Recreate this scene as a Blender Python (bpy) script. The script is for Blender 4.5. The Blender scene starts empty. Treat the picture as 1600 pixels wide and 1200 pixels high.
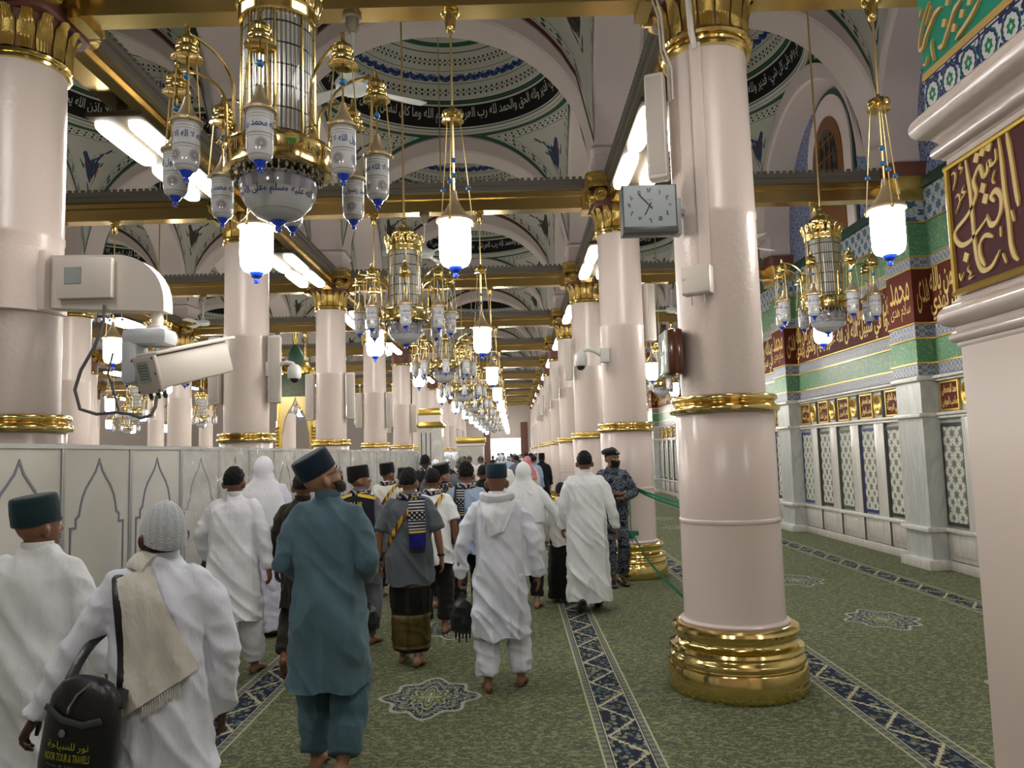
import bpy, bmesh, math, random
import numpy as np
from mathutils import Vector, Matrix
from mathutils.bvhtree import BVHTree

random.seed(7); np.random.seed(7)
S = bpy.context.scene
COL = S.collection
PI = math.pi

# ------------------------------------------------------------------ camera, world, exposure
EYE = 1.70
cam = bpy.data.cameras.new('camera'); cam.sensor_width = 36.0; cam.lens = 1200 / 1600 * 36.0
cam.clip_start = 0.05; cam.clip_end = 300
co = bpy.data.objects.new('camera', cam); COL.objects.link(co)
co.matrix_world = Matrix.Translation((0, 0, EYE)) @ Matrix.Rotation(PI/2 + 0.0897, 4, 'X') @ Matrix.Rotation(-0.0279, 4, 'Z')
S.camera = co
w = bpy.data.worlds.new('world'); S.world = w; w.use_nodes = True
w.node_tree.nodes['Background'].inputs[0].default_value = (1.0, 0.96, 0.9, 1)
w.node_tree.nodes['Background'].inputs[1].default_value = 0.25
S.view_settings.view_transform = 'Standard'; S.view_settings.look = 'None'
S.view_settings.gamma = 1.0; S.view_settings.use_curve_mapping = False
S.view_settings.exposure = 1.0
LAMP = 26.0     # emission of a lit lantern glass
TUBE = 9.5     # emission of a fluorescent panel
try:
    S.cycles.max_bounces = 6; S.cycles.diffuse_bounces = 4; S.cycles.glossy_bounces = 3
    S.cycles.transmission_bounces = 4; S.cycles.transparent_max_bounces = 6
    S.cycles.sample_clamp_indirect = 4.0; S.cycles.caustics_reflective = False; S.cycles.caustics_refractive = False
    S.cycles.use_denoising = True
except Exception:
    pass

# ------------------------------------------------------------------ grid of the hall (metres; camera at the origin)
XR, XL, Y0, DY, DX = 1.56, -3.70, 5.68, 4.98, 5.26
ROWX = [XR, XL, XL-DX, XL-2*DX, XL-3*DX]
WALLX = 5.75
ROWY = [Y0 + DY*k for k in range(-2, 11)]
ZNECK, ZCAP, ZSPR, RISE = 4.73, 5.50, 5.92, 2.02

# ------------------------------------------------------------------ mesh helpers
class MB:
    def __init__(s): s.v = []; s.f = []
    def add(s, vs, fs, m=None):
        o = len(s.v)
        if m is not None: vs = [tuple(m @ Vector(p)) for p in vs]
        s.v.extend([tuple(map(float, p)) for p in vs]); s.f.extend([tuple(i+o for i in q) for q in fs]); return s
    def box(s, c, d, m=None):
        x, y, z = c; a, b, e = d[0]/2, d[1]/2, d[2]/2
        vs = [(x+i*a, y+j*b, z+k*e) for k in (-1, 1) for j in (-1, 1) for i in (-1, 1)]
        return s.add(vs, [(0,2,3,1),(4,5,7,6),(0,1,5,4),(2,6,7,3),(0,4,6,2),(1,3,7,5)], m)
    def rbox(s, c, d, b=0.01, m=None):          # box with chamfered edges
        bm = bmesh.new(); bmesh.ops.create_cube(bm, size=1)
        for v in bm.verts: v.co = Vector((v.co.x*d[0], v.co.y*d[1], v.co.z*d[2]))
        bmesh.ops.bevel(bm, geom=bm.edges[:], offset=b, segments=2, affect='EDGES', profile=0.5)
        for v in bm.verts: v.co += Vector(c)
        bm.verts.index_update()
        s.add([v.co[:] for v in bm.verts], [[v.index for v in f.verts] for f in bm.faces], m); bm.free(); return s
    def lathe(s, prof, n=24, c=(0,0,0), m=None, a0=0.0, cap=True):
        vs = []; fs = []; k = len(prof)
        for i in range(n):
            a = a0 + 2*PI*i/n
            for r, z in prof: vs.append((c[0]+r*math.cos(a), c[1]+r*math.sin(a), c[2]+z))
        for i in range(n):
            j = (i+1) % n
            for q in range(k-1): fs.append((i*k+q, j*k+q, j*k+q+1, i*k+q+1))
        if cap:
            if prof[0][0] > 1e-4: fs.append(tuple((n-1-i)*k for i in range(n)))
            if prof[-1][0] > 1e-4: fs.append(tuple(i*k+k-1 for i in range(n)))
        return s.add(vs, fs, m)
    def tube(s, pts, rad, n=8, m=None, cap=True, closed=False, flat=None):
        P = [Vector(p) for p in pts]; K = len(P)
        if not hasattr(rad, '__len__'): rad = [rad]*K
        vs = []; fs = []; prev = None
        for i, p in enumerate(P):
            if closed: t = P[(i+1) % K] - P[i-1]
            else: t = P[min(i+1, K-1)] - P[max(i-1, 0)]
            if t.length < 1e-9: t = Vector((0,0,1))
            t.normalize()
            if prev is None:
                u = t.orthogonal().normalized() if flat is None else (Vector(flat) - t*t.dot(Vector(flat))).normalized()
            else:
                u = prev - t*prev.dot(t)
                u = u.normalized() if u.length > 1e-6 else t.orthogonal().normalized()
            prev = u; b = t.cross(u)
            r = rad[i]; ru, rb = (r if hasattr(r, '__len__') else (r, r))
            for k in range(n):
                a = 2*PI*k/n; vs.append(tuple(p + u*(ru*math.cos(a)) + b*(rb*math.sin(a))))
        for i in range(K if closed else K-1):
            j = (i+1) % K
            for k in range(n):
                l = (k+1) % n; fs.append((i*n+k, i*n+l, j*n+l, j*n+k))
        if cap and not closed:
            fs.append(tuple(range(n-1, -1, -1))); fs.append(tuple((K-1)*n+k for k in range(n)))
        return s.add(vs, fs, m)
    def ell(s, c, r, n=16, k=10, m=None):
        vs = [(c[0], c[1], c[2]+r[2])]; fs = []
        for i in range(1, k):
            t = PI*i/k
            for j in range(n):
                a = 2*PI*j/n
                vs.append((c[0]+r[0]*math.sin(t)*math.cos(a), c[1]+r[1]*math.sin(t)*math.sin(a), c[2]+r[2]*math.cos(t)))
        vs.append((c[0], c[1], c[2]-r[2])); L = len(vs)-1
        for j in range(n):
            q = (j+1) % n
            fs.append((0, 1+j, 1+q)); fs.append((L, L-n+q, L-n+j))
            for i in range(k-2): fs.append((1+i*n+j, 1+(i+1)*n+j, 1+(i+1)*n+q, 1+i*n+q))
        return s.add(vs, fs, m)
    def grid(s, fn, nu, nv, m=None, closeu=False):
        vs = [fn(i/(nu if closeu else nu-1), j/(nv-1)) for i in range(nu) for j in range(nv)]; fs = []
        for i in range(nu if closeu else nu-1):
            k = (i+1) % nu
            for j in range(nv-1): fs.append((i*nv+j, k*nv+j, k*nv+j+1, i*nv+j+1))
        return s.add(vs, fs, m)
    def loft(s, rings, n=24, p=2.0, m=None):
        # rings: (z, cx, cy, rx, ry) closed super-ellipse sections
        vs = []; fs = []; K = len(rings)
        for z, cx, cy, rx, ry in rings:
            for k in range(n):
                a = 2*PI*k/n; ca, sa = math.cos(a), math.sin(a)
                e = 2.0/p
                vs.append((cx+rx*math.copysign(abs(ca)**e, ca), cy+ry*math.copysign(abs(sa)**e, sa), z))
        for i in range(K-1):
            for k in range(n):
                l = (k+1) % n; fs.append((i*n+k, i*n+l, (i+1)*n+l, (i+1)*n+k))
        fs.append(tuple(range(n-1, -1, -1))); fs.append(tuple((K-1)*n+k for k in range(n)))
        return s.add(vs, fs, m)
    def mesh(s, name, mat=None, smooth=True, ang=38):
        me = bpy.data.meshes.new(name); me.from_pydata(s.v, [], s.f)
        if mat is not None: me.materials.append(mat)
        if smooth and len(me.polygons):
            me.polygons.foreach_set('use_smooth', [True]*len(me.polygons)); me.set_sharp_from_angle(angle=math.radians(ang))
        me.update(); return me
    def build(s, name, mat=None, parent=None, smooth=True, loc=(0,0,0), rot=(0,0,0), ang=38):
        return put(name, s.mesh(name, mat, smooth, ang), parent, loc, rot)

WS = bpy.data.scenes.new('workbench')      # scratch scene so that modifiers are evaluated on one object alone
def evaluated(o):
    WS.collection.objects.link(o); vl = WS.view_layers[0]; vl.update(); dg = vl.depsgraph; dg.update()
    return bpy.data.meshes.new_from_object(o.evaluated_get(dg))
def put(name, me, parent=None, loc=(0,0,0), rot=(0,0,0), scale=None):
    o = bpy.data.objects.new(name, me); COL.objects.link(o)
    o.parent = parent; o.location = loc; o.rotation_euler = rot
    if scale: o.scale = scale
    return o
def empty(name, loc=(0,0,0), rot=(0,0,0)):
    o = bpy.data.objects.new(name, None); COL.objects.link(o); o.location = loc; o.rotation_euler = rot
    o.empty_display_size = 0.1; return o
def tag(o, label=None, cat=None, group=None, kind=None):
    if label: o['label'] = label
    if cat: o['category'] = cat
    if group: o['group'] = group
    if kind: o['kind'] = kind
    return o
def kids(o):
    return [c for c in COL.objects if c.parent is o]
KID = {}
def copy_tree(o, parent=None, top=True):
    c = o.copy(); COL.objects.link(c); c.parent = parent
    if top:
        KID.clear()
        for q in COL.objects:
            if q.parent is not None: KID.setdefault(q.parent.name, []).append(q)
    for ch in list(KID.get(o.name, [])): copy_tree(ch, c, False)
    return c
ORD = ['first','second','third','fourth','fifth','sixth','seventh','eighth','ninth','tenth','eleventh','twelfth','thirteenth']

# ------------------------------------------------------------------ material helpers
def col(c):
    if isinstance(c, str):
        c = c.lstrip('#'); r = [int(c[i:i+2], 16)/255 for i in (0, 2, 4)]
        return tuple(x/12.92 if x <= 0.04045 else ((x+0.055)/1.055)**2.4 for x in r) + (1,)
    return tuple(c) + (1,) if len(c) == 3 else tuple(c)
class NT:
    def __init__(s, name, rough=0.5, metal=0.0, spec=0.5, color=None, coat=0.0):
        s.m = bpy.data.materials.new(name); s.m.use_nodes = True; s.t = s.m.node_tree
        s.b = s.t.nodes['Principled BSDF']
        s.b.inputs['Roughness'].default_value = rough; s.b.inputs['Metallic'].default_value = metal
        s.b.inputs['Specular IOR Level'].default_value = spec; s.b.inputs['Coat Weight'].default_value = coat
        if color is not None: s.b.inputs['Base Color'].default_value = col(color)
    def lk(s, v, sock):
        if isinstance(v, bpy.types.NodeSocket): s.t.links.new(v, sock)
        elif isinstance(v, str): sock.default_value = col(v)
        elif hasattr(v, '__len__') and len(v) == 3 and sock.type == 'RGBA': sock.default_value = col(v)
        else: sock.default_value = v
    def set(s, **k):
        for a, v in k.items(): s.lk(v, s.b.inputs[a.replace('_', ' ')])
        return s
    def nd(s, typ, **p):
        n = s.t.nodes.new(typ)
        for a, v in p.items(): setattr(n, a, v)
        return n
    def coord(s, which='Object'): return s.nd('ShaderNodeTexCoord').outputs[which]
    def sep(s, v):
        n = s.nd('ShaderNodeSeparateXYZ'); s.lk(v, n.inputs[0]); return n.outputs[0], n.outputs[1], n.outputs[2]
    def comb(s, x=0.0, y=0.0, z=0.0):
        n = s.nd('ShaderNodeCombineXYZ')
        for i, a in enumerate((x, y, z)): s.lk(a, n.inputs[i])
        return n.outputs[0]
    def ma(s, op, a, b=0.0, c=0.0, clamp=False):
        n = s.nd('ShaderNodeMath', operation=op, use_clamp=clamp)
        s.lk(a, n.inputs[0]); s.lk(b, n.inputs[1]); s.lk(c, n.inputs[2]); return n.outputs[0]
    def noise(s, v=None, scale=5.0, detail=2.0, rough=0.5, dist=0.0, out='Fac'):
        n = s.nd('ShaderNodeTexNoise')
        if v is not None: s.lk(v, n.inputs['Vector'])
        n.inputs['Scale'].default_value = scale; n.inputs['Detail'].default_value = detail
        n.inputs['Roughness'].default_value = rough; n.inputs['Distortion'].default_value = dist
        return n.outputs[out]
    def vor(s, v=None, scale=5.0, feature='F1', out='Distance', rnd=1.0):
        n = s.nd('ShaderNodeTexVoronoi', feature=feature)
        if v is not None: s.lk(v, n.inputs['Vector'])
        n.inputs['Scale'].default_value = scale; n.inputs['Randomness'].default_value = rnd
        return n.outputs[out]
    def map(s, v, scale=(1,1,1), loc=(0,0,0), rot=(0,0,0)):
        n = s.nd('ShaderNodeMapping'); s.lk(v, n.inputs[0])
        n.inputs['Scale'].default_value = scale; n.inputs['Location'].default_value = loc; n.inputs['Rotation'].default_value = rot
        return n.outputs[0]
    def ramp(s, f, stops, interp='LINEAR'):
        n = s.nd('ShaderNodeValToRGB'); s.lk(f, n.inputs[0]); r = n.color_ramp; r.interpolation = interp
        while len(r.elements) < len(stops): r.elements.new(0.5)
        for e, (p, c) in zip(r.elements, stops): e.position = p; e.color = col(c)
        return n.outputs[0]
    def mix(s, f, a, b, bt='MIX'):
        n = s.nd('ShaderNodeMix', data_type='RGBA', blend_type=bt)
        s.lk(f, n.inputs[0]); s.lk(a, n.inputs[6]); s.lk(b, n.inputs[7]); return n.outputs[2]
    def bump(s, h, strength=0.3, dist=0.01):
        n = s.nd('ShaderNodeBump'); n.inputs['Strength'].default_value = strength; n.inputs['Distance'].default_value = dist
        s.lk(h, n.inputs['Height']); s.t.links.new(n.outputs[0], s.b.inputs['Normal']); return s
    def lt(s, a, b): return s.ma('LESS_THAN', a, b)
    def gt(s, a, b): return s.ma('GREATER_THAN', a, b)
    def band(s, x, lo, hi):     # 1 where lo < x < hi
        return s.ma('MULTIPLY', s.gt(x, lo), s.lt(x, hi))
    def pp(s, x, period): return s.ma('SUBTRACT', s.ma('PINGPONG', s.ma('ADD', x, 1000.0*period), period), 0.0)
    def cell(s, x, period, off=0.0):   # signed distance to nearest multiple of period
        y = s.ma('ADD', x, 500.0*period + period/2 - off)
        return s.ma('SUBTRACT', s.ma('MODULO', y, period), period/2)

def plain(name, c, rough=0.5, metal=0.0, noise=0.0, nscale=8.0, bump=0.0, bscale=60.0, coat=0.0, spec=0.5, dark=0.75):
    n = NT(name, rough, metal, spec, c, coat)
    o = n.coord()
    if noise:
        f = n.noise(o, nscale, 3.0); cc = col(c)
        d = tuple(x*dark for x in cc[:3])
        n.set(Base_Color=n.mix(n.ma('MULTIPLY', f, noise*2, clamp=True), c if isinstance(c, str) else cc[:3], d))
    if bump: n.bump(n.noise(o, bscale, 2.0), bump, 0.01)
    return n.m

def emit(name, c, strength, edge=None):
    n = NT(name, 0.3, 0.0, 0.5, (0.8, 0.8, 0.8))
    n.set(Emission_Color=c); n.b.inputs['Emission Strength'].default_value = strength
    return n.m

# colours that are used by many things
PINK = plain('pink_paint', (0.70, 0.595, 0.545), 0.30, noise=0.10, nscale=1.5, bump=0.28, bscale=28, dark=0.9)
PINKGLOSS = plain('pink_drum', (0.70, 0.585, 0.54), 0.22, noise=0.08, nscale=1.2, bump=0.02, bscale=30, dark=0.9)
PLASTER = plain('mauve_plaster', (0.76, 0.665, 0.64), 0.6, noise=0.12, nscale=1.2, bump=0.08, bscale=14, dark=0.88)
GOLD = plain('polished_brass', (0.82, 0.62, 0.24), 0.14, 1.0, noise=0.15, nscale=3, dark=0.8)
GOLDD = plain('cast_gold', (0.62, 0.44, 0.13), 0.34, 0.85, noise=0.35, nscale=14, bump=0.25, bscale=70, dark=0.55)
BRASS = plain('beam_brass', (0.70, 0.51, 0.20), 0.2, 1.0, noise=0.35, nscale=1.3, dark=0.6)
WIRE = plain('chain_brass', (0.80, 0.60, 0.26), 0.30, 0.9)
OXRED = plain('oxblood_paint', (0.16, 0.055, 0.035), 0.45, noise=0.3, nscale=20)
LEDGE = plain('ledge_grey', (0.16, 0.145, 0.12), 0.5, noise=0.2, nscale=4)
WHITEP = plain('white_plastic', (0.62, 0.60, 0.57), 0.35, noise=0.06, nscale=6)
CREAM = plain('cream_plastic', (0.66, 0.60, 0.54), 0.40, noise=0.05, nscale=5)
GREYP = plain('grey_plastic', (0.32, 0.34, 0.36), 0.4, noise=0.06)
BLACK = plain('black_plastic', (0.012, 0.012, 0.013), 0.3)
DKGREY = plain('dark_grey', (0.05, 0.055, 0.055), 0.4)
CABLE = plain('cable_grey', (0.10, 0.095, 0.10), 0.5)
BLUEG = plain('blue_glass', (0.01, 0.05, 0.55), 0.12, coat=0.6)
BEAD = plain('turquoise_bead', (0.01, 0.16, 0.42), 0.15, coat=0.6)
# ------------------------------------------------------------------ lettering
_AR = {'ا':'FE8D FE8E','ب':'FE8F FE90 FE91 FE92','ت':'FE95 FE96 FE97 FE98','ث':'FE99 FE9A FE9B FE9C','ج':'FE9D FE9E FE9F FEA0',
 'ح':'FEA1 FEA2 FEA3 FEA4','خ':'FEA5 FEA6 FEA7 FEA8','د':'FEA9 FEAA','ذ':'FEAB FEAC','ر':'FEAD FEAE','ز':'FEAF FEB0',
 'س':'FEB1 FEB2 FEB3 FEB4','ش':'FEB5 FEB6 FEB7 FEB8','ص':'FEB9 FEBA FEBB FEBC','ض':'FEBD FEBE FEBF FEC0','ط':'FEC1 FEC2 FEC3 FEC4',
 'ع':'FEC9 FECA FECB FECC','غ':'FECD FECE FECF FED0','ف':'FED1 FED2 FED3 FED4','ق':'FED5 FED6 FED7 FED8','ك':'FED9 FEDA FEDB FEDC',
 'ل':'FEDD FEDE FEDF FEE0','م':'FEE1 FEE2 FEE3 FEE4','ن':'FEE5 FEE6 FEE7 FEE8','ه':'FEE9 FEEA FEEB FEEC','و':'FEED FEEE',
 'ى':'FEEF FEF0','ي':'FEF1 FEF2 FEF3 FEF4','ة':'FE93 FE94'}
_AR = {k: [chr(int(x, 16)) for x in v.split()] for k, v in _AR.items()}
_AR['L'] = ['\uFEFB', '\uFEFC']
def arabic(t):
    t = t.replace('لا', 'L'); out = []
    for i, c in enumerate(t):
        if c not in _AR: out.append(c); continue
        f = _AR[c]; p = t[i-1] if i else ' '; q = t[i+1] if i+1 < len(t) else ' '
        pj = p in _AR and len(_AR[p]) == 4; nj = len(f) == 4 and q in _AR
        k = 3 if pj and nj else 1 if pj else 2 if nj else 0
        out.append(f[k])
    return ''.join(reversed(out))
_TX = {}
def text_geo(body, extrude=0.0, res=2, space=1.0, bold=0.0):
    key = (body, extrude, res, space, bold)
    if key in _TX: return _TX[key]
    c = bpy.data.curves.new('t', 'FONT'); c.body = body; c.resolution_u = res; c.extrude = extrude; c.space_character = space; c.offset = bold
    o = bpy.data.objects.new('t', c); me = evaluated(o)
    v = np.array([p.co[:] for p in me.vertices]) if len(me.vertices) else np.zeros((1, 3))
    f = [tuple(p.vertices) for p in me.polygons]
    bpy.data.objects.remove(o); bpy.data.curves.remove(c); bpy.data.meshes.remove(me)
    lo, hi = v.min(0), v.max(0); v = v - [(lo[0]+hi[0])/2, (lo[1]+hi[1])/2, 0]
    _TX[key] = (v, f, hi[0]-lo[0], hi[1]-lo[1]); return _TX[key]
def text_on(mb, body, fn, width=None, height=None, extrude=0.0, res=2, space=1.0, bold=0.0):
    """lay text (x,y,depth) through fn -> 3-D; width/height fit the box"""
    v, f, W, H = text_geo(body, extrude, res, space, bold)
    sx = (width/W) if width else None; sy = (height/H) if height else None
    sx = sx or sy; sy = sy or sx
    mb.add([fn(p[0]*sx, p[1]*sy, p[2]) for p in v], f)
    return W*sx, H*sy

# ------------------------------------------------------------------ floor
def carpet_mat():
    n = NT('green_carpet', 0.95, spec=0.1)
    o = n.coord(); x, y, z = n.sep(o)
    fl = n.map(o, (1.0, 1.7, 1.0))
    f1 = n.noise(fl, 21, 3.0, 0.65, 0.8); f2 = n.noise(o, 7, 2.0, 0.5)
    v1 = n.vor(n.map(o, (1, 1.8, 1)), 34)
    base = n.mix(f2, (0.066, 0.080, 0.040), (0.102, 0.118, 0.066))
    base = n.mix(n.ma('MULTIPLY', n.gt(f1, 0.54), 0.62), base, (0.27, 0.275, 0.17))
    base = n.mix(n.ma('MULTIPLY', n.lt(v1, 0.22), 0.6), base, (0.045, 0.055, 0.03))
    base = n.mix(n.ma('MULTIPLY', n.gt(n.noise(fl, 60, 2.0), 0.60), 0.55), base, (0.34, 0.33, 0.21))
    # stripes along the hall
    cs = [-1.925, 0.615, 2.275, 4.725, -4.35, -6.8, -9.3, -11.8]
    d = None; sx = None
    for c in cs:
        e = n.ma('SUBTRACT', x, c); a = n.ma('ABSOLUTE', e)
        if d is None: d = a; sx = e
        else:
            k = n.lt(a, d); sx = n.ma('ADD', n.ma('MULTIPLY', k, e), n.ma('MULTIPLY', n.ma('SUBTRACT', 1.0, k), sx)); d = n.ma('MINIMUM', a, d)
    # navy field with a zigzag branch and leaves
    zz = n.ma('SUBTRACT', n.ma('MULTIPLY', n.ma('PINGPONG', n.ma('ADD', y, 100.0), 0.27), 0.19/0.27), 0.095)
    wob = n.ma('MULTIPLY', n.ma('SUBTRACT', n.noise(o, 45, 2.0), 0.5), 0.075)
    br = n.lt(n.ma('ABSOLUTE', n.ma('ADD', n.ma('SUBTRACT', sx, zz), wob)), 0.0135)
    lv = n.vor(n.map(o, (1.0, 0.75, 1)), 30, out='Color'); ld = n.vor(n.map(o, (1.0, 0.75, 1)), 30)
    lr, lg, lb = n.sep(lv)
    fld = n.mix(n.ma('MULTIPLY', n.lt(ld, 0.50), n.gt(lr, 0.22)), (0.020, 0.024, 0.045), n.ramp(lg, [(0, (0.08, 0.12, 0.13)), (0.4, (0.10, 0.12, 0.06)), (0.7, (0.22, 0.22, 0.16)), (1, (0.05, 0.065, 0.09))], 'CONSTANT'))
    fld = n.mix(br, fld, (0.42, 0.39, 0.26))
    # guard bands
    chk = n.gt(n.ma('ABSOLUTE', n.cell(y, 0.075)), 0.019)
    grd = n.mix(chk, (0.10, 0.12, 0.13), (0.20, 0.20, 0.12))
    cr = (0.40, 0.38, 0.26)
    st = n.mix(n.gt(d, 0.105), fld, cr); st = n.mix(n.gt(d, 0.114), st, (0.03, 0.04, 0.07)); st = n.mix(n.gt(d, 0.12), st, grd)
    st = n.mix(n.gt(d, 0.158), st, cr)
    out = n.mix(n.lt(d, 0.17), base, st)
    # small blue pendants beside the stripes
    py = n.cell(y, 0.5, 0.1); pd = n.ma('ADD', n.ma('MULTIPLY', n.ma('ABSOLUTE', n.ma('SUBTRACT', d, 0.245)), 14.0), n.ma('MULTIPLY', n.ma('ABSOLUTE', py), 18.0))
    pm = n.ma('MULTIPLY', n.lt(pd, 0.9), n.gt(n.noise(o, 90, 0.0), 0.47))
    out = n.mix(n.ma('MULTIPLY', pm, 0.7), out, (0.04, 0.055, 0.08))
    # medallions
    for cx, oy, per in ((-0.64, 5.6, 2.15), (3.52, 7.62, 2.3), (-3.15, 6.4, 2.15), (1.44, 30.0, 60.0)):
        dx = n.ma('SUBTRACT', x, cx); dy = n.cell(y, per, oy)
        ax = n.ma('ABSOLUTE', dx); ay = n.ma('ABSOLUTE', dy)
        th = n.ma('ARCTAN2', n.ma('MULTIPLY', dy, 0.82), dx)
        r = n.ma('SQRT', n.ma('ADD', n.ma('POWER', n.ma('DIVIDE', dx, 0.33), 2.0), n.ma('POWER', n.ma('DIVIDE', dy, 0.43), 2.0)))
        r = n.ma('ADD', r, n.ma('MULTIPLY', n.ma('SINE', n.ma('ADD', n.ma('MULTIPLY', th, 8.0), -1.57)), 0.10))
        r = n.ma('SUBTRACT', r, n.ma('MULTIPLY', n.ma('COSINE', n.ma('MULTIPLY', th, 4.0)), 0.06))
        ring = n.ramp(r, [(0, (0.40, 0.38, 0.28)), (0.10, (0.10, 0.12, 0.06)), (0.22, (0.34, 0.33, 0.22)), (0.28, (0.09, 0.11, 0.055)), (0.40, (0.38, 0.37, 0.27)), (0.45, (0.022, 0.03, 0.06)),
            (0.62, (0.16, 0.18, 0.12)), (0.72, (0.022, 0.03, 0.06)), (0.86, (0.38, 0.37, 0.27)), (0.95, (0.05, 0.06, 0.09))], 'CONSTANT')
        spk = n.ma('MULTIPLY', n.gt(n.noise(o, 55, 1.0), 0.56), n.gt(r, 0.45))
        ring = n.mix(spk, ring, (0.30, 0.31, 0.24))
        out = n.mix(n.lt(r, 0.97), out, ring)
    n.set(Base_Color=out)
    n.bump(n.noise(o, 420, 2.0), 0.45, 0.004)
    return n.m
YA, YB = -5.2, 58.0
XA = -25.0
b = MB(); b.box(((XA+6.2)/2, (YA+YB)/2, -0.05), (6.2-XA, YB-YA, 0.1)); tag(b.build('floor', carpet_mat(), smooth=False), kind='structure')

# ------------------------------------------------------------------ columns
def column_meshes():
    r = 0.30
    D = {}
    base = [(0.478,0),(0.486,0.012),(0.488,0.03),(0.486,0.165),(0.478,0.182),(0.462,0.188),(0.460,0.196),(0.474,0.204),(0.478,0.222),(0.470,0.245),(0.455,0.257),(0.452,0.266),
            (0.468,0.275),(0.474,0.292),(0.466,0.312),(0.448,0.322),(0.424,0.330),(0.410,0.345),(0.405,0.365),(0.410,0.382),(0.424,0.390),(0.424,0.398),(0.440,0.406),(0.446,0.424),(0.438,0.444),(0.420,0.454),(0.402,0.460),(0.378,0.462),(0.36,0.463)]
    D['base'] = MB().lathe(base, 56).mesh('base', GOLD)
    D['drum'] = MB().lathe([(0.37,0.455),(0.384,0.46),(0.386,0.475),(0.372,0.485),(0.358,0.49),(0.356,0.5),(0.354,1.16),(0.358,1.165),(0.360,1.18),(0.358,1.192),(0.354,1.197),(0.352,1.955),(0.345,1.965)], 48).mesh('drum', PINKGLOSS)
    D['ring'] = MB().lathe([(0.35,1.945),(0.385,1.95),(0.394,1.962),(0.394,1.985),(0.388,1.998),(0.366,2.002),(0.356,2.016),(0.366,2.03),(0.380,2.036),(0.384,2.05),(0.378,2.066),(0.362,2.074),(0.34,2.078),(0.298,2.082)], 48).mesh('ring', GOLD)
    D['shaft'] = MB().lathe([(0.298,2.06),(0.303,2.1),(0.303,3.38),(0.308,3.39),(0.308,3.43),(0.302,3.44),(0.296,ZNECK+0.02)], 44).mesh('shaft', PINK)
    D['neck'] = MB().lathe([(0.29,4.70),(0.318,4.705),(0.330,4.72),(0.322,4.738),(0.31,4.745),(0.318,4.755),(0.326,4.77),(0.315,4.785),(0.30,4.79)], 40).mesh('neck_ring', GOLD)
    D['neck_big'] = MB().lathe([(0.29,4.64),(0.325,4.645),(0.338,4.662),(0.330,4.685),(0.312,4.695),(0.318,4.71),(0.350,4.722),(0.358,4.745),(0.350,4.768),(0.322,4.78),(0.30,4.79)], 40).mesh('neck_ring', GOLD)
    be = MB(); be.lathe([(0.29,4.77),(0.302,4.80),(0.308,4.95),(0.335,5.07),(0.35,5.10)], 32)
    be.loft([(5.07,0,0,0.335,0.335),(5.09,0,0,0.355,0.355),(5.27,0,0,0.365,0.365),(5.30,0,0,0.39,0.39)], 32, 7); D['bell'] = be.mesh('bell', OXRED)
    # acanthus leaf panels
    z0, z1, r0, lean, wd = 4.785, 5.075, 0.312, 0.040, 0.050
    lf = MB()
    def lfn(u, v):
        z = z0 + (z1-z0)*v; s = (u-0.5)*2
        w_ = wd*(0.95 + 0.22*math.sin(v*PI))*(1 if v < 0.85 else 0.8)
        rr = r0 + lean*v**2 + 0.012*(1-s*s) + (0.02 if v > 0.92 else 0) + 0.007*math.cos(5*PI*s)*(0.4+0.6*math.sin(v*9))
        return (rr, s*w_, z - 0.015*s*s*(v > 0.8))
    lf.grid(lfn, 11, 9); D['leaf'] = lf.mesh('leaf', GOLDD)
    # one volute scroll: a disc with a raised spiral on its outer face
    vo = MB(); pts = []
    for i in range(34):
        t = i/33; a = t*4.6*PI; q = 0.080*(1-t)+0.010; pts.append((0.036, q*math.cos(a), q*math.sin(a)))
    vo.tube(pts, [0.015*(1-0.55*i/33)+0.003 for i in range(34)], 6)
    vo.tube([(-0.05, 0, 0), (0.03, 0, 0)], [0.080, 0.084], 20); vo.ell((0.036, 0, 0), (0.014, 0.014, 0.014), 8, 6)
    D['volute'] = vo.mesh('volute', GOLDD)
    bd = MB()
    for s in range(4):
        m = Matrix.Rotation(s*PI/2, 4, 'Z')
        for i in range(9):
            y = -0.34 + 0.68*i/8
            bd.rbox((0.425, y, 5.345), (0.03, 0.055, 0.055), 0.010, m)
        bd.box((0.410, 0, 5.345), (0.04, 0.80, 0.075), m)
    D['bead'] = bd.mesh('bead_band', GOLDD)
    ab = MB(); ab.loft([(5.385,0,0,0.41,0.41),(5.43,0,0,0.44,0.44),(5.445,0,0,0.455,0.455),(5.455,0,0,0.47,0.47),(5.48,0,0,0.475,0.475),(5.50,0,0,0.47,0.47)], 32, 12)
    D['abacus'] = ab.mesh('abacus', GOLDD)
    im = MB(); im.box((0,0,5.66),(0.66,0.66,0.34)); im.loft([(5.80,0,0,0.335,0.335),(5.83,0,0,0.37,0.37),(5.87,0,0,0.38,0.38),(5.885,0,0,0.37,0.37),(5.915,0,0,0.335,0.335)], 32, 14)
    D['impost'] = im.mesh('impost', PLASTER, ang=30)
    return D
CM = column_meshes()
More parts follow.
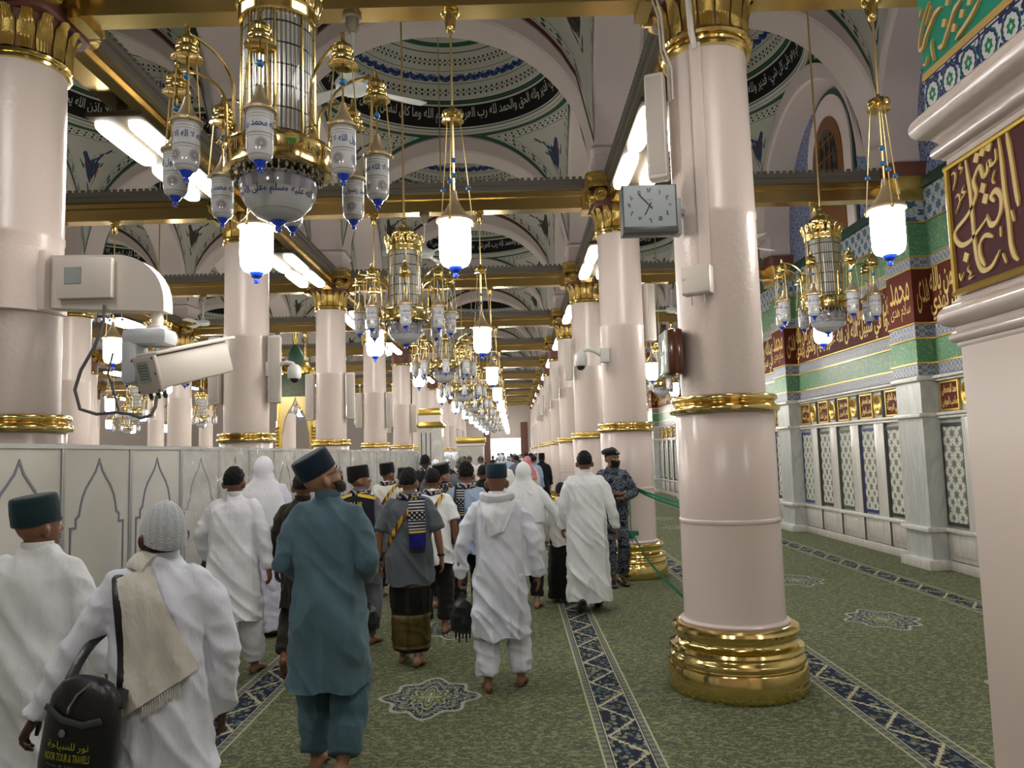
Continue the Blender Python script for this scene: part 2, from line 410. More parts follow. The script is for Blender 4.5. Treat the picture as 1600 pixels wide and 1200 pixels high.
def column(x, y, label, group=None, near=True, big=False):
    t = empty('round_column', (x, y, 0)); tag(t, label, 'column', group, 'thing')
    for k in ('base', 'drum', 'ring', 'shaft', 'neck', 'bell', 'bead', 'abacus', 'impost'):
        put({'neck': 'neck_ring', 'bead': 'bead_band'}.get(k, k), CM['neck_big' if big and k == 'neck' else k], t)
    if near:
        for i in range(16): put('leaf', CM['leaf'], t, rot=(0, 0, 2*PI*(i+0.5)/16))
    for i in range(4):
        for s in (-1, 1):
            if not near and s > 0 and i % 2: continue
            c, n_ = math.cos(i*PI/2), math.sin(i*PI/2)
            put('volute', CM['volute'], t, (0.375*c - s*0.275*n_, 0.375*n_ + s*0.275*c, 5.20), (0, 0, i*PI/2))
    return t
rn = ['row right of the crowd', 'row behind the partition', 'second row past the partition', 'third row past the partition', 'fourth row past the partition']
for xi, x in enumerate(ROWX):
    k = 0
    for y in ROWY:
        if xi < 2 and y < 1: continue
        if y < 3 or (xi >= 2 and y < 5): continue
        if xi >= 2 and y > 40: continue
        if abs(x/y) > 1.1: continue
        extra = ''
        if xi == 0 and k == 0: lab = 'large nearest pink column on polished brass base carrying two clocks and cable ducts'
        elif xi == 0 and k == 1: lab = 'pink column with brass base behind the uniformed guard'
        elif xi == 1 and k == 0: lab = 'pink column at the left edge holding the long camera arm'
        elif xi == 1 and k == 1: lab = 'pink column behind the partition next to the golden gate'
        else: lab = 'pale pink column, %s from the viewer, %s' % (ORD[k], rn[xi])
        column(x, y, lab, 'pink columns of the hall', near=y < 22, big=(xi == 0 and k == 0)); k += 1

# ------------------------------------------------------------------ tie beams
def beam_mesh(L, end=0.46):
    h = L/2 - end
    br = MB(); br.box((0,0,5.215),(2*h,0.17,0.17)); br.box((0,0,5.335),(2*h,0.235,0.085)); br.box((0,0,5.125),(2*h,0.20,0.02))
    for s in (-1, 1):
        br.box((s*(h+0.0),0,5.25),(0.10,0.30,0.36)); br.box((s*(h+0.05),0,5.32),(0.10,0.36,0.30))
    le = MB(); le.box((0,0,5.405),(2*h,0.34,0.06)); le.box((0,0,5.465),(2*h,0.42,0.06))
    n = int(2*h/0.09)
    for i in range(n):
        for s in (-1, 1): le.box((-h+0.045+0.09*i, s*0.20, 5.51),(0.05,0.03,0.04))
    return br.mesh('tie_beam', BRASS, smooth=False), le.mesh('ledge', LEDGE, smooth=False)
BX = beam_mesh(DX); BY = beam_mesh(DY); BW = beam_mesh(WALLX-XR+0.30)
tn = [0]
def beam(meshes, x, y, rz):
    tn[0] += 1
    o = put('trim_%d' % tn[0], meshes[0], None, (x, y, 0), (0, 0, rz)); tag(o, kind='structure')
    put('ledge', meshes[1], o)
for y in ROWY[1:]:
    for xi, x in enumerate(ROWX[:-1]):
        if xi > 1 and y > 40: continue
        beam(BX, x - DX/2 if xi else (XR+XL)/2, y, 0)
    beam(BW, (XR+WALLX-0.30)/2 + 0.15, y, 0)
for y in ROWY[1:-1]:
    for xi, x in enumerate(ROWX):
        if xi > 2 and y > 40: continue
        beam(BY, x, y + DY/2, PI/2)
# the first interval lost its far rows: the centre aisle uses XL..XR
# ------------------------------------------------------------------ vaults
GROUND = (0.60, 0.60, 0.54)
def leaf_rows(n, u, w, per=0.13, off=0.036, rad=0.023):
    cx = n.cell(u, per); aw = n.ma('SUBTRACT', n.ma('ABSOLUTE', w), off)
    dd = n.ma('SQRT', n.ma('ADD', n.ma('POWER', cx, 2.0), n.ma('POWER', aw, 2.0)))
    c2 = n.cell(u, per, per/2)
    d2 = n.ma('SQRT', n.ma('ADD', n.ma('POWER', c2, 2.0), n.ma('POWER', w, 2.0)))
    return n.ma('MAXIMUM', n.lt(dd, rad), n.lt(d2, rad*0.55))
def vault_mat(name, edge, edge2, flower):
    n = NT(name, 0.7, spec=0.2)
    uv = n.nd('ShaderNodeUVMap', uv_map='dist').outputs[0]; st = n.nd('ShaderNodeUVMap', uv_map='pos').outputs[0]
    da, dr, _ = n.sep(uv); s, t, _ = n.sep(st)
    e = n.ma('MINIMUM', da, dr)
    c = n.ramp(n.ma('DIVIDE', e, 0.5), [(0, (0.30, 0.27, 0.26)), (0.06, (0.02, 0.025, 0.02)), (0.09, edge), (0.19, (0.02, 0.025, 0.02)), (0.21, GROUND), (0.27, edge2), (0.29, GROUND), (0.60, edge2), (0.62, GROUND)], 'CONSTANT')
    w_ = n.ma('SUBTRACT', e, 0.22)
    useda = n.lt(da, dr)
    along = n.ma('ADD', n.ma('MULTIPLY', s, 1.0), n.ma('MULTIPLY', n.ma('SUBTRACT', 1.0, useda), 0.03))
    vine = n.ma('MULTIPLY', leaf_rows(n, along, w_), n.band(e, 0.15, 0.29))
    c = n.mix(vine, c, (0.03, 0.05, 0.035))
    fx = n.ma('SUBTRACT', n.ma('PINGPONG', n.ma('ADD', n.ma('DIVIDE', s, 2.2), 0.0), PI/2), PI/4)     # 0 on each diagonal
    fd = n.ma('SQRT', n.ma('ADD', n.ma('POWER', n.ma('MULTIPLY', fx, 4.2), 2.0), n.ma('POWER', n.ma('MULTIPLY', n.ma('SUBTRACT', t, 0.52), 2.9), 2.0)))
    nz = n.noise(n.comb(n.ma('MULTIPLY', fx, 8.0), n.ma('MULTIPLY', t, 7.0), 0.0), 1.6, 2.0)
    fl = n.lt(n.ma('ADD', fd, n.ma('MULTIPLY', n.ma('SUBTRACT', nz, 0.5), 1.3)), 0.30)
    fc = n.ramp(n.noise(n.comb(n.ma('MULTIPLY', fx, 14.0), n.ma('MULTIPLY', t, 12.0), 3.0), 1.5, 1.0), [(0, (0.18, 0.06, 0.05)), (0.40, flower), (0.52, (0.05, 0.10, 0.07)), (0.58, flower), (0.66, (0.28, 0.16, 0.09))], 'CONSTANT')
    c = n.mix(fl, c, fc)
    n.set(Base_Color=c); return n.m
def dome_mat():
    n = NT('dome_paint', 0.7, spec=0.2)
    st = n.nd('ShaderNodeUVMap', uv_map='pos').outputs[0]; s, v, _ = n.sep(st)
    K = 2.4
    stops = [(0, GROUND), (0.03, (0.03, 0.03, 0.03)), (0.045, GROUND), (0.10, (0.03, 0.06, 0.045)), (0.115, GROUND), (0.15, (0.012, 0.012, 0.013)), (0.56, GROUND), (0.60, (0.02, 0.02, 0.02)), (0.61, (0.04, 0.12, 0.075)),
             (0.665, (0.02, 0.02, 0.02)), (0.68, GROUND), (1.00, (0.02, 0.02, 0.02)), (1.012, GROUND), (1.05, (0.02, 0.04, 0.16)), (1.20, GROUND), (1.24, (0.02, 0.02, 0.02)), (1.252, GROUND), (1.62, (0.02, 0.02, 0.02)), (1.635, GROUND),
             (1.75, (0.04, 0.12, 0.075)), (1.85, GROUND)]
    c = n.ramp(n.ma('DIVIDE', v, K), [(p/K, q) for p, q in stops], 'CONSTANT')
    sw = n.ma('ADD', v, n.ma('MULTIPLY', n.ma('ABSOLUTE', n.ma('SINE', n.ma('MULTIPLY', s, 14.0))), 0.05))
    c = n.mix(n.ma('MULTIPLY', n.band(v, 1.05, 1.20), n.gt(n.ma('ABSOLUTE', n.ma('SUBTRACT', sw, 1.145)), 0.052)), c, GROUND)
    c = n.mix(n.ma('MULTIPLY', n.band(v, 1.05, 1.20), n.gt(n.noise(n.comb(n.ma('MULTIPLY', s, 20.0), n.ma('MULTIPLY', v, 20.0), 0.0), 1.0, 1.0), 0.56)), c, (0.10, 0.16, 0.32))
    for v0 in (0.84, 1.43):
        w_ = n.ma('SUBTRACT', v, v0)
        c = n.mix(n.ma('MULTIPLY', leaf_rows(n, s, w_, 0.125, 0.042, 0.026), n.lt(n.ma('ABSOLUTE', w_), 0.10)), c, (0.05, 0.045, 0.035))
    n.set(Base_Color=c); return n.m
VMG = vault_mat('pendentive_green', (0.035, 0.12, 0.075), (0.03, 0.07, 0.05), (0.03, 0.07, 0.22))
VMR = vault_mat('pendentive_red', (0.13, 0.03, 0.025), (0.02, 0.02, 0.02), (0.05, 0.05, 0.05))
DM = dome_mat()
SCRIPT = plain('white_script', (0.55, 0.55, 0.52), 0.6)
VERSE = arabic('بسم الله وما كان لنفس الا باذن الله يخرج الحي وهو على كل شيء قدير ولله الحق والحمد لله رب العرش')
def add_uv(me, name, per_vert):
    uv = me.uv_layers.new(name=name); idx = np.empty(len(me.loops), dtype=np.int32); me.loops.foreach_get('vertex_index', idx)
    uv.data.foreach_set('uv', np.asarray(per_vert, dtype=np.float32)[idx].ravel())
def vault_meshes(a, b_, tagn):
    rx, ry = a-0.05, b_-0.05; zr = ZSPR + RISE + 0.30
    N, Mv = 128, 10; V = []; U1 = []; U2 = []; F = []
    for i in range(N):
        th = 2*PI*i/N; c, s = math.cos(th), math.sin(th); m = max(abs(c), abs(s)); wx, wy = a*c/m, b_*s/m
        q = (abs(s)/abs(c)) if abs(c) >= abs(s) else (abs(c)/abs(s))
        zw = ZSPR + 0.02 + (RISE+0.26)*math.sqrt(max(0, 1-min(1, q)**2))
        px, py = rx*c, ry*s; L = 0; last = None; col_ = []
        for j in range(Mv+1):
            t = j/Mv; k = 1-math.cos(t*PI/2); p = Vector((wx+(px-wx)*k, wy+(py-wy)*k, zw+(zr-zw)*math.sin(t*PI/2)))
            if last is not None: L += (p-last).length
            last = p; col_.append((p, L, t))
        for p, l, t in col_: V.append(p[:]); U1.append((l, L-l)); U2.append((th*2.2, t))
    for i in range(N):
        k = (i+1) % N
        for j in range(Mv): F.append((i*(Mv+1)+j, i*(Mv+1)+j+1, k*(Mv+1)+j+1, k*(Mv+1)+j))
    out = {}
    for nm, mt in (('g', VMG), ('r', VMR)):
        me = bpy.data.meshes.new('pendentives'); me.from_pydata(V, [], F); me.materials.append(mt)
        add_uv(me, 'dist', U1); add_uv(me, 'pos', U2); me.polygons.foreach_set('use_smooth', [True]*len(F)); out[nm] = me
    prof = [(1.0, 0), (0.985, 0.05), (0.97, 0.09), (0.965, 0.13), (0.95, 0.20), (0.925, 0.40), (0.905, 0.52), (0.90, 0.56), (0.88, 0.60), (0.86, 0.66)]
    for i in range(1, 13):
        t = i/12*PI/2; prof.append((0.86*math.cos(t), 0.66+1.05*math.sin(t)))
    V = []; U = []; F = []; K = len(prof)
    cum = [0]
    for i in range(1, K): cum.append(cum[-1]+math.hypot((prof[i][0]-prof[i-1][0])*rx, prof[i][1]-prof[i-1][1]))
    for i in range(N):
        th = 2*PI*i/N
        for (r, z), l in zip(prof, cum): V.append((rx*r*math.cos(th), ry*r*math.sin(th), zr+z)); U.append((th*2.0, l))
    for i in range(N):
        k = (i+1) % N
        for j in range(K-1): F.append((i*K+j, i*K+j+1, k*K+j+1, k*K+j))
    me = bpy.data.meshes.new('dome'); me.from_pydata(V, [], F); me.materials.append(DM); add_uv(me, 'pos', U)
    me.polygons.foreach_set('use_smooth', [True]*len(F)); out['d'] = me
    t = MB(); Ltot = 2*PI; 
    def on(x, y, d):
        a_ = -x; k = (y+0.155)/0.31; r = 0.955-0.035*k
        return (rx*(r-0.012)*math.cos(a_), ry*(r-0.012)*math.sin(a_), zr+0.19+0.29*k)
    text_on(t, VERSE, lambda x, y, d: on(x, y, d), width=PI*0.98, height=0.31, res=1, bold=0.012)
    t2 = MB(); text_on(t2, VERSE, lambda x, y, d: on(x+PI, y, d), width=PI*0.98, height=0.31, res=1, bold=0.012)
    t.add(t2.v, t2.f); out['t'] = t.mesh('inscription', SCRIPT, smooth=False)
    return out
def arch_mesh(hs, T=0.33):
    b = MB(); n = 36; vs = []; fs = []
    for i in range(n+1):
        t = PI*i/n; c, s = math.cos(t), math.sin(t)
        for y in (-T, T):
            vs.append((hs*c, y, ZSPR+RISE*s)); vs.append(((hs-0.03)*c, y*0.86, ZSPR+(RISE-0.03)*s)); vs.append(((hs+0.01)*c, y, ZSPR+(RISE+0.29)*s))
    for i in range(n):
        a, c = i*6, i*6+6
        fs += [(a+1, c+1, c+4, a+4), (a, c, c+1, a+1), (a+4, c+4, c+3, a+3), (a+2, c+2, c, a), (a+3, c+3, c+5, a+5), (a+5, c+5, c+2, a+2)]
    b.add(vs, fs); return b.mesh('arch', PLASTER, ang=25)
AX = arch_mesh(DX/2-0.33); AY = arch_mesh(DY/2-0.33); RBX = (WALLX-0.25-XR)/2; AW = arch_mesh(RBX-0.33+0.12)
VC = vault_meshes(DX/2-0.33, DY/2-0.33, 'c'); VR = vault_meshes(RBX-0.20, DY/2-0.33, 'r')
ceil = empty('ceiling', (0, 0, 0)); tag(ceil, kind='structure')
RCX = (XR+WALLX-0.25)/2
for j, y in enumerate(ROWY[:-1]):
    cy = y + DY/2
    for xi in range(0, len(ROWX)+0):
        if xi == 0: cx, VM_ = (XR+XL)/2, VC
        elif xi == len(ROWX)-1: cx, VM_ = RCX, VR
        else: cx, VM_ = ROWX[xi]-DX/2, VC
        if xi in (2, 3) and y > 40: continue
        odd = (j % 2 == 1) or VM_ is VR
        put('pendentives', VM_['g' if odd else 'r'], ceil, (cx, cy, 0)); put('dome', VM_['d'], ceil, (cx, cy, 0))
        if cy < 30: put('inscription', VM_['t'], ceil, (cx, cy, 0))
        put('arch', AX if VM_ is VC else AW, ceil, (cx, y, 0))
    for xi, x in enumerate(ROWX+[WALLX-0.25]):
        if xi in (3, 4) and y > 40: continue
        put('arch', AY, ceil, (x, cy, 0), (0, 0, PI/2))
# ------------------------------------------------------------------ qibla wall on the right
def marble_mat(name, c0, c1, scale=2.0):
    n = NT(name, 0.22, spec=0.5); o = n.coord()
    wv = n.noise(n.map(o, (1, 2.2, 0.45)), scale, 4.0, 0.6, 1.2)
    c = n.ramp(wv, [(0.30, c0), (0.5, c1), (0.56, c0), (0.75, c1)])
    n.set(Base_Color=c); return n.m
def flower_mat(name, ground, petal, core, line, per=0.15):
    n = NT(name, 0.40, spec=0.4); o = n.coord(); x, y, z = n.sep(o)
    y2 = n.ma('ADD', y, n.ma('MULTIPLY', x, 0.5))
    cy = n.cell(y2, per); cz = n.cell(z, per)
    th = n.ma('ARCTAN2', cz, cy); r = n.ma('DIVIDE', n.ma('SQRT', n.ma('ADD', n.ma('POWER', cy, 2.0), n.ma('POWER', cz, 2.0))), per)
    rr = n.ma('ADD', r, n.ma('MULTIPLY', n.ma('COSINE', n.ma('MULTIPLY', th, 6.0)), 0.06))
    c = n.ramp(rr, [(0, core), (0.11, petal), (0.25, line), (0.28, ground), (0.42, line), (0.44, ground)], 'CONSTANT')
    c2y = n.cell(y2, per, per/2); c2z = n.cell(z, per, per/2)
    r2 = n.ma('DIVIDE', n.ma('SQRT', n.ma('ADD', n.ma('POWER', c2y, 2.0), n.ma('POWER', c2z, 2.0))), per)
    r2 = n.ma('ADD', r2, n.ma('MULTIPLY', n.ma('SINE', n.ma('MULTIPLY', n.ma('ARCTAN2', c2z, c2y), 5.0)), 0.05))
    c = n.mix(n.band(r2, 0.0, 0.20), c, petal); c = n.mix(n.lt(r2, 0.09), c, core)
    c = n.mix(n.ma('MULTIPLY', n.gt(n.noise(o, 40, 1.0), 0.60), 0.6), c, line)
    n.set(Base_Color=c); return n.m
MARB = marble_mat('grey_marble', (0.50, 0.51, 0.48), (0.40, 0.415, 0.40))
MARBW = marble_mat('white_marble', (0.62, 0.61, 0.56), (0.52, 0.51, 0.47))
DADO = marble_mat('pinkish_marble', (0.55, 0.51, 0.46), (0.45, 0.43, 0.40), 3.0)
FLORAL = flower_mat('floral_tile', (0.62, 0.62, 0.53), (0.15, 0.21, 0.18), (0.22, 0.05, 0.10), (0.13, 0.17, 0.15), 0.20)
BLUET = flower_mat('blue_lunette_tile', (0.28, 0.33, 0.46), (0.04, 0.07, 0.25), (0.45, 0.48, 0.52), (0.05, 0.09, 0.28), 0.24)
GREYT = flower_mat('blue_grey_tile', (0.33, 0.35, 0.38), (0.05, 0.065, 0.11), (0.35, 0.36, 0.36), (0.06, 0.075, 0.12), 0.09)
WHITET = flower_mat('white_blue_tile', (0.42, 0.46, 0.46), (0.05, 0.09, 0.16), (0.06, 0.12, 0.30), (0.08, 0.15, 0.15), 0.22)
def green_mat(name, g0, g1, gold):
    n = NT(name, 0.42, spec=0.4); o = n.coord()
    w_ = n.noise(n.map(o, (1, 1, 1.2)), 7.5, 1.5, 0.5, 2.5)
    k = n.lt(n.ma('ABSOLUTE', n.ma('SUBTRACT', w_, 0.5)), 0.022)
    c = n.mix(n.noise(o, 3, 2), g0, g1); c = n.mix(n.ma('MULTIPLY', k, 0.8), c, gold)
    n.set(Base_Color=c); return n.m
GREENT = green_mat('green_glazed_tile', (0.045, 0.165, 0.090), (0.075, 0.215, 0.125), (0.34, 0.34, 0.15))
MAROON = plain('maroon_panel', (0.095, 0.020, 0.013), 0.6, noise=0.2, nscale=8, spec=0.12)
MAROON2 = plain('aubergine_panel', (0.10, 0.028, 0.034), 0.65, noise=0.15, nscale=8, spec=0.15)
GILT = plain('gilt_letters', (0.66, 0.46, 0.14), 0.45, 0.15, noise=0.2, nscale=9, dark=0.7)
GILTF = plain('gilt_frame', (0.66, 0.46, 0.10), 0.28, 0.8, noise=0.2, nscale=12, dark=0.7)
WOOD = plain('orange_wood', (0.22, 0.085, 0.022), 0.4, noise=0.35, nscale=6, bump=0.05)
DKGREEN = plain('dark_green_paint', (0.012, 0.05, 0.035), 0.4)
GLASSD = NT('dark_window_glass', 0.08, spec=0.6, color=(0.02, 0.025, 0.03)).m
SHADEL = plain('painted_shade', (0.10, 0.10, 0.09), 0.6)

W0, W1 = YA, YB
wr = MB(); wr.box((WALLX+0.15, (W0+W1)/2, 4.6), (0.3, W1-W0, 9.2))
wall_right = tag(wr.build('wall_right', MARB, smooth=False), kind='structure')
PW = 0.66            # pilaster width along the hall
BAYW = DY - PW
def yz_box(mb, y, z, d, x0=WALLX, w_=None, h=None): mb.box((x0-d/2, y, z), (d, w_, h))
def slab(name, mat, z0, z1, d, w_, bev=0.0):
    m = MB()
    if bev: m.rbox((-d/2, 0, (z0+z1)/2), (d, w_, z1-z0), bev)
    else: m.box((-d/2, 0, (z0+z1)/2), (d, w_, z1-z0))
    return m.mesh(name, mat, smooth=bool(bev))
WM = {}
MODW = BAYW/5
WM['base_course'] = slab('base_course', DADO, 0, 0.13, 0.055, BAYW, 0.012)
d_ = MB(); d_.rbox((-0.018, 0, 0.32), (0.036, MODW-0.03, 0.36), 0.008); d_.rbox((-0.03, 0.05, 0.32), (0.03, MODW*0.55, 0.24), 0.008)
WM['dado_panel'] = d_.mesh('dado_panel', DADO)
WM['dado_rail'] = slab('dado_rail', MARBW, 0.50, 0.565, 0.075, BAYW, 0.018)
WM['tile_panel'] = slab('tile_panel', FLORAL, 0.60, 1.93, 0.02, MODW*0.56)
t_ = MB(); t_.box((-0.016, 0, 0.615), (0.03, MODW*0.56, 0.05)); t_.box((-0.016, 0, 1.915), (0.03, MODW*0.56, 0.05)); t_.box((-0.016, -MODW*0.27, 1.265), (0.03, 0.02, 1.3)); t_.box((-0.016, MODW*0.27, 1.265), (0.03, 0.02, 1.3))
for nm, c_ in (('tile_border_green', (0.05, 0.10, 0.06)), ('tile_border_blue', (0.02, 0.035, 0.16)), ('tile_border_dark', (0.025, 0.035, 0.03))):
    WM[nm] = t_.mesh('tile_border', plain(nm, c_, 0.3), smooth=False)
WM['strip'] = slab('marble_strip', MARBW, 0.565, 2.03, 0.05, MODW*0.36, 0.006)
WM['shade_line'] = slab('painted_shade_line', SHADEL, 0.13, 2.56, 0.052, 0.014)  # thin dark slab: painted shade for the near side of each marble strip
c_ = MB(); c_.rbox((-0.04, 0, 2.065), (0.08, BAYW, 0.045), 0.015); c_.rbox((-0.03, 0, 2.02), (0.06, BAYW, 0.04), 0.012)
WM['string_course'] = c_.mesh('string_course', MARBW)
c_ = MB(); c_.rbox((-0.05, 0, 2.56), (0.10, BAYW, 0.05), 0.02); c_.rbox((-0.03, 0, 2.52), (0.06, BAYW, 0.04), 0.012)
WM['cornice'] = c_.mesh('cornice', MARBW)
WM['plaque'] = slab('plaque', MAROON, 2.12, 2.47, 0.022, 0.40)
f_ = MB()
for s in (-1, 1):
    f_.box((-0.018, s*0.205, 2.295), (0.036, 0.025, 0.40)); f_.box((-0.018, 0, 2.295+s*0.185), (0.036, 0.43, 0.025))
WM['plaque_frame'] = f_.mesh('plaque_frame', GILTF, smooth=False)
def wall_text(word, w_, h, x=-0.024, z=0.0):
    m = MB(); text_on(m, word, lambda a, b_, d: (x-d*0.0, -a, z+b_), width=w_, height=h, res=2, bold=0.03); return m
PQ = []
for wd in (('محمد رسول', 'خاتم النبيين'), ('احمد المصطفى', 'صاحب الحوض'), ('سيد الخلق', 'نبي الرحمة'), ('الشفيع', 'رسول الملك')):
    m = wall_text(arabic(wd[0]), 0.36, 0.15, z=2.375); m2 = wall_text(arabic(wd[1]), 0.36, 0.14, z=2.215); m.add(m2.v, m2.f)
    PQ.append(m.mesh('plaque_lettering', GILT, smooth=False))
r_ = MB(); r_.lathe([(0.0, 0), (0.125, 0), (0.135, 0.014), (0.135, 0.03), (0.12, 0.038), (0.11, 0.03), (0.0, 0.028)], 28, m=Matrix.Translation((0, 0, 2.295)) @ Matrix.Rotation(-PI/2, 4, 'Y') @ Matrix.Scale(1.2, 4, (1, 0, 0)))
WM['roundel'] = r_.mesh('roundel', GILTF)
m = wall_text(arabic('صلى الله'), 0.16, 0.11, x=-0.04, z=2.34); m2 = wall_text(arabic('عليه وسلم'), 0.16, 0.10, x=-0.04, z=2.23); m.add(m2.v, m2.f)
WM['roundel_text'] = m.mesh('roundel_lettering', MAROON, smooth=False)
BANDS = [('blue_grey_band', GREYT, 2.60, 2.75, 0.03), ('green_band', GREENT, 2.77, 3.08, 0.03), ('blue_grey_band', GREYT, 3.11, 3.28, 0.03), ('maroon_band', MAROON, 3.32, 4.04, 0.025),
         ('blue_grey_band', GREYT, 4.07, 4.21, 0.03), ('green_band', GREENT, 4.23, 4.68, 0.03), ('white_tile_band', WHITET, 4.71, 5.15, 0.03), ('green_moulding', DKGREEN, 5.17, 5.30, 0.07)]
GLN = [2.76, 3.095, 3.30, 4.055, 4.22, 4.695]
def band_set(parent, w_, x, y, dext=0.0):
    for nm, mt, z0, z1, d in BANDS:
        k = (nm, w_, z0, dext)
        if k not in WM: WM[k] = slab(nm, mt, z0, z1, d+dext, w_)
        put(nm, WM[k], parent, (x, y, 0))
    for z in GLN:
        k = ('gold_line', w_, z, dext)
        if k not in WM: WM[k] = slab('gold_line', GILTF, z-0.010, z+0.010, 0.042+dext, w_)
        put('gold_line', WM[k], parent, (x, y, 0))
BT1 = arabic('محمد بن عبدالله رسول الله انما يعمر مساجد الله من امن بالله'); BT2 = arabic('وجاهدوا في سبيل الله ان الله غفور رحيم والحق يهدي')
m = MB(); text_on(m, BT1, lambda a, b_, d: (-0.034, -a, 3.83+b_), width=BAYW-0.05, height=0.44, res=2, bold=0.028)
text_on(m, BT2, lambda a, b_, d: (-0.036, -a, 3.52+b_), width=BAYW-0.05, height=0.40, res=2, bold=0.028)
WM['band_text'] = m.mesh('band_lettering', GILT, smooth=False)
m = MB(); text_on(m, arabic('محمد'), lambda a, b_, d: (-0.034, -a, 3.80+b_), width=PW-0.12, height=0.34, res=2); text_on(m, arabic('سلام هدى'), lambda a, b_, d: (-0.034, -a, 3.50+b_), width=PW-0.12, height=0.26, res=2)
WM['pil_text'] = m.mesh('band_lettering', GILT, smooth=False)
m = MB(); text_on(m, arabic('هدى'), lambda a, b_, d: (a, -0.004, 3.68+b_), width=0.17, height=0.5, res=2)
WM['pil_side_text'] = m.mesh('band_lettering', GILT, smooth=False)
# upper part: blue lunette with an arched wooden window
def arch_plate(hw, z0, zs, top, d, x0, n=24):     # solid plate with arched head, facing -X
    m = MB(); pr = [(-hw, z0)] + [(-hw*math.cos(PI*i/n), zs+(top-zs)*math.sin(PI*i/n)) for i in range(n+1)] + [(hw, z0)]
    k = len(pr); vs = [(x0, y, z) for y, z in pr] + [(x0-d, y, z) for y, z in pr]
    fs = [tuple(range(k)), tuple(range(2*k-1, k-1, -1))] + [(i, i+k, (i+1) % k+k, (i+1) % k) for i in range(k)]
    return m.add(vs, fs)
WM['lunette'] = arch_plate(BAYW/2-0.02, 5.30, 6.0, 7.95, 0.03, 0.0).mesh('lunette_tile', BLUET, smooth=False)
WM['win_border_dark'] = arch_plate(0.98, 5.30, 6.7, 7.92, 0.05, 0.0).mesh('window_edging', DKGREEN, smooth=False)
WM['win_border'] = arch_plate(0.90, 5.30, 6.7, 7.82, 0.08, 0.0).mesh('window_surround', PLASTER, smooth=False)
WM['win_wood'] = arch_plate(0.62, 5.30, 6.6, 7.45, 0.10, 0.0).mesh('window_frame', WOOD, smooth=False)
WM['win_glass'] = arch_plate(0.42, 6.15, 6.6, 7.22, 0.108, 0.0).mesh('window_pane', GLASSD, smooth=False)
m = MB()
for yy in (-0.21, 0.0, 0.21): m.box((-0.115, yy, 6.62), (0.02, 0.022, 0.95))
for zz in (6.4, 6.7, 7.0): m.box((-0.115, 0, zz), (0.02, 0.74, 0.022))
WM['win_bars'] = m.mesh('glazing_bars', WOOD, smooth=False)
WM['sill'] = slab('window_sill', WOOD, 5.95, 6.08, 0.16, 1.35, 0.01)
for j, y in enumerate(ROWY[1:-1]):
    cy = y + DY/2
    if cy < 6 or cy > 46: continue
    P = (WALLX, cy, 0)
    for k in ('base_course', 'dado_rail', 'string_course', 'cornice'): put(k, WM[k], wall_right, P)
    for q in range(5):
        yy = cy - BAYW/2 + MODW*(q+0.5)
        put('dado_panel', WM['dado_panel'], wall_right, (WALLX, yy, 0))
        put('marble_strip', WM['strip'], wall_right, (WALLX, yy-MODW*0.30, 0)); put('painted_shade_line', WM['shade_line'], wall_right, (WALLX, yy-MODW*0.495, 0))
        tp = put('tile_panel', WM['tile_panel'], wall_right, (WALLX, yy+MODW*0.19, 0))
        put('tile_border', WM[('tile_border_blue', 'tile_border_green', 'tile_border_dark')[(q+j) % 3]], tp)
        if cy < 36:
            pl = put('plaque', WM['plaque'], wall_right, (WALLX, yy+MODW*0.17, 0)); put('plaque_frame', WM['plaque_frame'], pl); put('plaque_lettering', PQ[(q*3+j) % 4], pl)
            rd = put('roundel', WM['roundel'], wall_right, (WALLX, yy-MODW*0.28, 0)); put('roundel_lettering', WM['roundel_text'], rd)
    band_set(wall_right, BAYW, WALLX, cy)
    put('band_lettering', WM['band_text'], wall_right, P)
    put('lunette_tile', WM['lunette'], wall_right, P)
    wo = put('window_surround', WM['win_border'], wall_right, P)
    put('window_edging', WM['win_border_dark'], wo)
    for k, nm in (('win_wood', 'window_frame'), ('win_glass', 'window_pane'), ('win_bars', 'glazing_bars'), ('sill', 'window_sill')): put(nm, WM[k], wo)
# pilasters with their wrapped bands and capitals
m = MB(); m.box((0.125, 0, 2.6), (0.25, PW, 5.2)); WM['pil'] = m.mesh('wall_pilaster', MARB, smooth=False)
m = MB(); m.rbox((0.10, 0, 0.07), (0.36, PW+0.12, 0.14), 0.014); m.rbox((0.11, 0, 0.53), (0.34, PW+0.07, 0.07), 0.018); WM['pil_base'] = m.mesh('pilaster_base', MARBW)
m = MB(); m.rbox((0.11, 0, 2.055), (0.33, PW+0.06, 0.06), 0.018); m.rbox((0.11, 0, 2.55), (0.34, PW+0.08, 0.07), 0.02); WM['pil_mould'] = m.mesh('pilaster_moulding', MARBW)
m = MB(); m.loft([(5.0, 0.1, 0, 0.24, 0.36), (5.06, 0.1, 0, 0.25, 0.37), (5.10, 0.1, 0, 0.24, 0.36), (5.25, 0.1, 0, 0.27, 0.40), (5.32, 0.1, 0, 0.32, 0.45)], 32, 10)
WM['pil_cap'] = m.mesh('pilaster_capital', GOLDD, ang=30)
m = MB(); m.loft([(5.32, 0.1, 0, 0.33, 0.46), (5.36, 0.1, 0, 0.34, 0.47), (5.42, 0.1, 0, 0.36, 0.50), (5.5, 0.1, 0, 0.37, 0.51)], 32, 12); m.box((0.1, 0, 5.75), (0.55, 0.66, 0.5)); WM['pil_abacus'] = m.mesh('pilaster_abacus', OXRED, ang=30)
m = MB(); m.box((0.1, 0, 5.75), (0.56, 0.68, 0.46)); WM['pil_impost'] = m.mesh('pilaster_impost', PLASTER, smooth=False)
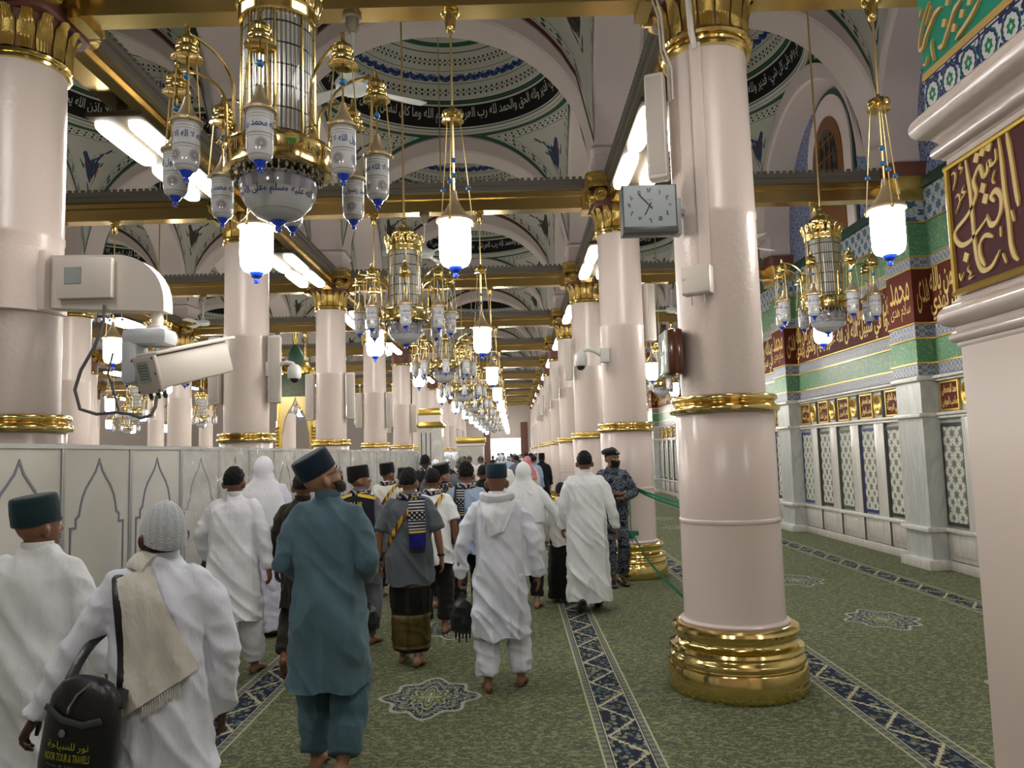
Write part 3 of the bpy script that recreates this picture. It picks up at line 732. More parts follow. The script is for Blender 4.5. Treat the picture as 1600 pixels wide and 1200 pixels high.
for y in ROWY[2:]:
    if y > 46: continue
    q = put('wall_pilaster', WM['pil'], wall_right, (WALLX-0.25, y, 0))
    for k, nm in (('pil_base', 'pilaster_base'), ('pil_mould', 'pilaster_moulding'), ('pil_cap', 'pilaster_capital'), ('pil_abacus', 'pilaster_abacus'), ('pil_impost', 'pilaster_impost')): put(nm, WM[k], q)
    for nm, mt, z0, z1, d in BANDS[:-1]:
        k = ('p', nm, z0)
        if k not in WM: WM[k] = MB().box((0.12, 0, (z0+z1)/2), (0.28, PW+0.04, z1-z0)).mesh(nm, mt, smooth=False)
        put(nm, WM[k], q)
    for z in GLN:
        k = ('pg', z)
        if k not in WM: WM[k] = MB().box((0.12, 0, z), (0.31, PW+0.07, 0.02)).mesh('gold_line', GILTF, smooth=False)
        put('gold_line', WM[k], q)
    put('band_lettering', WM['pil_text'], q, (0.01, 0, 0)); put('band_lettering', WM['pil_side_text'], q, (0.12, -PW/2-0.022, 0))

# ------------------------------------------------------------------ near pier on the right (carved marble block with inscriptions)
PX = 1.60
pier = empty('inscribed_pier', (PX, 0.8, 0)); tag(pier, 'near pink pier with gold-framed purple inscription panel under green tile panel', 'pier', None, 'thing')
def pmesh(name, mb, mat, **k): return mb.build(name, mat, pier, loc=(-PX, -0.8, 0), **k)
GLOSSP = plain('glossy_pink_paint', (0.70, 0.60, 0.55), 0.25, noise=0.08, nscale=1.0, bump=0.35, bscale=16, dark=0.92, coat=0.3)
PPINK = plain('smooth_pink_paint', (0.70, 0.585, 0.53), 0.4, noise=0.15, nscale=1.6, dark=0.93)
m = MB(); m.rbox((PX+0.45, 0.86, 1.05), (0.9, 3.72, 2.1), 0.012); pmesh('shaft_block', m, PPINK)
m = MB(); m.rbox((PX+0.45, 0.86, 2.45), (0.9, 3.72, 0.72), 0.012); pmesh('panel_block', m, GLOSSP)
def mould(prof, z0):
    # profile (out, z) run along the -X face and round the far (+Y) corner
    vs = []; fs = []
    for o_, z in prof:
        vs += [(PX-o_, -1.0, z0+z), (PX-o_, 2.72+o_, z0+z), (PX+0.9, 2.72+o_, z0+z)]
    for i in range(len(prof)-1):
        for k in range(2): fs.append((i*3+k, i*3+k+1, (i+1)*3+k+1, (i+1)*3+k))
    return MB().add(vs, fs)
def halfround(zc, r, out, n=9, flat=0.0): return [(out + r*math.cos(-PI/2+PI*i/n), zc + r*math.sin(-PI/2+PI*i/n)) for i in range(n+1)]
pr = [(0, 2.03), (0.006, 2.04)] + halfround(2.068, 0.020, 0.004) + [(0.008, 2.094)] + halfround(2.145, 0.040, 0.008) + [(0.01, 2.195), (0.0, 2.2)]
pmesh('lower_moulding', mould(pr, 0), GLOSSP, ang=70)
pr = [(0, 2.715), (0.006, 2.72)] + halfround(2.752, 0.026, 0.008) + [(0.015, 2.79), (0.025, 2.80)] + halfround(2.862, 0.052, 0.030) + [(0.04, 2.925), (0.0, 2.93)]
pmesh('upper_moulding', mould(pr, 0), GLOSSP, ang=70)
m = MB(); m.box((PX+0.45, 0.90, 3.35), (0.9, 3.80, 0.9)); pmesh('upper_block', m, PPINK, smooth=False)
m = MB(); m.box((PX-0.006, 0.80, 2.447), (0.012, 3.76, 0.436)); pmesh('inscription_panel', m, MAROON2, smooth=False)
m = MB()
for (y0, z0, y1, z1) in ((-1.0, 2.675, 2.70, 2.675), (-1.0, 2.222, 2.70, 2.222), (2.69, 2.222, 2.69, 2.675)):
    m.tube([(PX-0.012, y0, z0), (PX-0.012, y1, z1)], [(0.014, 0.012)]*2, 8)
pmesh('panel_frame', m, GILTF)
STROKES = [([(2.572, 2.662), (2.567, 2.618), (2.56, 2.547), (2.559, 2.445), (2.558, 2.364), (2.549, 2.3), (2.525, 2.264), (2.481, 2.265), (2.447, 2.29), (2.43, 2.309)], 0.02), ([(2.39, 2.671), (2.385, 2.589), (2.383, 2.486), (2.376, 2.408), (2.375, 2.351), (2.374, 2.309), (2.363, 2.272), (2.345, 2.252)], 0.02), ([(2.35, 2.672), (2.339, 2.581), (2.33, 2.477), (2.323, 2.417)], 0.02), ([(2.411, 2.637), (2.412, 2.6), (2.438, 2.593), (2.45, 2.609), (2.461, 2.578), (2.483, 2.573), (2.496, 2.61), (2.522, 2.595), (2.537, 2.57), (2.528, 2.529), (2.553, 2.493), (2.597, 2.465), (2.656, 2.441), (2.667, 2.415), (2.636, 2.381), (2.588, 2.378), (2.539, 2.399), (2.491, 2.424), (2.473, 2.439)], 0.02), ([(2.435, 2.47), (2.451, 2.491), (2.425, 2.503), (2.402, 2.474), (2.41, 2.43), (2.439, 2.4), (2.468, 2.406), (2.479, 2.441)], 0.022), ([(2.456, 2.359), (2.498, 2.375), (2.531, 2.352), (2.532, 2.312), (2.511, 2.275)], 0.018), ([(2.66, 2.286), (2.65, 2.259), (2.632, 2.284)], 0.008), ([(2.599, 2.301), (2.608, 2.286), (2.593, 2.27), (2.606, 2.253), (2.575, 2.258)], 0.008), ([(2.417, 2.382), (2.419, 2.348)], 0.009), ([(2.358, 2.417), (2.349, 2.377)], 0.01), ([(2.417, 2.294), (2.403, 2.258)], 0.01), ([(2.644, 2.552), (2.626, 2.559), (2.622, 2.532), (2.65, 2.499)], 0.009), ([(2.591, 2.58), (2.605, 2.56), (2.588, 2.554), (2.619, 2.531)], 0.009), ([(2.659, 2.641), (2.639, 2.642), (2.638, 2.618), (2.657, 2.584)], 0.009), ([(2.602, 2.665), (2.609, 2.648), (2.594, 2.642), (2.608, 2.624)], 0.009), ([(2.42, 2.571), (2.437, 2.542), (2.426, 2.527)], 0.009)]
DOTS = [(2.51, 2.646), (2.476, 2.655), (2.442, 2.658), (2.489, 2.534), (2.481, 2.495), (2.612, 2.331)]
GSTR = [([(2.639, 3.257), (2.678, 3.256), (2.711, 3.235), (2.747, 3.209), (2.774, 3.177), (2.799, 3.18)], 0.022), ([(2.522, 3.212), (2.562, 3.201), (2.59, 3.173), (2.619, 3.145), (2.648, 3.117), (2.673, 3.125)], 0.022), ([(2.426, 3.152), (2.455, 3.136), (2.484, 3.122), (2.522, 3.11), (2.547, 3.104), (2.567, 3.093)], 0.02), ([(2.709, 3.321), (2.754, 3.276), (2.788, 3.222), (2.799, 3.184)], 0.01), ([(2.696, 3.3), (2.742, 3.247)], 0.008), ([(2.703, 3.172), (2.717, 3.155), (2.709, 3.092)], 0.008), ([(2.745, 3.13), (2.762, 3.107), (2.778, 3.113)], 0.01), ([(2.759, 3.326), (2.78, 3.297)], 0.008)]
GDOT = [(2.63, 3.192), (2.575, 3.142), (2.524, 3.164), (2.599, 3.254), (2.476, 3.18)]
def smooth_path(p, n=6):
    P = [np.array(q) for q in p]; out = []
    for i in range(len(P)-1):
        a, b_, c, d = P[max(i-1, 0)], P[i], P[i+1], P[min(i+2, len(P)-1)]
        for k in range(n):
            t = k/n
            out.append(0.5*((2*b_) + (-a+c)*t + (2*a-5*b_+4*c-d)*t*t + (-a+3*b_-3*c+d)*t**3))
    out.append(P[-1]); return out
def strokes(mb, L, x, thick=0.006, pen=2.3):
    # broad-nib strokes as raised ribbons on a plane facing -X
    for pts, w_ in L:
        q = smooth_path(pts); n = len(q); vs = []; fs = []
        for i, p in enumerate(q):
            t = q[min(i+1, n-1)] - q[max(i-1, 0)]; t = t/(np.linalg.norm(t)+1e-9); a = math.atan2(t[1], t[0])
            hw = w_/2*(0.55+0.45*abs(math.sin(a-pen)))*min(1, 0.35+4.0*min(i, n-1-i)/n)*1.05
            nx, nz = -t[1]*hw, t[0]*hw
            vs += [(x, p[0]+nx, p[1]+nz), (x, p[0]-nx, p[1]-nz), (x-thick, p[0]+nx*0.9, p[1]+nz*0.9), (x-thick, p[0]-nx*0.9, p[1]-nz*0.9)]
        for i in range(n-1):
            a, c = 4*i, 4*i+4; fs += [(a+2, a+3, c+3, c+2), (a, a+2, c+2, c), (a+3, a+1, c+1, c+3)]
        fs += [(0, 1, 3, 2), (4*n-4, 4*n-2, 4*n-1, 4*n-3)]
        mb.add(vs, fs)
def dots(mb, L, x, s, thick=0.006):
    for y, z in L: mb.box((0, 0, 0), (thick*2, s, s*1.2), Matrix.Translation((x, y, z)) @ Matrix.Rotation(0.5, 4, 'X'))
m = MB(); strokes(m, STROKES, PX-0.012); dots(m, DOTS, PX-0.012, 0.026)
m2 = [([(y-0.42, z) for y, z in p], w_) for p, w_ in STROKES]; strokes(m, m2, PX-0.012); dots(m, [(y-0.42, z) for y, z in DOTS], PX-0.012, 0.026)
pmesh('gold_calligraphy', m, plain('yellow_gold_letters', (0.72, 0.50, 0.14), 0.5), smooth=False)
def lotus_mat():
    n = NT('lotus_tile', 0.15, coat=0.4); o = n.coord(); x, y, z = n.sep(o)
    cy = n.cell(y, 0.113, 0.035); cz = n.ma('SUBTRACT', z, 2.985)
    r = n.ma('SQRT', n.ma('ADD', n.ma('POWER', n.ma('MULTIPLY', cy, 1.0), 2.0), n.ma('POWER', n.ma('MULTIPLY', cz, 0.85), 2.0)))
    th = n.ma('ARCTAN2', cz, cy)
    r1 = n.ma('ADD', r, n.ma('MULTIPLY', n.ma('COSINE', n.ma('MULTIPLY', th, 12.0)), 0.0015))
    r2 = n.ma('ADD', r, n.ma('MULTIPLY', n.ma('COSINE', n.ma('MULTIPLY', th, 6.0)), 0.003))
    c = n.ramp(n.ma('MULTIPLY', r1, 10.0), [(0, (0.60, 0.63, 0.62)), (0.36, (0.02, 0.025, 0.12)), (0.44, (0.02, 0.16, 0.13)), (0.50, (0.58, 0.61, 0.62))], 'CONSTANT')
    c = n.mix(n.ma('MULTIPLY', n.band(r2, 0.006, 0.020), 1.0), c, (0.01, 0.20, 0.10))
    c = n.mix(n.ma('MULTIPLY', n.gt(r1, 0.05), n.gt(n.noise(o, 38, 1.0), 0.54)), c, (0.02, 0.025, 0.14))
    c = n.mix(n.lt(n.ma('ABSOLUTE', n.ma('SUBTRACT', z, 3.042)), 0.004), c, (0.02, 0.02, 0.12))
    n.set(Base_Color=c); return n.m
m = MB(); m.box((PX-0.004, 0.90, 2.99), (0.012, 3.80, 0.125)); pmesh('lotus_tile_strip', m, lotus_mat(), smooth=False)
m = MB(); m.box((PX-0.006, 0.90, 3.068), (0.016, 3.80, 0.028)); pmesh('ochre_line', m, plain('ochre_paint', (0.50, 0.32, 0.08), 0.4), smooth=False)
m = MB(); m.box((PX-0.003, 0.90, 3.45), (0.010, 3.80, 0.74)); pmesh('green_panel', m, plain('emerald_panel', (0.010, 0.27, 0.17), 0.55, noise=0.2, nscale=3, spec=0.2), smooth=False)
m = MB(); strokes(m, GSTR, PX-0.008, 0.012); dots(m, GDOT, PX-0.012, 0.022)
strokes(m, [([(y-0.42, z+0.06) for y, z in p], w_) for p, w_ in GSTR], PX-0.008, 0.012)
pmesh('raised_gold_calligraphy', m, plain('matte_gold_letters', (0.62, 0.42, 0.17), 0.6), smooth=False)
# ------------------------------------------------------------------ outer walls
m = MB(); m.box((XA-0.15, (YA+YB)/2, 4.6), (0.3, YB-YA, 9.2)); tag(m.build('wall_left', PINK, smooth=False), kind='structure')
m = MB(); m.box(((XA+6)/2, YA-0.15, 4.6), (6.3-XA, 0.3, 9.2)); tag(m.build('wall_back', PINK, smooth=False), kind='structure')
m = MB()
xw0, xw1 = -1.75, 0.55
m.box(((XA+xw0)/2, YB+0.15, 4.6), (xw0-XA, 0.3, 9.2)); m.box(((xw1+6.2)/2, YB+0.15, 4.6), (6.2-xw1, 0.3, 9.2)); m.box(((xw0+xw1)/2, YB+0.15, 6.0), (xw1-xw0, 0.3, 6.3))
tag(m.build('wall_front', plain('far_wall_cream', (0.66, 0.56, 0.50), 0.6, noise=0.1), smooth=False), kind='structure')
wn = empty('window_1', (0, YB, 0)); tag(wn, kind='structure')
m = MB(); m.box(((xw0+xw1)/2, 0.25, 1.4), (xw1-xw0, 0.02, 2.9)); m.build('pane', emit('bright_daylight', (0.86, 0.90, 1.0), 2.2), wn, smooth=False)
m = MB()
for q in (0.0, 0.5, 1.0): m.box((xw0+(xw1-xw0)*q, 0.2, 1.45), (0.05, 0.06, 2.9))
for z in (0.9, 1.9, 2.85): m.box(((xw0+xw1)/2, 0.2, z), (xw1-xw0, 0.06, 0.05))
m.build('mullions', plain('pale_blue_frame', (0.5, 0.55, 0.7), 0.4), wn, smooth=False)
m = MB()
for x in (xw0-0.25, xw1+0.25): m.box((x, -0.05, 2.0), (0.5, 0.12, 4.0))
m.build('door_leaf', plain('brown_door', (0.16, 0.06, 0.035), 0.5, noise=0.2), wn, smooth=False)
# ------------------------------------------------------------------ partition
PARTW = plain('partition_white', (0.58, 0.56, 0.51), 0.12, noise=0.05, nscale=1.5, dark=0.94, coat=0.5)
ALU = plain('aluminium_grey', (0.40, 0.41, 0.42), 0.35, 0.6)
LINEG = plain('grey_blue_line', (0.14, 0.15, 0.19), 0.5)
PMW = 0.93; PXX = -3.10; PZ = 1.845
m = MB(); m.box((0, 0, 0.93), (0.03, PMW-0.035, 1.78)); pm_panel = m.mesh('panel_sheet', PARTW, smooth=False)
m = MB()
for s in (-1, 1): m.box((0, s*(PMW/2-0.012), 0.93), (0.05, 0.022, 1.84))
m.box((0, 0, PZ-0.015), (0.055, PMW-0.002, 0.03)); m.box((0, 0, 0.03), (0.055, PMW-0.002, 0.06)); pm_frame = m.mesh('panel_frame', ALU, smooth=False)
pts = [(-0.36, 0.14), (-0.36, 1.26), (-0.295, 1.26), (-0.295, 1.32), (-0.255, 1.345), (-0.24, 1.40), (-0.215, 1.47), (-0.17, 1.535), (-0.10, 1.60), (-0.045, 1.655), (0, 1.735)]
pts = pts + [(-u, v) for u, v in reversed(pts[:-1])]
m = MB()
for i in range(len(pts)-1):
    (u0, v0), (u1, v1) = pts[i], pts[i+1]; L = math.hypot(u1-u0, v1-v0); a = math.atan2(v1-v0, u1-u0)
    m.box((0, 0, 0), (0.006, L+0.02, 0.02), Matrix.Translation((0.016, (u0+u1)/2, (v0+v1)/2)) @ Matrix.Rotation(a, 4, 'X'))
pm_line = m.mesh('arch_outline', LINEG, smooth=False)
n = NT('clear_plastic_film', 0.06, spec=0.6, color=(0.75, 0.76, 0.75)); o_ = n.coord()
n.b.inputs['Alpha'].default_value = 0.30
n.bump(n.noise(n.map(o_, (1, 2.5, 1)), 3.2, 4.0, 0.6, 1.0), 1.0, 0.10); FILM = n.m
def film(seed):
    m = MB(); rr = random.Random(seed)
    ph = [rr.uniform(0, 6) for _ in range(6)]
    def fn(u, v):
        y = (u-0.5)*(PMW-0.01); z = 0.05 + 1.80*v
        d = 0.012*math.sin(9*y+5*z+ph[0]) + 0.010*math.sin(17*z-7*y+ph[1]) + 0.008*math.sin(23*y+9*z*z+ph[2])
        return (0.045 + d*0.8 + 0.006*math.sin(40*z+13*y+ph[3]), y, z)
    return m.grid(fn, 24, 40).mesh('plastic_film', FILM)
films = [film(1), film(2), film(3)]
y = 2.48 + PMW/2 - PMW*1; k = 0
while y < 44:
    if y > 2.0:
        o = empty('partition_panel', (PXX, y, 0))
        st = 'white partition panel with grey pointed-arch outline' if k < 7 else 'plastic-wrapped white partition panel'
        lab = ('%s, %s from the left edge' % (st, ORD[k])) if k < 7 else '%s, further along behind the walking crowd' % st
        tag(o, lab, 'partition', 'white partition panels' if k < 7 else 'plastic-wrapped partition panels')
        put('panel_sheet', pm_panel, o); put('panel_frame', pm_frame, o)
        if k < 10: put('arch_outline', pm_line, o)
        if k >= 6: put('plastic_film', films[k % 3], o)
        k += 1
    y += PMW
# ------------------------------------------------------------------ lamps
def lantern_glass_mat():
    n = NT('painted_white_glass', 0.15, spec=0.5, coat=0.4); o = n.coord(); x, y, z = n.sep(o)
    th = n.ma('ARCTAN2', y, x)
    zz = n.ma('MULTIPLY', z, -1.0)              # 0 at rim, down positive (object origin at rim)
    wht = (0.60, 0.61, 0.62)
    c = n.ramp(n.ma('DIVIDE', zz, 0.245), [(0, (0.45, 0.42, 0.38)), (0.06, wht), (0.10, (0.36, 0.33, 0.36)), (0.12, wht), (0.16, (0.40, 0.34, 0.30)), (0.175, wht), (0.46, (0.36, 0.33, 0.36)), (0.49, wht), (0.52, (0.40, 0.34, 0.30)), (0.54, wht), (0.86, (0.38, 0.36, 0.38)), (0.88, wht)], 'CONSTANT')
    cu = n.cell(n.ma('MULTIPLY', th, 0.062), 0.0974); cv = n.ma('SUBTRACT', zz, 0.168)
    rr = n.ma('SQRT', n.ma('ADD', n.ma('POWER', cu, 2.0), n.ma('POWER', cv, 2.0)))
    c = n.mix(n.lt(rr, 0.030), c, (0.40, 0.38, 0.39)); c = n.mix(n.band(rr, 0.008, 0.020), c, (0.28, 0.26, 0.28))
    n.set(Base_Color=c)
    n.b.inputs['Emission Color'].default_value = (0.8, 0.82, 0.9, 1); n.b.inputs['Emission Strength'].default_value = 0.0
    return n.m
LGLASS = lantern_glass_mat()
def drum_glass_mat():
    n = NT('ribbed_crystal', 0.10, spec=0.8, coat=0.5); o = n.coord(); x, y, z = n.sep(o)
    th = n.ma('ARCTAN2', y, x)
    st = n.ma('SINE', n.ma('MULTIPLY', th, 48.0))
    c = n.mix(n.ma('ADD', n.ma('MULTIPLY', st, 0.5), 0.5), (0.20, 0.195, 0.18), (0.52, 0.51, 0.48))
    c = n.mix(n.lt(n.ma('ABSOLUTE', n.cell(z, 0.115)), 0.005), c, (0.04, 0.04, 0.035))
    n.set(Base_Color=c, Roughness=0.15); n.b.inputs['Metallic'].default_value = 0.25
    n.bump(st, 0.5, 0.01); return n.m
CRYST = drum_glass_mat()
def bowl_mat():
    n = NT('etched_bowl_glass', 0.12, spec=0.6, coat=0.4); o = n.coord(); x, y, z = n.sep(o)
    th = n.ma('ARCTAN2', y, x)
    c = n.ramp(n.ma('DIVIDE', n.ma('MULTIPLY', z, -1.0), 0.26), [(0, (0.35, 0.34, 0.35)), (0.10, (0.20, 0.19, 0.21)), (0.14, (0.33, 0.32, 0.35)), (0.36, (0.42, 0.38, 0.32)), (0.40, (0.52, 0.53, 0.55)), (0.72, (0.42, 0.38, 0.32)), (0.75, (0.48, 0.48, 0.50)), (0.9, (0.38, 0.36, 0.38))], 'CONSTANT')
    st = n.gt(n.ma('ABSOLUTE', n.cell(th, 0.42)), 0.12)
    zz = n.ma('MULTIPLY', z, -1.0)
    c = n.mix(n.ma('MULTIPLY', st, n.band(zz, 0.036, 0.094)), c, (0.22, 0.20, 0.24))
    n.set(Base_Color=c); return n.m
BOWL = bowl_mat()
LITG = emit('lit_opal_glass', (1.0, 0.95, 0.88), LAMP)
TUBEM = emit('fluorescent_panel', (1.0, 0.97, 0.91), TUBE)
INK = plain('blue_ink', (0.03, 0.045, 0.20), 0.4)
INKD = plain('engraved_brass', (0.22, 0.14, 0.03), 0.4, 0.7)
CREED = arabic('لا اله الا الله محمد رسول الله'); CREED2 = arabic('لا اله الا الله محمد رسول الله صلى الله عليه وسلم وعلى اله وصحبه')
# --- lantern parts (origin on the lantern axis at glass rim height)
def g_prof(R, H, tip=True): return [(R*1.0, 0), (R, -H*0.60), (R*0.985, -H*0.78), (R*0.92, -H*0.88), (R*0.78, -H*0.955), (R*0.5, -H), (0.0, -H)]
LR, LH = 0.062, 0.235
lm = {}
lm['glass'] = MB().lathe(g_prof(LR, LH), 24).mesh('lantern', LGLASS)
lm['tip'] = MB().lathe([(0.0, -LH-0.052), (0.012, -LH-0.050), (0.014, -LH-0.036), (0.010, -LH-0.028), (0.020, -LH-0.020), (0.032, -LH+0.000), (0.036, -LH+0.012)], 16).mesh('blue_tip', BLUEG)
m = MB(); m.lathe([(LR*0.95, -0.004), (LR*1.20, 0.0), (LR*1.22, 0.012), (LR*1.02, 0.02), (LR*0.7, 0.045), (0.022, 0.09), (0.012, 0.13), (0.0, 0.135)], 24); lm['rim'] = m.mesh('rim_cone', plain('soft_gold', (0.55, 0.44, 0.28), 0.35, 0.7))
m = MB(); m.lathe([(0.0, 0.53), (0.010, 0.52), (0.012, 0.48), (0.022, 0.465), (0.045, 0.45), (0.052, 0.43), (0.046, 0.415), (0.054, 0.405), (0.058, 0.39), (0.052, 0.375), (0.072, 0.355), (0.074, 0.35), (0.05, 0.358), (0.0, 0.36)], 20)
m.tube([(0, 0, 0.36), (0, 0, 0.10)], 0.006, 6); lm['cap'] = m.mesh('lantern_cap', GOLD)
m = MB()
for i in range(3):
    a = 2*PI*i/3 + 0.5
    m.tube([(0.045*math.cos(a), 0.045*math.sin(a), 0.37), (LR*1.22*math.cos(a), LR*1.22*math.sin(a), 0.01)], 0.0035, 5)
    m.ell((LR*1.25*math.cos(a), LR*1.25*math.sin(a), 0.005), (0.010, 0.010, 0.012), 8, 6)
lm['chain'] = m.mesh('chains', WIRE)
lm['bead'] = MB().ell((0, 0, 0.235), (0.019, 0.019, 0.019), 12, 8).mesh('bead', BEAD)
m = MB(); text_on(m, CREED, lambda a, b_, d: ((LR+0.0015)*math.cos(-a/LR*-1), (LR+0.0015)*math.sin(a/LR), -0.075+b_), width=2*PI*LR*0.97, height=0.046, res=1, bold=0.02)
lm['text'] = m.mesh('lettering', INK, smooth=False)
# --- chandelier (origin: ring mid height z = 0 -> world 3.29)
cm = {}
m = MB(); m.lathe([(0.262, -0.07), (0.276, -0.066), (0.272, -0.05), (0.270, 0.045), (0.278, 0.058), (0.275, 0.07), (0.255, 0.07), (0.18, 0.075), (0.18, 0.02), (0.24, -0.06)], 48); cm['ring'] = m.mesh('inscribed_ring', GOLD)
m = MB(); text_on(m, CREED2, lambda a, b_, d: (0.274*math.cos(a/0.274), 0.274*math.sin(a/0.274), b_-0.004), width=2*PI*0.274*0.96, height=0.078, res=1, bold=0.02); cm['ringtext'] = m.mesh('ring_lettering', INKD, smooth=False)
m = MB(); m.lathe([(0.165, -0.10), (0.198, -0.115), (0.200, -0.15), (0.192, -0.20), (0.165, -0.255), (0.115, -0.305), (0.055, -0.332), (0.0, -0.336)], 40, c=(0, 0, 0.10)); cm['bowl'] = m.mesh('glass_bowl', BOWL)
m = MB(); text_on(m, CREED2, lambda a, b_, d: ((0.187+0.42*b_)*math.cos(a/0.182), (0.187+0.42*b_)*math.sin(a/0.182), -0.118+b_*1.0), width=2*PI*0.182*0.98, height=0.050, res=1, bold=0.02); cm['bowltext'] = m.mesh('bowl_lettering', INK, smooth=False)
m = MB(); m.lathe([(0.0, -0.29), (0.016, -0.285), (0.018, -0.27), (0.012, -0.258), (0.03, -0.246), (0.05, -0.23)], 14); cm['bowltip'] = m.mesh('blue_tip', BLUEG)
m = MB()
for i in range(40):
    a = 2*PI*i/40
    for r, z in ((0.235, -0.075), (0.205, -0.095), (0.175, -0.11)): m.ell((r*math.cos(a), r*math.sin(a), z-0.012*(i % 2)), (0.008, 0.008, 0.016), 5, 4)
m.lathe([(0.17, -0.09), (0.19, -0.10), (0.17, -0.11)], 30)
cm['fringe'] = m.mesh('crystal_fringe', CRYST)
m = MB(); m.lathe([(0.183, 0.07), (0.180, 0.76)], 48, cap=False); cm['drum'] = m.mesh('crystal_cylinder', CRYST)
m = MB()
for i in range(8):
    a = 2*PI*i/8 + 0.2; m.tube([(0.188*math.cos(a), 0.188*math.sin(a), 0.07), (0.186*math.cos(a), 0.186*math.sin(a), 0.78)], 0.009, 6)
cm['ribs'] = m.mesh('brass_ribs', GOLD)
m = MB(); m.lathe([(0.175, 0.74), (0.20, 0.745), (0.205, 0.76), (0.202, 0.80), (0.208, 0.815), (0.20, 0.83), (0.17, 0.83), (0.12, 0.85), (0.07, 0.90), (0.0, 0.90)], 40)
for i in range(16):
    a = 2*PI*i/16
    M_ = Matrix.Rotation(a, 4, 'Z') @ Matrix.Translation((0.215, 0, 0.86)) @ Matrix.Rotation(0.28, 4, 'Y')
    m.rbox((0, 0, 0), (0.014, 0.055, 0.085), 0.005, M_); m.ell((0, 0, 0.045), (0.010, 0.024, 0.024), 8, 6, M_)
cm['crown'] = m.mesh('crown', GOLD)
m = MB(); m.lathe([(0.06, 0.88), (0.10, 0.90), (0.135, 0.935), (0.142, 0.965), (0.13, 1.0), (0.09, 1.035), (0.045, 1.06), (0.024, 1.09), (0.018, 1.12), (0.026, 1.13), (0.020, 1.15), (0.010, 1.16)], 28); cm['onion'] = m.mesh('onion_finial', GOLD)
m = MB(); m.tube([(0, 0, 1.14), (0, 0, 6.66)], 0.012, 8); cm['rod'] = m.mesh('hanging_rod', WIRE)
m = MB(); R_ = 0.515
pts = []
for i in range(15):
    t = i/14
    if t < 0.35: q = t/0.35; pts.append((0.262+0.005*q, 0, 0.06+0.24*q))
    else: q = (t-0.35)/0.65*PI/2; pts.append((0.267+(R_-0.267)*(1-math.cos(q)), 0, 0.30+0.19*math.sin(q)))
m.tube(pts, 0.0085, 6)
m.tube([(0.262, 0.035, 0.065), (0.264, 0.03, 0.105), (0.265, 0, 0.125), (0.264, -0.03, 0.105), (0.262, -0.035, 0.065)], 0.006, 5)
sp = [(0.285+0.03*(1-0.03*i)*math.cos(0.55*i)*max(0.2, 1-i/16), 0, 0.10+0.03*math.sin(0.55*i)*max(0.2, 1-i/16)) for i in range(14)]
m.tube(sp, 0.005, 5); cm['arm'] = m.mesh('arm', GOLD)
LZ = 0.04      # lantern rim height relative to ring centre
def chandelier(x, y, z, label, detail, group='ornate brass chandeliers'):
    t = empty('chandelier', (x, y, z)); tag(t, label, 'chandelier', group)
    r = put('inscribed_ring', cm['ring'], t)
    b_ = put('glass_bowl', cm['bowl'], t, (0, 0, -0.085)); put('crystal_fringe', cm['fringe'], t)
    dr = put('crystal_cylinder', cm['drum'], t); put('crown', cm['crown'], t); put('onion_finial', cm['onion'], t); put('hanging_rod', cm['rod'], t)
    if detail >= 1: put('blue_tip', cm['bowltip'], b_); put('brass_ribs', cm['ribs'], dr)
    if detail >= 2: put('ring_lettering', cm['ringtext'], r); put('bowl_lettering', cm['bowltext'], b_)
    for i in range(8):
        a = math.radians(-172 + 45*i)
        put('arm', cm['arm'], t, rot=(0, 0, a))
        L = put('lantern', lm['glass'], t, (R_*math.cos(a), R_*math.sin(a), LZ), (0, 0, a + 1.7*i + PI))
        put('lantern_cap', lm['cap'], L, (0, 0, -0.03)); put('rim_cone', lm['rim'], L)
        if detail >= 1: put('blue_tip', lm['tip'], L); put('chains', lm['chain'], L)
        if detail >= 2: put('bead', lm['bead'], L); put('lettering', lm['text'], L)
    return t
CX = -1.20; CZ = 3.29
CY = [3.75 + 4.95*k for k in range(0, 10)]
for k, y in enumerate(CY):
    chandelier(CX, y + (0.18 if k == 0 else 0), CZ - (0.03 if k == 0 else 0), 'ornate brass chandelier of the central aisle, %s from the viewer' % ORD[k] if k else 'large brass and crystal chandelier hanging nearest above the central aisle', 2 if k < 2 else 1 if k < 4 else 0)
for k, y in enumerate(CY[1:6]):
    chandelier(RCX+0.1, y, CZ, 'brass chandelier in front of the tiled right-hand wall, %s from the viewer' % ORD[k], 2 if k == 0 else 0)
for q, x in enumerate((XL-DX/2, XL-1.5*DX, XL-2.5*DX)):
    for k, y in enumerate(CY[1:7]):
        if abs(x/y) > 0.72: continue
        chandelier(x, y, CZ, 'brass chandelier beyond the white partition, %s aisle, at %s bay' % (ORD[q], ORD[k]), 1 if y < 16 else 0)
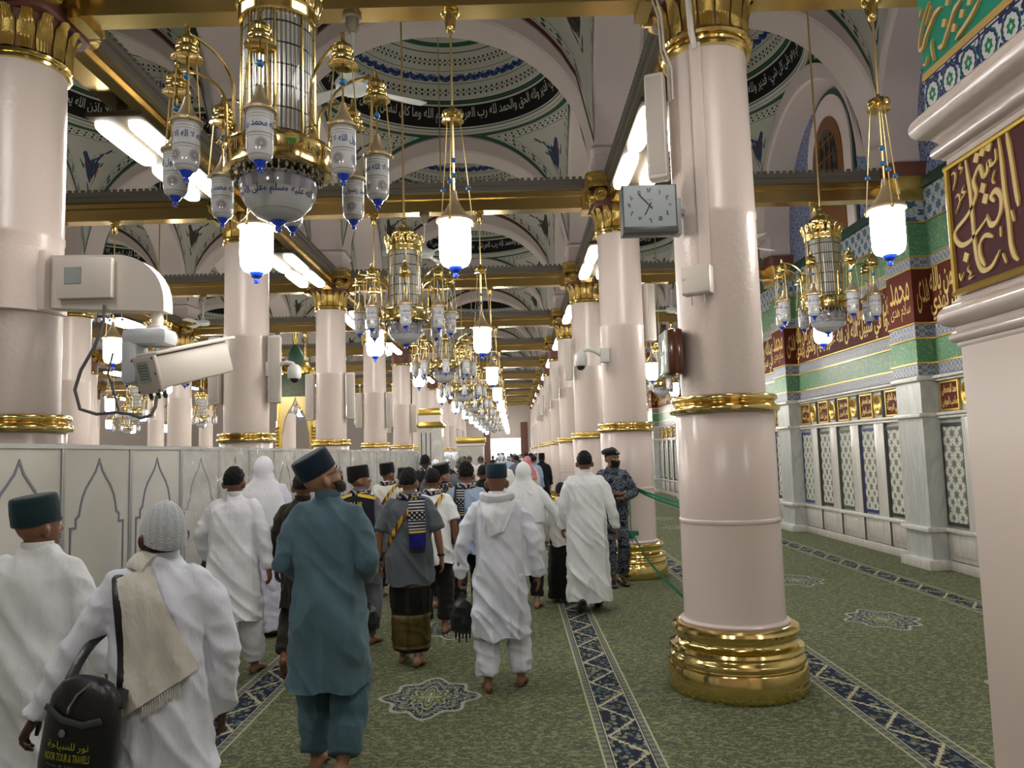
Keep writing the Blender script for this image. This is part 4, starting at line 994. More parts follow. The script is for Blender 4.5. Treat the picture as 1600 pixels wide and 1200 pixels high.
# --- lit lanterns hung from the cross beams (origin at beam underside z = 5.11)
BR, BH = 0.120, 0.35
gm = {}
m = MB(); m.lathe(g_prof(BR, BH), 20, c=(0, 0, -1.66)); gm['glass'] = m.mesh('lit_glass', LITG)
m = MB(); m.lathe([(0.0, -2.095), (0.018, -2.09), (0.022, -2.07), (0.016, -2.056), (0.034, -2.045), (0.052, -2.018), (0.054, -1.998)], 16); gm['tip'] = m.mesh('blue_tip', BLUEG)
m = MB(); m.lathe([(BR*0.98, -1.668), (BR*1.17, -1.664), (BR*1.18, -1.648), (BR*1.04, -1.638), (BR*0.75, -1.60), (0.055, -1.545), (0.028, -1.49), (0.018, -1.42), (0.0, -1.41)], 24); gm['cone'] = m.mesh('rim_cone', plain('warm_gold', (0.52, 0.40, 0.24), 0.35, 0.6))
m = MB(); m.lathe([(0.0, -0.745), (0.012, -0.75), (0.016, -0.77), (0.05, -0.785), (0.075, -0.80), (0.082, -0.825), (0.07, -0.845), (0.058, -0.85), (0.085, -0.868), (0.088, -0.876), (0.05, -0.87), (0.0, -0.865)], 22); gm['cap'] = m.mesh('bell_cap', GOLD)
m = MB(); m.tube([(0, 0, -0.08), (0, 0, -1.42)], 0.009, 8); gm['rod'] = m.mesh('rod', WIRE)
m = MB(); m.lathe([(0.07, 0.0), (0.075, -0.015), (0.06, -0.03), (0.045, -0.035), (0.04, -0.12), (0.03, -0.15), (0.022, -0.16), (0.0, -0.16)], 20); gm['mount'] = m.mesh('beam_mount', GOLD)
m = MB(); bd = MB()
for i in range(3):
    a = 2*PI*i/3 + 0.35; p0 = Vector((0.06*math.cos(a), 0.06*math.sin(a), -0.86)); p1 = Vector((BR*1.19*math.cos(a), BR*1.19*math.sin(a), -1.655))
    m.tube([p0, p1], 0.0045, 5); m.ell(p1 + Vector((0, 0, -0.012)), (0.017, 0.017, 0.022), 10, 6)
    q = p0.lerp(p1, 0.66); bd.ell(q, (0.020, 0.020, 0.020), 10, 8)
bd.ell((0, 0, -1.30), (0.022, 0.022, 0.022), 10, 8); bd.ell((0, 0, -1.18), (0.022, 0.022, 0.022), 10, 8)
gm['chain'] = m.mesh('chains', WIRE); gm['beads'] = bd.mesh('beads', BEAD)
ml = MB(); ml.lathe(g_prof(BR, BH), 10, c=(0, 0, -1.66)); gm['glass_lo'] = ml.mesh('lit_glass', LITG)
def lit_lantern(x, y, label, detail):
    t = empty('hanging_lantern', (x, y, 5.115)); tag(t, label, 'lantern', 'lit white hanging lanterns')
    g = put('lit_glass', gm['glass' if detail else 'glass_lo'], t); put('blue_tip', gm['tip'], g); put('rim_cone', gm['cone'], t); put('bell_cap', gm['cap'], t); put('rod', gm['rod'], t); put('beam_mount', gm['mount'], t)
    if detail: put('chains', gm['chain'], t); put('beads', gm['beads'], t)
AIS = [('central aisle', (-0.40, -1.90), 0), ('right-hand tiled-wall aisle', (2.87, 4.37), 0), ('aisle behind the partition', (-5.58, -7.08), 1), ('second aisle behind partition', (-10.84, -12.34), 2), ('third aisle behind partition', (-16.1, -17.6), 3)]
for an, xs, q in AIS:
    for k, y in enumerate(ROWY[1:]):
        if y < 0 and q: continue
        if q >= 1 and y > 36: continue
        for s, x in enumerate(xs):
            if an.startswith('right') and y > 50: continue
            if y > 0 and abs(x/y) > 0.95 and q: continue
            kk = k - 1
            pos = ('right', 'left')[s] if not an.startswith('right') else ('left', 'right')[s]
            lab = 'lit white lantern, %s of the pair under %s cross beam, %s' % (pos, ORD[max(kk, 0)], an) if y > 3 else 'lit white lantern, %s of the pair overhead behind the viewer, %s' % (pos, an)
            lit_lantern(x, y, lab, y < 26)
# --- fluorescent fittings under the long beams
fm = MB(); fm.rbox((0, 0, 0.045), (0.54, 2.36, 0.05), 0.012); FR = fm.mesh('light_housing', plain('housing_bronze', (0.06, 0.045, 0.022), 0.6, spec=0.2))
fm = MB(); fm.loft([(-0.050, 0, 0, 0.070, 0.48), (-0.038, 0, 0, 0.088, 0.498), (-0.02, 0, 0, 0.094, 0.505), (0.025, 0, 0, 0.094, 0.505)], 28, 5.0); PNL = fm.mesh('light_panel', TUBEM)
fm = MB(); fm.box((0, 0, 0.115), (0.10, 2.0, 0.10)); FH = fm.mesh('hanger', LEDGE, smooth=False)
for xi, x in enumerate(ROWX):
    for k, y in enumerate(ROWY[1:-1]):
        if xi >= 2 and (y > 36 or y < 5): continue
        cy = y + DY/2
        t = empty('fluorescent_light', (x, cy, 4.955))
        lab = 'four-panel fluorescent light over %s gap of the column %s' % (ORD[max(k-1, 0)], rn[xi]) if y > 3 else 'fluorescent light overhead behind the viewer, column %s' % rn[xi]
        tag(t, lab[:], 'ceiling light', 'fluorescent lights under the long beams')
        put('light_housing', FR, t); put('hanger', FH, t)
        for sx in (-1, 1):
            for sy in (-1, 1): put('light_panel', PNL, t, (sx*0.160, sy*0.585, 0))
# --- ceiling fans
FANW = plain('fan_white', (0.60, 0.63, 0.60), 0.35)
m = MB(); m.tube([(0, 0, -0.05), (0, 0, -0.50)], 0.014, 10); f_rod = m.mesh('fan_rod', FANW)
m = MB(); m.lathe([(0.07, 0.0), (0.075, -0.02), (0.055, -0.03), (0.05, -0.10), (0.03, -0.14), (0.0, -0.14)], 18); f_mt = m.mesh('fan_mount', plain('fan_mount_grey', (0.25, 0.22, 0.16), 0.4, 0.5))
m = MB(); m.lathe([(0.0, -0.44), (0.02, -0.45), (0.05, -0.50), (0.06, -0.515), (0.12, -0.525), (0.135, -0.55), (0.13, -0.59), (0.10, -0.615), (0.04, -0.63), (0.0, -0.632)], 26); f_mo = m.mesh('fan_motor', FANW)
def blade(u, v):
    x = 0.12 + 0.48*u; wd = (0.035 + 0.055*u)*(1 if u < 0.95 else 0.7); y = (v-0.5)*2*wd
    return (x, y, -0.575 + 0.20*y)
m = MB(); m.grid(blade, 8, 4); m.grid(lambda u, v: tuple(np.array(blade(u, 1-v)) - [0, 0, 0.006]), 8, 4); f_bl = m.mesh('fan_blade', FANW)
def fan(x, y, label, a0):
    t = empty('ceiling_fan', (x, y, 5.115)); tag(t, label, 'ceiling fan', 'white ceiling fans')
    put('fan_rod', f_rod, t); put('fan_mount', f_mt, t); put('fan_motor', f_mo, t)
    for i in range(3): put('fan_blade', f_bl, t, rot=(0, 0, a0+2*PI*i/3))
for k, y in enumerate(ROWY[2:8]):
    fan(-1.16 + (0.0 if k == 0 else -0.02), y, 'white ceiling fan hanging from the %s cross beam of the central aisle' % ORD[k], 0.55+0.7*k)
    if k: fan(3.35, y, 'white ceiling fan hanging from the %s cross beam before the tiled wall' % ORD[k], 0.1+0.5*k)
for k, y in enumerate(ROWY[3:6]): fan(-6.33, y, 'white ceiling fan beyond the partition under the %s cross beam' % ORD[k+1], 0.3*k)

# ------------------------------------------------------------------ things fixed to the near right column
t = empty('wall_clock', (1.03, 5.42, 3.43)); tag(t, 'square grey-faced clock with Arabic numerals on a bracket of the near column', 'clock')
m = MB(); m.rbox((0, 0.06, 0), (0.40, 0.13, 0.36), 0.008); m.build('clock_case', plain('clock_steel', (0.11, 0.115, 0.115), 0.4, 0.3), t)
m = MB(); m.box((0, -0.008, 0.012), (0.372, 0.004, 0.315)); m.build('clock_face', plain('clock_face_grey', (0.36, 0.40, 0.42), 0.25), t, smooth=False)
m = MB(); m.rbox((0, 0.0, -0.155), (0.40, 0.03, 0.05), 0.008); m.build('clock_lower_lip', plain('clock_lip', (0.06, 0.065, 0.065), 0.4), t)
m = MB()
for i in range(1, 13):
    a = PI/2 - i*PI/6; s = {1: '١', 2: '٢', 3: '٣', 4: '٤', 5: '٥', 6: '٦', 7: '٧', 8: '٨', 9: '٩', 10: '١٠', 11: '١١', 12: '١٢'}[i]
    cx, cz = 0.148*math.cos(a), 0.022+0.112*math.sin(a)
    text_on(m, s, lambda u, v, d: (cx+u, -0.0125, cz+v), height=0.033, bold=0.03)
text_on(m, 'westar', lambda u, v, d: (u, -0.0125, 0.065+v), height=0.008)
m.build('numerals', BLACK, t, smooth=False)
def hand(mb, ang, L, w_, tail=0.03):
    c, s = math.cos(ang), math.sin(ang)
    mb.box(((L-tail)/2, 0, 0), (L+tail, 0.003, w_), Matrix.Translation((0, -0.016, 0.022)) @ Matrix.Rotation(-ang, 4, 'Y'))
m = MB(); hand(m, math.radians(117+15), 0.115, 0.006); m.build('minute_hand', BLACK, t, smooth=False)
m = MB(); hand(m, math.radians(-118), 0.078, 0.009, 0.025); m.build('hour_hand', BLACK, t, smooth=False)
m = MB(); m.tube([(0.20, 0.06, 0.0), (0.30, 0.14, 0.0)], 0.03, 8); m.rbox((0.21, 0.07, -0.05), (0.05, 0.10, 0.27), 0.01); m.build('bracket', GREYP, t)
# brown framed clock seen from its side
t = empty('wall_clock', (1.185, 5.62, 2.40)); tag(t, 'brown rounded clock seen edge-on low on the near column', 'clock')
rm = Matrix.Rotation(-PI/2, 4, 'Z')
BRN = plain('brown_lacquer', (0.10, 0.030, 0.014), 0.2, noise=0.2, nscale=6, coat=0.4)
m = MB(); m.rbox((0, 0, 0), (0.13, 0.31, 0.35), 0.045); m.build('clock_case', BRN, t)
m = MB(); m.rbox((-0.062, 0, 0), (0.02, 0.27, 0.31), 0.009); m.build('clock_glass', plain('pale_dial', (0.50, 0.55, 0.52), 0.1), t)
m = MB(); m.box((-0.075, 0.02, 0.04), (0.004, 0.012, 0.10)); m.box((-0.075, -0.03, 0.0), (0.004, 0.08, 0.012)); m.build('hands', BLACK, t, smooth=False)
# junction box
t = empty('junction_box', (1.335, 5.36, 2.88), (0, 0, math.radians(-32))); tag(t, 'cream metal junction box strapped to the near column below the clock', 'junction box')
m = MB(); m.rbox((0, 0, 0), (0.205, 0.10, 0.20), 0.005); m.build('box_body', CREAM, t)
m = MB(); m.rbox((0, -0.053, 0), (0.19, 0.008, 0.185), 0.003); m.box((-0.085, -0.06, 0.01), (0.02, 0.008, 0.016)); m.build('box_cover', CREAM, t)
m = MB(); m.tube([(-0.05, 0, -0.1), (-0.05, 0.005, -0.17)], 0.007, 8); m.tube([(0.04, 0.0, -0.1), (0.04, 0.005, -0.16)], 0.009, 8); m.build('cable_gland', WHITEP, t)
# cable duct running up the near column
a = math.radians(-118); 
t = empty('cable_duct', (XR+0.305*math.cos(a), Y0+0.305*math.sin(a), 0), (0, 0, a)); tag(t, 'cream cable duct running up the near column to its capital', 'duct')
m = MB(); m.rbox((0.012, 0, 3.83), (0.03, 0.085, 1.70), 0.006); m.build('duct_cover', PINK, t)
m = MB(); m.tube([(0.02, 0.0, 4.62), (0.085, -0.005, 4.72), (0.09, -0.01, 4.9), (0.12, -0.02, 5.15), (0.16, -0.03, 5.36), (0.18, -0.03, 5.5)], [(0.03, 0.02)]*6, 8); m.build('duct_bend', CREAM, t)
a = math.radians(-160)
t = empty('cable_bundle', (XR, Y0, 0)); tag(t, 'pair of pale conduits looping beside the near column capital', 'conduit')
for q, (da, r) in enumerate(((0, 0.008), (0.10, 0.009))):
    m = MB(); c, s = math.cos(a+da), math.sin(a+da)
    m.tube([(0.33*c, 0.33*s, 4.30), (0.33*c, 0.33*s, 4.55), (0.39*c, 0.39*s, 4.68), (0.40*c, 0.40*s, 4.95), (0.47*c, 0.47*s, 5.15), (0.52*c, 0.52*s, 5.44)], r, 8); m.build('conduit', CREAM, t)
# column speakers
m = MB(); m.rbox((0, 0, 0), (0.15, 0.13, 0.82), 0.022); sp_b = m.mesh('speaker_body', CREAM)
m = MB(); m.rbox((0, -0.063, 0), (0.115, 0.012, 0.76), 0.004); sp_g = m.mesh('speaker_grille', plain('speaker_mesh', (0.52, 0.47, 0.42), 0.6, bump=0.3, bscale=300))
m = MB(); m.box((0, 0.10, 0.25), (0.05, 0.12, 0.03)); m.box((0, 0.10, -0.25), (0.05, 0.12, 0.03)); sp_m = m.mesh('speaker_bracket', GREYP, smooth=False)
def speaker(x, y, z, rz, label, s=1.0):
    t = empty('column_speaker', (x, y, z), (0, 0, rz)); t.scale = (s, s, s); tag(t, label, 'loudspeaker', 'slim cream column loudspeakers')
    put('speaker_body', sp_b, t); put('speaker_grille', sp_g, t); put('speaker_bracket', sp_m, t)
speaker(1.15, 5.62, 4.12, -0.35, 'slim cream column loudspeaker beside the square clock')
speaker(XR+0.40, Y0+DY+0.05, 3.62, 0.5, 'slim cream column loudspeaker right of the column behind the guard')
for k in range(2, 7):
    speaker(XR-0.40, Y0+DY*k-0.16, 3.55, -0.5, 'slim cream column loudspeaker on the %s column of the right row' % ORD[k])
for k in range(1, 5):
    for s in (-1, 1):
        speaker(XL+s*0.41, Y0+DY*k-0.05, 2.95, 0.2*s, 'slim cream loudspeaker on the %s side of the %s column behind the partition' % ('left' if s < 0 else 'right', ORD[k]), 1.15)
# ------------------------------------------------------------------ big pan-tilt camera on the left column
t = empty('surveillance_camera', (XL, Y0-0.05, 0)); tag(t, 'big white pan-tilt surveillance camera hanging from the long arm of the left column', 'camera')
arm = MB(); W_ = 0.15
prof = [(0.28, 2.86), (0.28, 3.25), (0.80, 3.24)] + [(0.80+0.36*math.sin(PI/2*i/8), 2.88+0.36*math.cos(PI/2*i/8)) for i in range(9)] + [(1.16, 2.81), (0.55, 2.84)]
k = len(prof); arm.add([(x, -W_/2, z) for x, z in prof] + [(x, W_/2, z) for x, z in prof], [tuple(range(k)), tuple(range(2*k-1, k-1, -1))] + [(i, i+k, (i+1) % k+k, (i+1) % k) for i in range(k)])
ar = arm.build('bracket_arm', CREAM, t, ang=30)
m = MB(); m.rbox((0.60, -0.10, 3.06), (0.40, 0.06, 0.30), 0.008); m.build('connection_box', CREAM, ar)
m = MB(); m.box((0.52, -0.135, 3.08), (0.12, 0.006, 0.12)); m.build('rating_label', plain('grey_label', (0.30, 0.34, 0.32), 0.5), ar, smooth=False)
m = MB(); m.rbox((0.29, 0, 3.05), (0.07, 0.30, 0.44), 0.006); m.lathe([(0.305, 2.82), (0.318, 2.825), (0.318, 3.29), (0.305, 3.295)], 40); m.build('column_clamp', PINK, ar)
m = MB(); m.tube([(1.08, 0, 2.84), (1.08, 0, 2.68)], 0.042, 16); m.lathe([(0.07, 0), (0.07, 0.03), (0.05, 0.035)], 20, c=(1.08, 0, 2.68)); m.build('drop_post', CREAM, t)
PT = plain('pan_tilt_grey', (0.50, 0.53, 0.56), 0.35)
m = MB(); m.rbox((1.04, -0.02, 2.62), (0.34, 0.24, 0.13), 0.05); m.rbox((0.93, -0.02, 2.47), (0.13, 0.22, 0.40), 0.05); m.rbox((1.02, -0.02, 2.38), (0.14, 0.14, 0.14), 0.03); m.build('pan_tilt_head', PT, t)
hm = Matrix.Translation((1.24, 0.10, 2.42)) @ Matrix.Rotation(math.radians(58), 4, 'Z') @ Matrix.Rotation(math.radians(-16), 4, 'Y')
m = MB(); m.rbox((0.02, 0, 0), (0.64, 0.24, 0.24), 0.02, hm); hs = m.build('camera_housing', CREAM, t)
m = MB(); m.rbox((0.06, 0, 0.138), (0.70, 0.275, 0.025), 0.010, hm); m.build('sun_shield', CREAM, hs)
m = MB(); m.rbox((-0.305, 0, -0.005), (0.03, 0.275, 0.27), 0.008, hm); m.build('rear_cover', plain('cover_grey', (0.46, 0.41, 0.37), 0.45), hs)
m = MB(); m.box((-0.322, 0.01, 0.02), (0.006, 0.13, 0.15), hm); m.build('rating_label', plain('label_green_grey', (0.26, 0.31, 0.28), 0.5), hs, smooth=False)
m = MB()
for i in range(6): m.box((-0.327, 0.01, 0.07-0.02*i), (0.003, 0.11, 0.004), hm)
m.build('label_print', CABLE, hs, smooth=False)
m = MB()
for sy in (-0.122, 0.122):
    for sz in (-0.122, 0, 0.112): m.lathe([(0.008, 0), (0.008, 0.006), (0, 0.006)], 8, m=hm @ Matrix.Translation((-0.322, sy, sz)) @ Matrix.Rotation(-PI/2, 4, 'Y'))
m.build('cover_screw', DKGREY, hs)
m = MB()
for sy in (-0.08, 0.0, 0.09): m.lathe([(0.016, 0), (0.016, -0.05), (0.01, -0.06)], 10, m=hm @ Matrix.Translation((-0.26, sy, -0.13)))
m.build('cable_gland', DKGREY, hs)
m = MB(); m.tube([(0.74, -0.10, 2.86), (0.74, -0.11, 2.72), (0.69, -0.13, 2.55), (0.60, -0.14, 2.38), (0.56, -0.14, 2.24), (0.60, -0.14, 2.10), (0.72, -0.14, 2.06), (0.86, -0.14, 2.07), (0.98, -0.15, 2.05), (1.06, -0.18, 2.02), (1.13, -0.18, 2.04), (1.15, -0.16, 2.10), (1.15, -0.14, 2.18)], 0.012, 8); m.build('cable', CABLE, t)
m = MB(); m.tube([(0.83, -0.14, 2.50), (0.80, -0.15, 2.35), (0.85, -0.15, 2.20), (0.88, -0.14, 2.07)], 0.008, 6); m.build('cable', CABLE, t)
# small dome cameras
def domecam(x, y, z, s, label):
    t = empty('dome_camera', (x, y, z)); t.scale = (s, 1, 1); tag(t, label, 'camera')
    m = MB(); m.rbox((0, 0, 0), (0.12, 0.10, 0.20), 0.01); m.build('mount_box', WHITEP, t)
    m = MB(); m.tube([(0.05, 0, 0.0), (0.13, 0, 0.06), (0.22, 0, 0.09), (0.30, 0, 0.07), (0.33, 0, 0.02)], [0.026, 0.028, 0.03, 0.032, 0.04], 12); m.build('curved_arm', WHITEP, t)
    m = MB(); m.lathe([(0.0, 0.06), (0.05, 0.055), (0.085, 0.02), (0.095, -0.04), (0.09, -0.12), (0.078, -0.14)], 24, c=(0.33, 0, 0)); m.build('camera_shroud', WHITEP, t)
    m = MB(); m.ell((0.33, 0, -0.14), (0.062, 0.062, 0.06), 18, 10); m.build('dark_dome', BLACK, t)
domecam(XL+0.36, Y0+DY-0.08, 2.95, 1, 'white dome camera on a curved arm by the golden gate')
domecam(XR-0.28, Y0+DY-0.2, 3.00, -1, 'white dome camera on the column behind the guard')
# ------------------------------------------------------------------ golden gate, marble kiosks beyond the partition
GREENF = plain('green_filigree', (0.10, 0.14, 0.055), 0.4, 0.4, noise=0.9, nscale=60, dark=0.15)
t = empty('golden_gate', (-4.95, 17.5, 0)); tag(t, 'tall golden pulpit gate with pointed arch and green crest behind the partition', 'gate')
for s in (-1, 1):
    m = MB(); m.tube([(s*0.37, 0, 0), (s*0.37, 0, 3.7)], 0.055, 12); m.lathe([(0.07, 0), (0.07, 0.05), (0.05, 0.08), (0.06, 0.1)], 12, c=(s*0.37, 0, 3.68)); m.build('gate_post', GILTF, t)
    m = MB()
    for i in range(10): m.lathe([(0.05, 0), (0.075, 0.035), (0.05, 0.07)], 10, c=(s*0.40, 0, 1.7+0.075*i))
    m.build('twisted_base', GILTF, t)
    m = MB(); pr = [(s*0.37, 2.1), (s*0.30, 2.3), (s*0.25, 2.6), (s*0.16, 2.8), (s*0.06, 2.95), (0, 3.12), (s*0.37, 3.12)]
    m.add([(x, -0.04, z) for x, z in pr] + [(x, 0.04, z) for x, z in pr], [tuple(range(7)), tuple(range(13, 6, -1))] + [(i, (i+1) % 7, (i+1) % 7+7, i+7) for i in range(7)]); m.build('arch_spandrel', plain('pale_gold', (0.55, 0.42, 0.17), 0.4, 0.5, noise=0.3, nscale=30), t, smooth=False)
m = MB(); m.box((0, 0, 3.38), (0.66, 0.06, 0.52)); m.build('filigree_panel', GREENF, t, smooth=False)
m = MB(); m.lathe([(0.0, 3.62), (0.14, 3.70), (0.20, 3.9), (0.18, 4.1), (0.08, 4.28), (0.0, 4.36)], 20, m=Matrix.Scale(0.45, 4, (0, 1, 0))); m.build('green_crest', plain('dark_green_crest', (0.02, 0.07, 0.035), 0.4, noise=0.6, nscale=40), t)
m = MB(); m.lathe([(0.0, 3.62), (0.12, 3.66), (0.14, 3.78), (0.08, 3.9), (0, 3.93)], 18, c=(0.20, 0.05, 0)); m.build('gilt_knob', GILTF, t)
m = MB()
for a_ in (-0.35, 0, 0.35): m.tube([(0, 0, 4.33), (math.sin(a_)*0.2, 0, 4.33+0.3*math.cos(a_))], [0.03, 0.004], 6)
m.build('leaf_finial', GILTF, t)
t = empty('marble_kiosk', (-2.86-0.2, 24, 0)); t.location.x = -2.95; tag(t, 'white marble pulpit canopy with stepped gold cornice rising over the partition', 'kiosk')
m = MB(); m.box((0.35, 0.4, 1.3), (0.72, 0.8, 2.6)); m.build('kiosk_body', MARBW, t, smooth=False)
m = MB(); m.loft([(2.55, 0.35, 0.4, 0.38, 0.42), (2.62, 0.35, 0.4, 0.44, 0.48), (2.68, 0.35, 0.4, 0.42, 0.46), (2.74, 0.35, 0.4, 0.36, 0.40)], 24, 10); m.build('gold_cornice', GILTF, t, ang=30)
m = MB(); m.box((0.33, 0.4, 2.86), (0.66, 0.7, 0.26)); m.build('upper_block', PLASTER, t, smooth=False)
m = MB(); m.rbox((0.33, 0.4, 3.06), (0.72, 0.76, 0.22), 0.05); m.build('gold_cresting', GILTF, t)
m = MB()
for s in (0.08, 0.22, 0.36):
    m.box((s, -0.006, 1.95), (0.022, 0.02, 0.9))
m.build('dark_inlay', BLACK, t, smooth=False)
t = empty('muezzin_platform', (-1.68, 30, 0)); tag(t, 'marble platform with gold balustrade band at the far end of the partition', 'platform')
m = MB(); m.box((-0.0, 0.5, 1.0), (0.98, 1.0, 2.0))
for i in range(7): m.box((-0.48+0.16*i, -0.03, 1.0), (0.03, 0.06, 2.0))
m.build('marble_body', MARBW, t, smooth=False)
m = MB(); m.rbox((0, 0.5, 2.25), (1.14, 1.16, 0.22), 0.05); m.build('gold_band', GILTF, t)
m = MB(); m.rbox((0, 0.5, 2.07), (1.06, 1.08, 0.12), 0.03); m.build('stone_course', PLASTER, t)
# ------------------------------------------------------------------ green barrier ribbon at the guard's column
GRN = NT('green_ribbon', 0.5, color=(0.01, 0.20, 0.10)).m
def ribbon(name, paths, label, w_=0.03):
    t = empty(name, paths[0][0]); tag(t, label, 'ribbon'); o0 = Vector(paths[0][0])
    for p in paths:
        q = [Vector(v) - o0 for v in p]; q2 = [Vector(v) for v in smooth_path([tuple(v) for v in q], 5)]
        m = MB(); m.tube(q2, [(w_*0.5, 0.003)]*len(q2), 6, flat=(0, 0, 1)); m.build('ribbon_strip', GRN, t)
    return t
cx2, cy2 = XR, Y0+DY
a0 = [(cx2+0.37*math.cos(a_), cy2+0.37*math.sin(a_), 1.22) for a_ in np.linspace(-2.6, -0.6, 9)]
ribbon('barrier_ribbon', [[(1.52, 10.22, 1.23), (1.64, 9.6, 1.13), (1.82, 8.6, 1.06), (1.86, 7.2, 1.06), (1.72, 6.02, 1.12)],
                          [(1.52, 10.24, 1.25), (1.62, 9.7, 1.17), (1.84, 8.5, 1.10), (1.90, 7.2, 1.09), (1.74, 6.02, 1.14)]], 'green barrier ribbon strung from beside the guard to the near column')
ribbon('barrier_ribbon', [[(1.52, 10.16, 0.60), (1.58, 9.3, 0.36), (1.66, 8.2, 0.22), (1.74, 7.0, 0.12), (1.78, 6.3, 0.03)]], 'lower green ribbon trailing down to the carpet by the guard', 0.04)
t = ribbon('barrier_ribbon', [[(1.51, 10.24, 1.24), (1.512, 10.24, 0.95), (1.505, 10.2, 0.7), (1.51, 10.15, 0.50)]], 'upright green ribbon hanging beside the guard leg', 0.035)
m = MB(); m.rbox((0.02, -0.02, -0.63), (0.16, 0.03, 0.06), 0.01); m.ell((0.0, -0.02, -0.66), (0.05, 0.03, 0.05), 10, 6); m.ell((0.0, -0.01, 0.0), (0.03, 0.03, 0.03), 10, 6); m.build('knot', GRN, t)
# ------------------------------------------------------------------ people
def vnoise(P, seed=0):
    P = np.asarray(P, float) + 37.13*seed + 500.0; I = np.floor(P).astype(np.int64); f = P - I; f = f*f*(3-2*f)
    def h(i, j, k):
        n = (i*73856093) ^ (j*19349663) ^ (k*83492791); n = (n ^ (n >> 13))*1274126177 & 0x7fffffff; n = n ^ (n >> 16)
        return (n & 0xffff)/65535.0
    o = 0
    for a in (0, 1):
        for b in (0, 1):
            for c in (0, 1):
                w_ = (f[:, 0] if a else 1-f[:, 0])*(f[:, 1] if b else 1-f[:, 1])*(f[:, 2] if c else 1-f[:, 2])
                o = o + w_*h(I[:, 0]+a, I[:, 1]+b, I[:, 2]+c)
    return o
def ridge(P, seed): return 1-np.abs(2*vnoise(P, seed)-1)
def remesh(mb, voxel, iters=2):
    me = bpy.data.meshes.new('tmp'); me.from_pydata(mb.v, [], mb.f); o = bpy.data.objects.new('tmp', me)
    r = o.modifiers.new('r', 'REMESH'); r.mode = 'VOXEL'; r.voxel_size = voxel
    if iters: s = o.modifiers.new('s', 'SMOOTH'); s.factor = 0.5; s.iterations = iters
    out = evaluated(o)
    bpy.data.objects.remove(o); bpy.data.meshes.remove(me)
    n = len(out.vertices); v = np.empty(n*3, np.float32); out.vertices.foreach_get('co', v); v = v.reshape(-1, 3).astype(float)
    L = np.empty(len(out.loops), np.int32); out.loops.foreach_get('vertex_index', L)
    nn = np.empty(n*3, np.float32); out.vertex_normals.foreach_get('vector', nn); nn = nn.reshape(-1, 3).astype(float)
    assert len(L) == 4*len(out.polygons)
    f = L.reshape(-1, 4); bpy.data.meshes.remove(out)
    return v, f, nn
def rawmesh(name, v, f, mat, parent=None, extra=None):
    me = bpy.data.meshes.new(name); extra = extra or []
    nl = f.size + sum(len(q) for q in extra); npoly = len(f) + len(extra)
    me.vertices.add(len(v)); me.vertices.foreach_set('co', np.asarray(v, np.float32).ravel()); me.loops.add(nl); me.polygons.add(npoly)
    me.loops.foreach_set('vertex_index', np.concatenate([f.ravel()] + [np.array(q, np.int32) for q in extra]).astype(np.int32))
    tot = np.array([4]*len(f) + [len(q) for q in extra], np.int32); me.polygons.foreach_set('loop_start', np.concatenate([[0], np.cumsum(tot)[:-1]]).astype(np.int32))
    me.polygons.foreach_set('use_smooth', np.ones(npoly, bool)); me.update(calc_edges=True); me.materials.append(mat)
    return put(name, me, parent)
def cloth(name, c, rough=0.85, bump=0.25, dark=0.9, scale=5):
    n = NT(name, rough, spec=0.15, color=c); o = n.coord(); cc = col(c)[:3]
    n.set(Base_Color=n.mix(n.ma('MULTIPLY', n.noise(o, scale, 3), 1.0, clamp=True), tuple(x*dark for x in cc), tuple(min(1, x*1.05) for x in cc)))
    w_ = n.noise(n.map(o, (1, 1, 0.5)), 22, 3.0, 0.55, 0.4); fi = n.noise(o, 700, 0)
    n.bump(n.ma('ADD', n.ma('MULTIPLY', w_, 1.0), n.ma('MULTIPLY', fi, 0.05)), bump, 0.035)
    n.b.inputs['Sheen Weight'].default_value = 0.15
    return n.m
def skin(name, c):
    n = NT(name, 0.48, spec=0.35, color=c); o = n.coord(); cc = col(c)[:3]
    n.set(Base_Color=n.mix(n.noise(o, 14, 3), tuple(x*0.82 for x in cc), tuple(x*1.12 for x in cc)))
    n.b.inputs['Subsurface Weight'].default_value = 0.0
    n.bump(n.noise(o, 160, 2), 0.08, 0.004); return n.m
def hairmat(name, c):
    n = NT(name, 0.6, spec=0.25, color=c); n.bump(n.noise(n.map(n.coord(), (3, 3, 0.6)), 130, 2), 0.8, 0.02); return n.m
SK = {'brown': skin('brown_skin', (0.20, 0.095, 0.055)), 'dark': skin('dark_skin', (0.075, 0.035, 0.024)), 'tan': skin('tan_skin', (0.30, 0.155, 0.095)), 'light': skin('light_skin', (0.36, 0.20, 0.135))}
HB = hairmat('black_hair', (0.008, 0.007, 0.007)); HW = hairmat('white_beard', (0.50, 0.48, 0.44)); HD = hairmat('dark_beard', (0.03, 0.018, 0.012))
EYEW = plain('eye_white', (0.6, 0.58, 0.55), 0.2); LIP = plain('lip', (0.17, 0.065, 0.055), 0.4)
def Vv(*a): return Vector(a)
def capsule(mb, pts, rad, n=12):
    mb.tube(pts, rad, n)
    for p, r in ((pts[0], rad[0]), (pts[-1], rad[-1])):
        r = r if not hasattr(r, '__len__') else min(r); mb.ell(p, (r, r, r), n, 8)
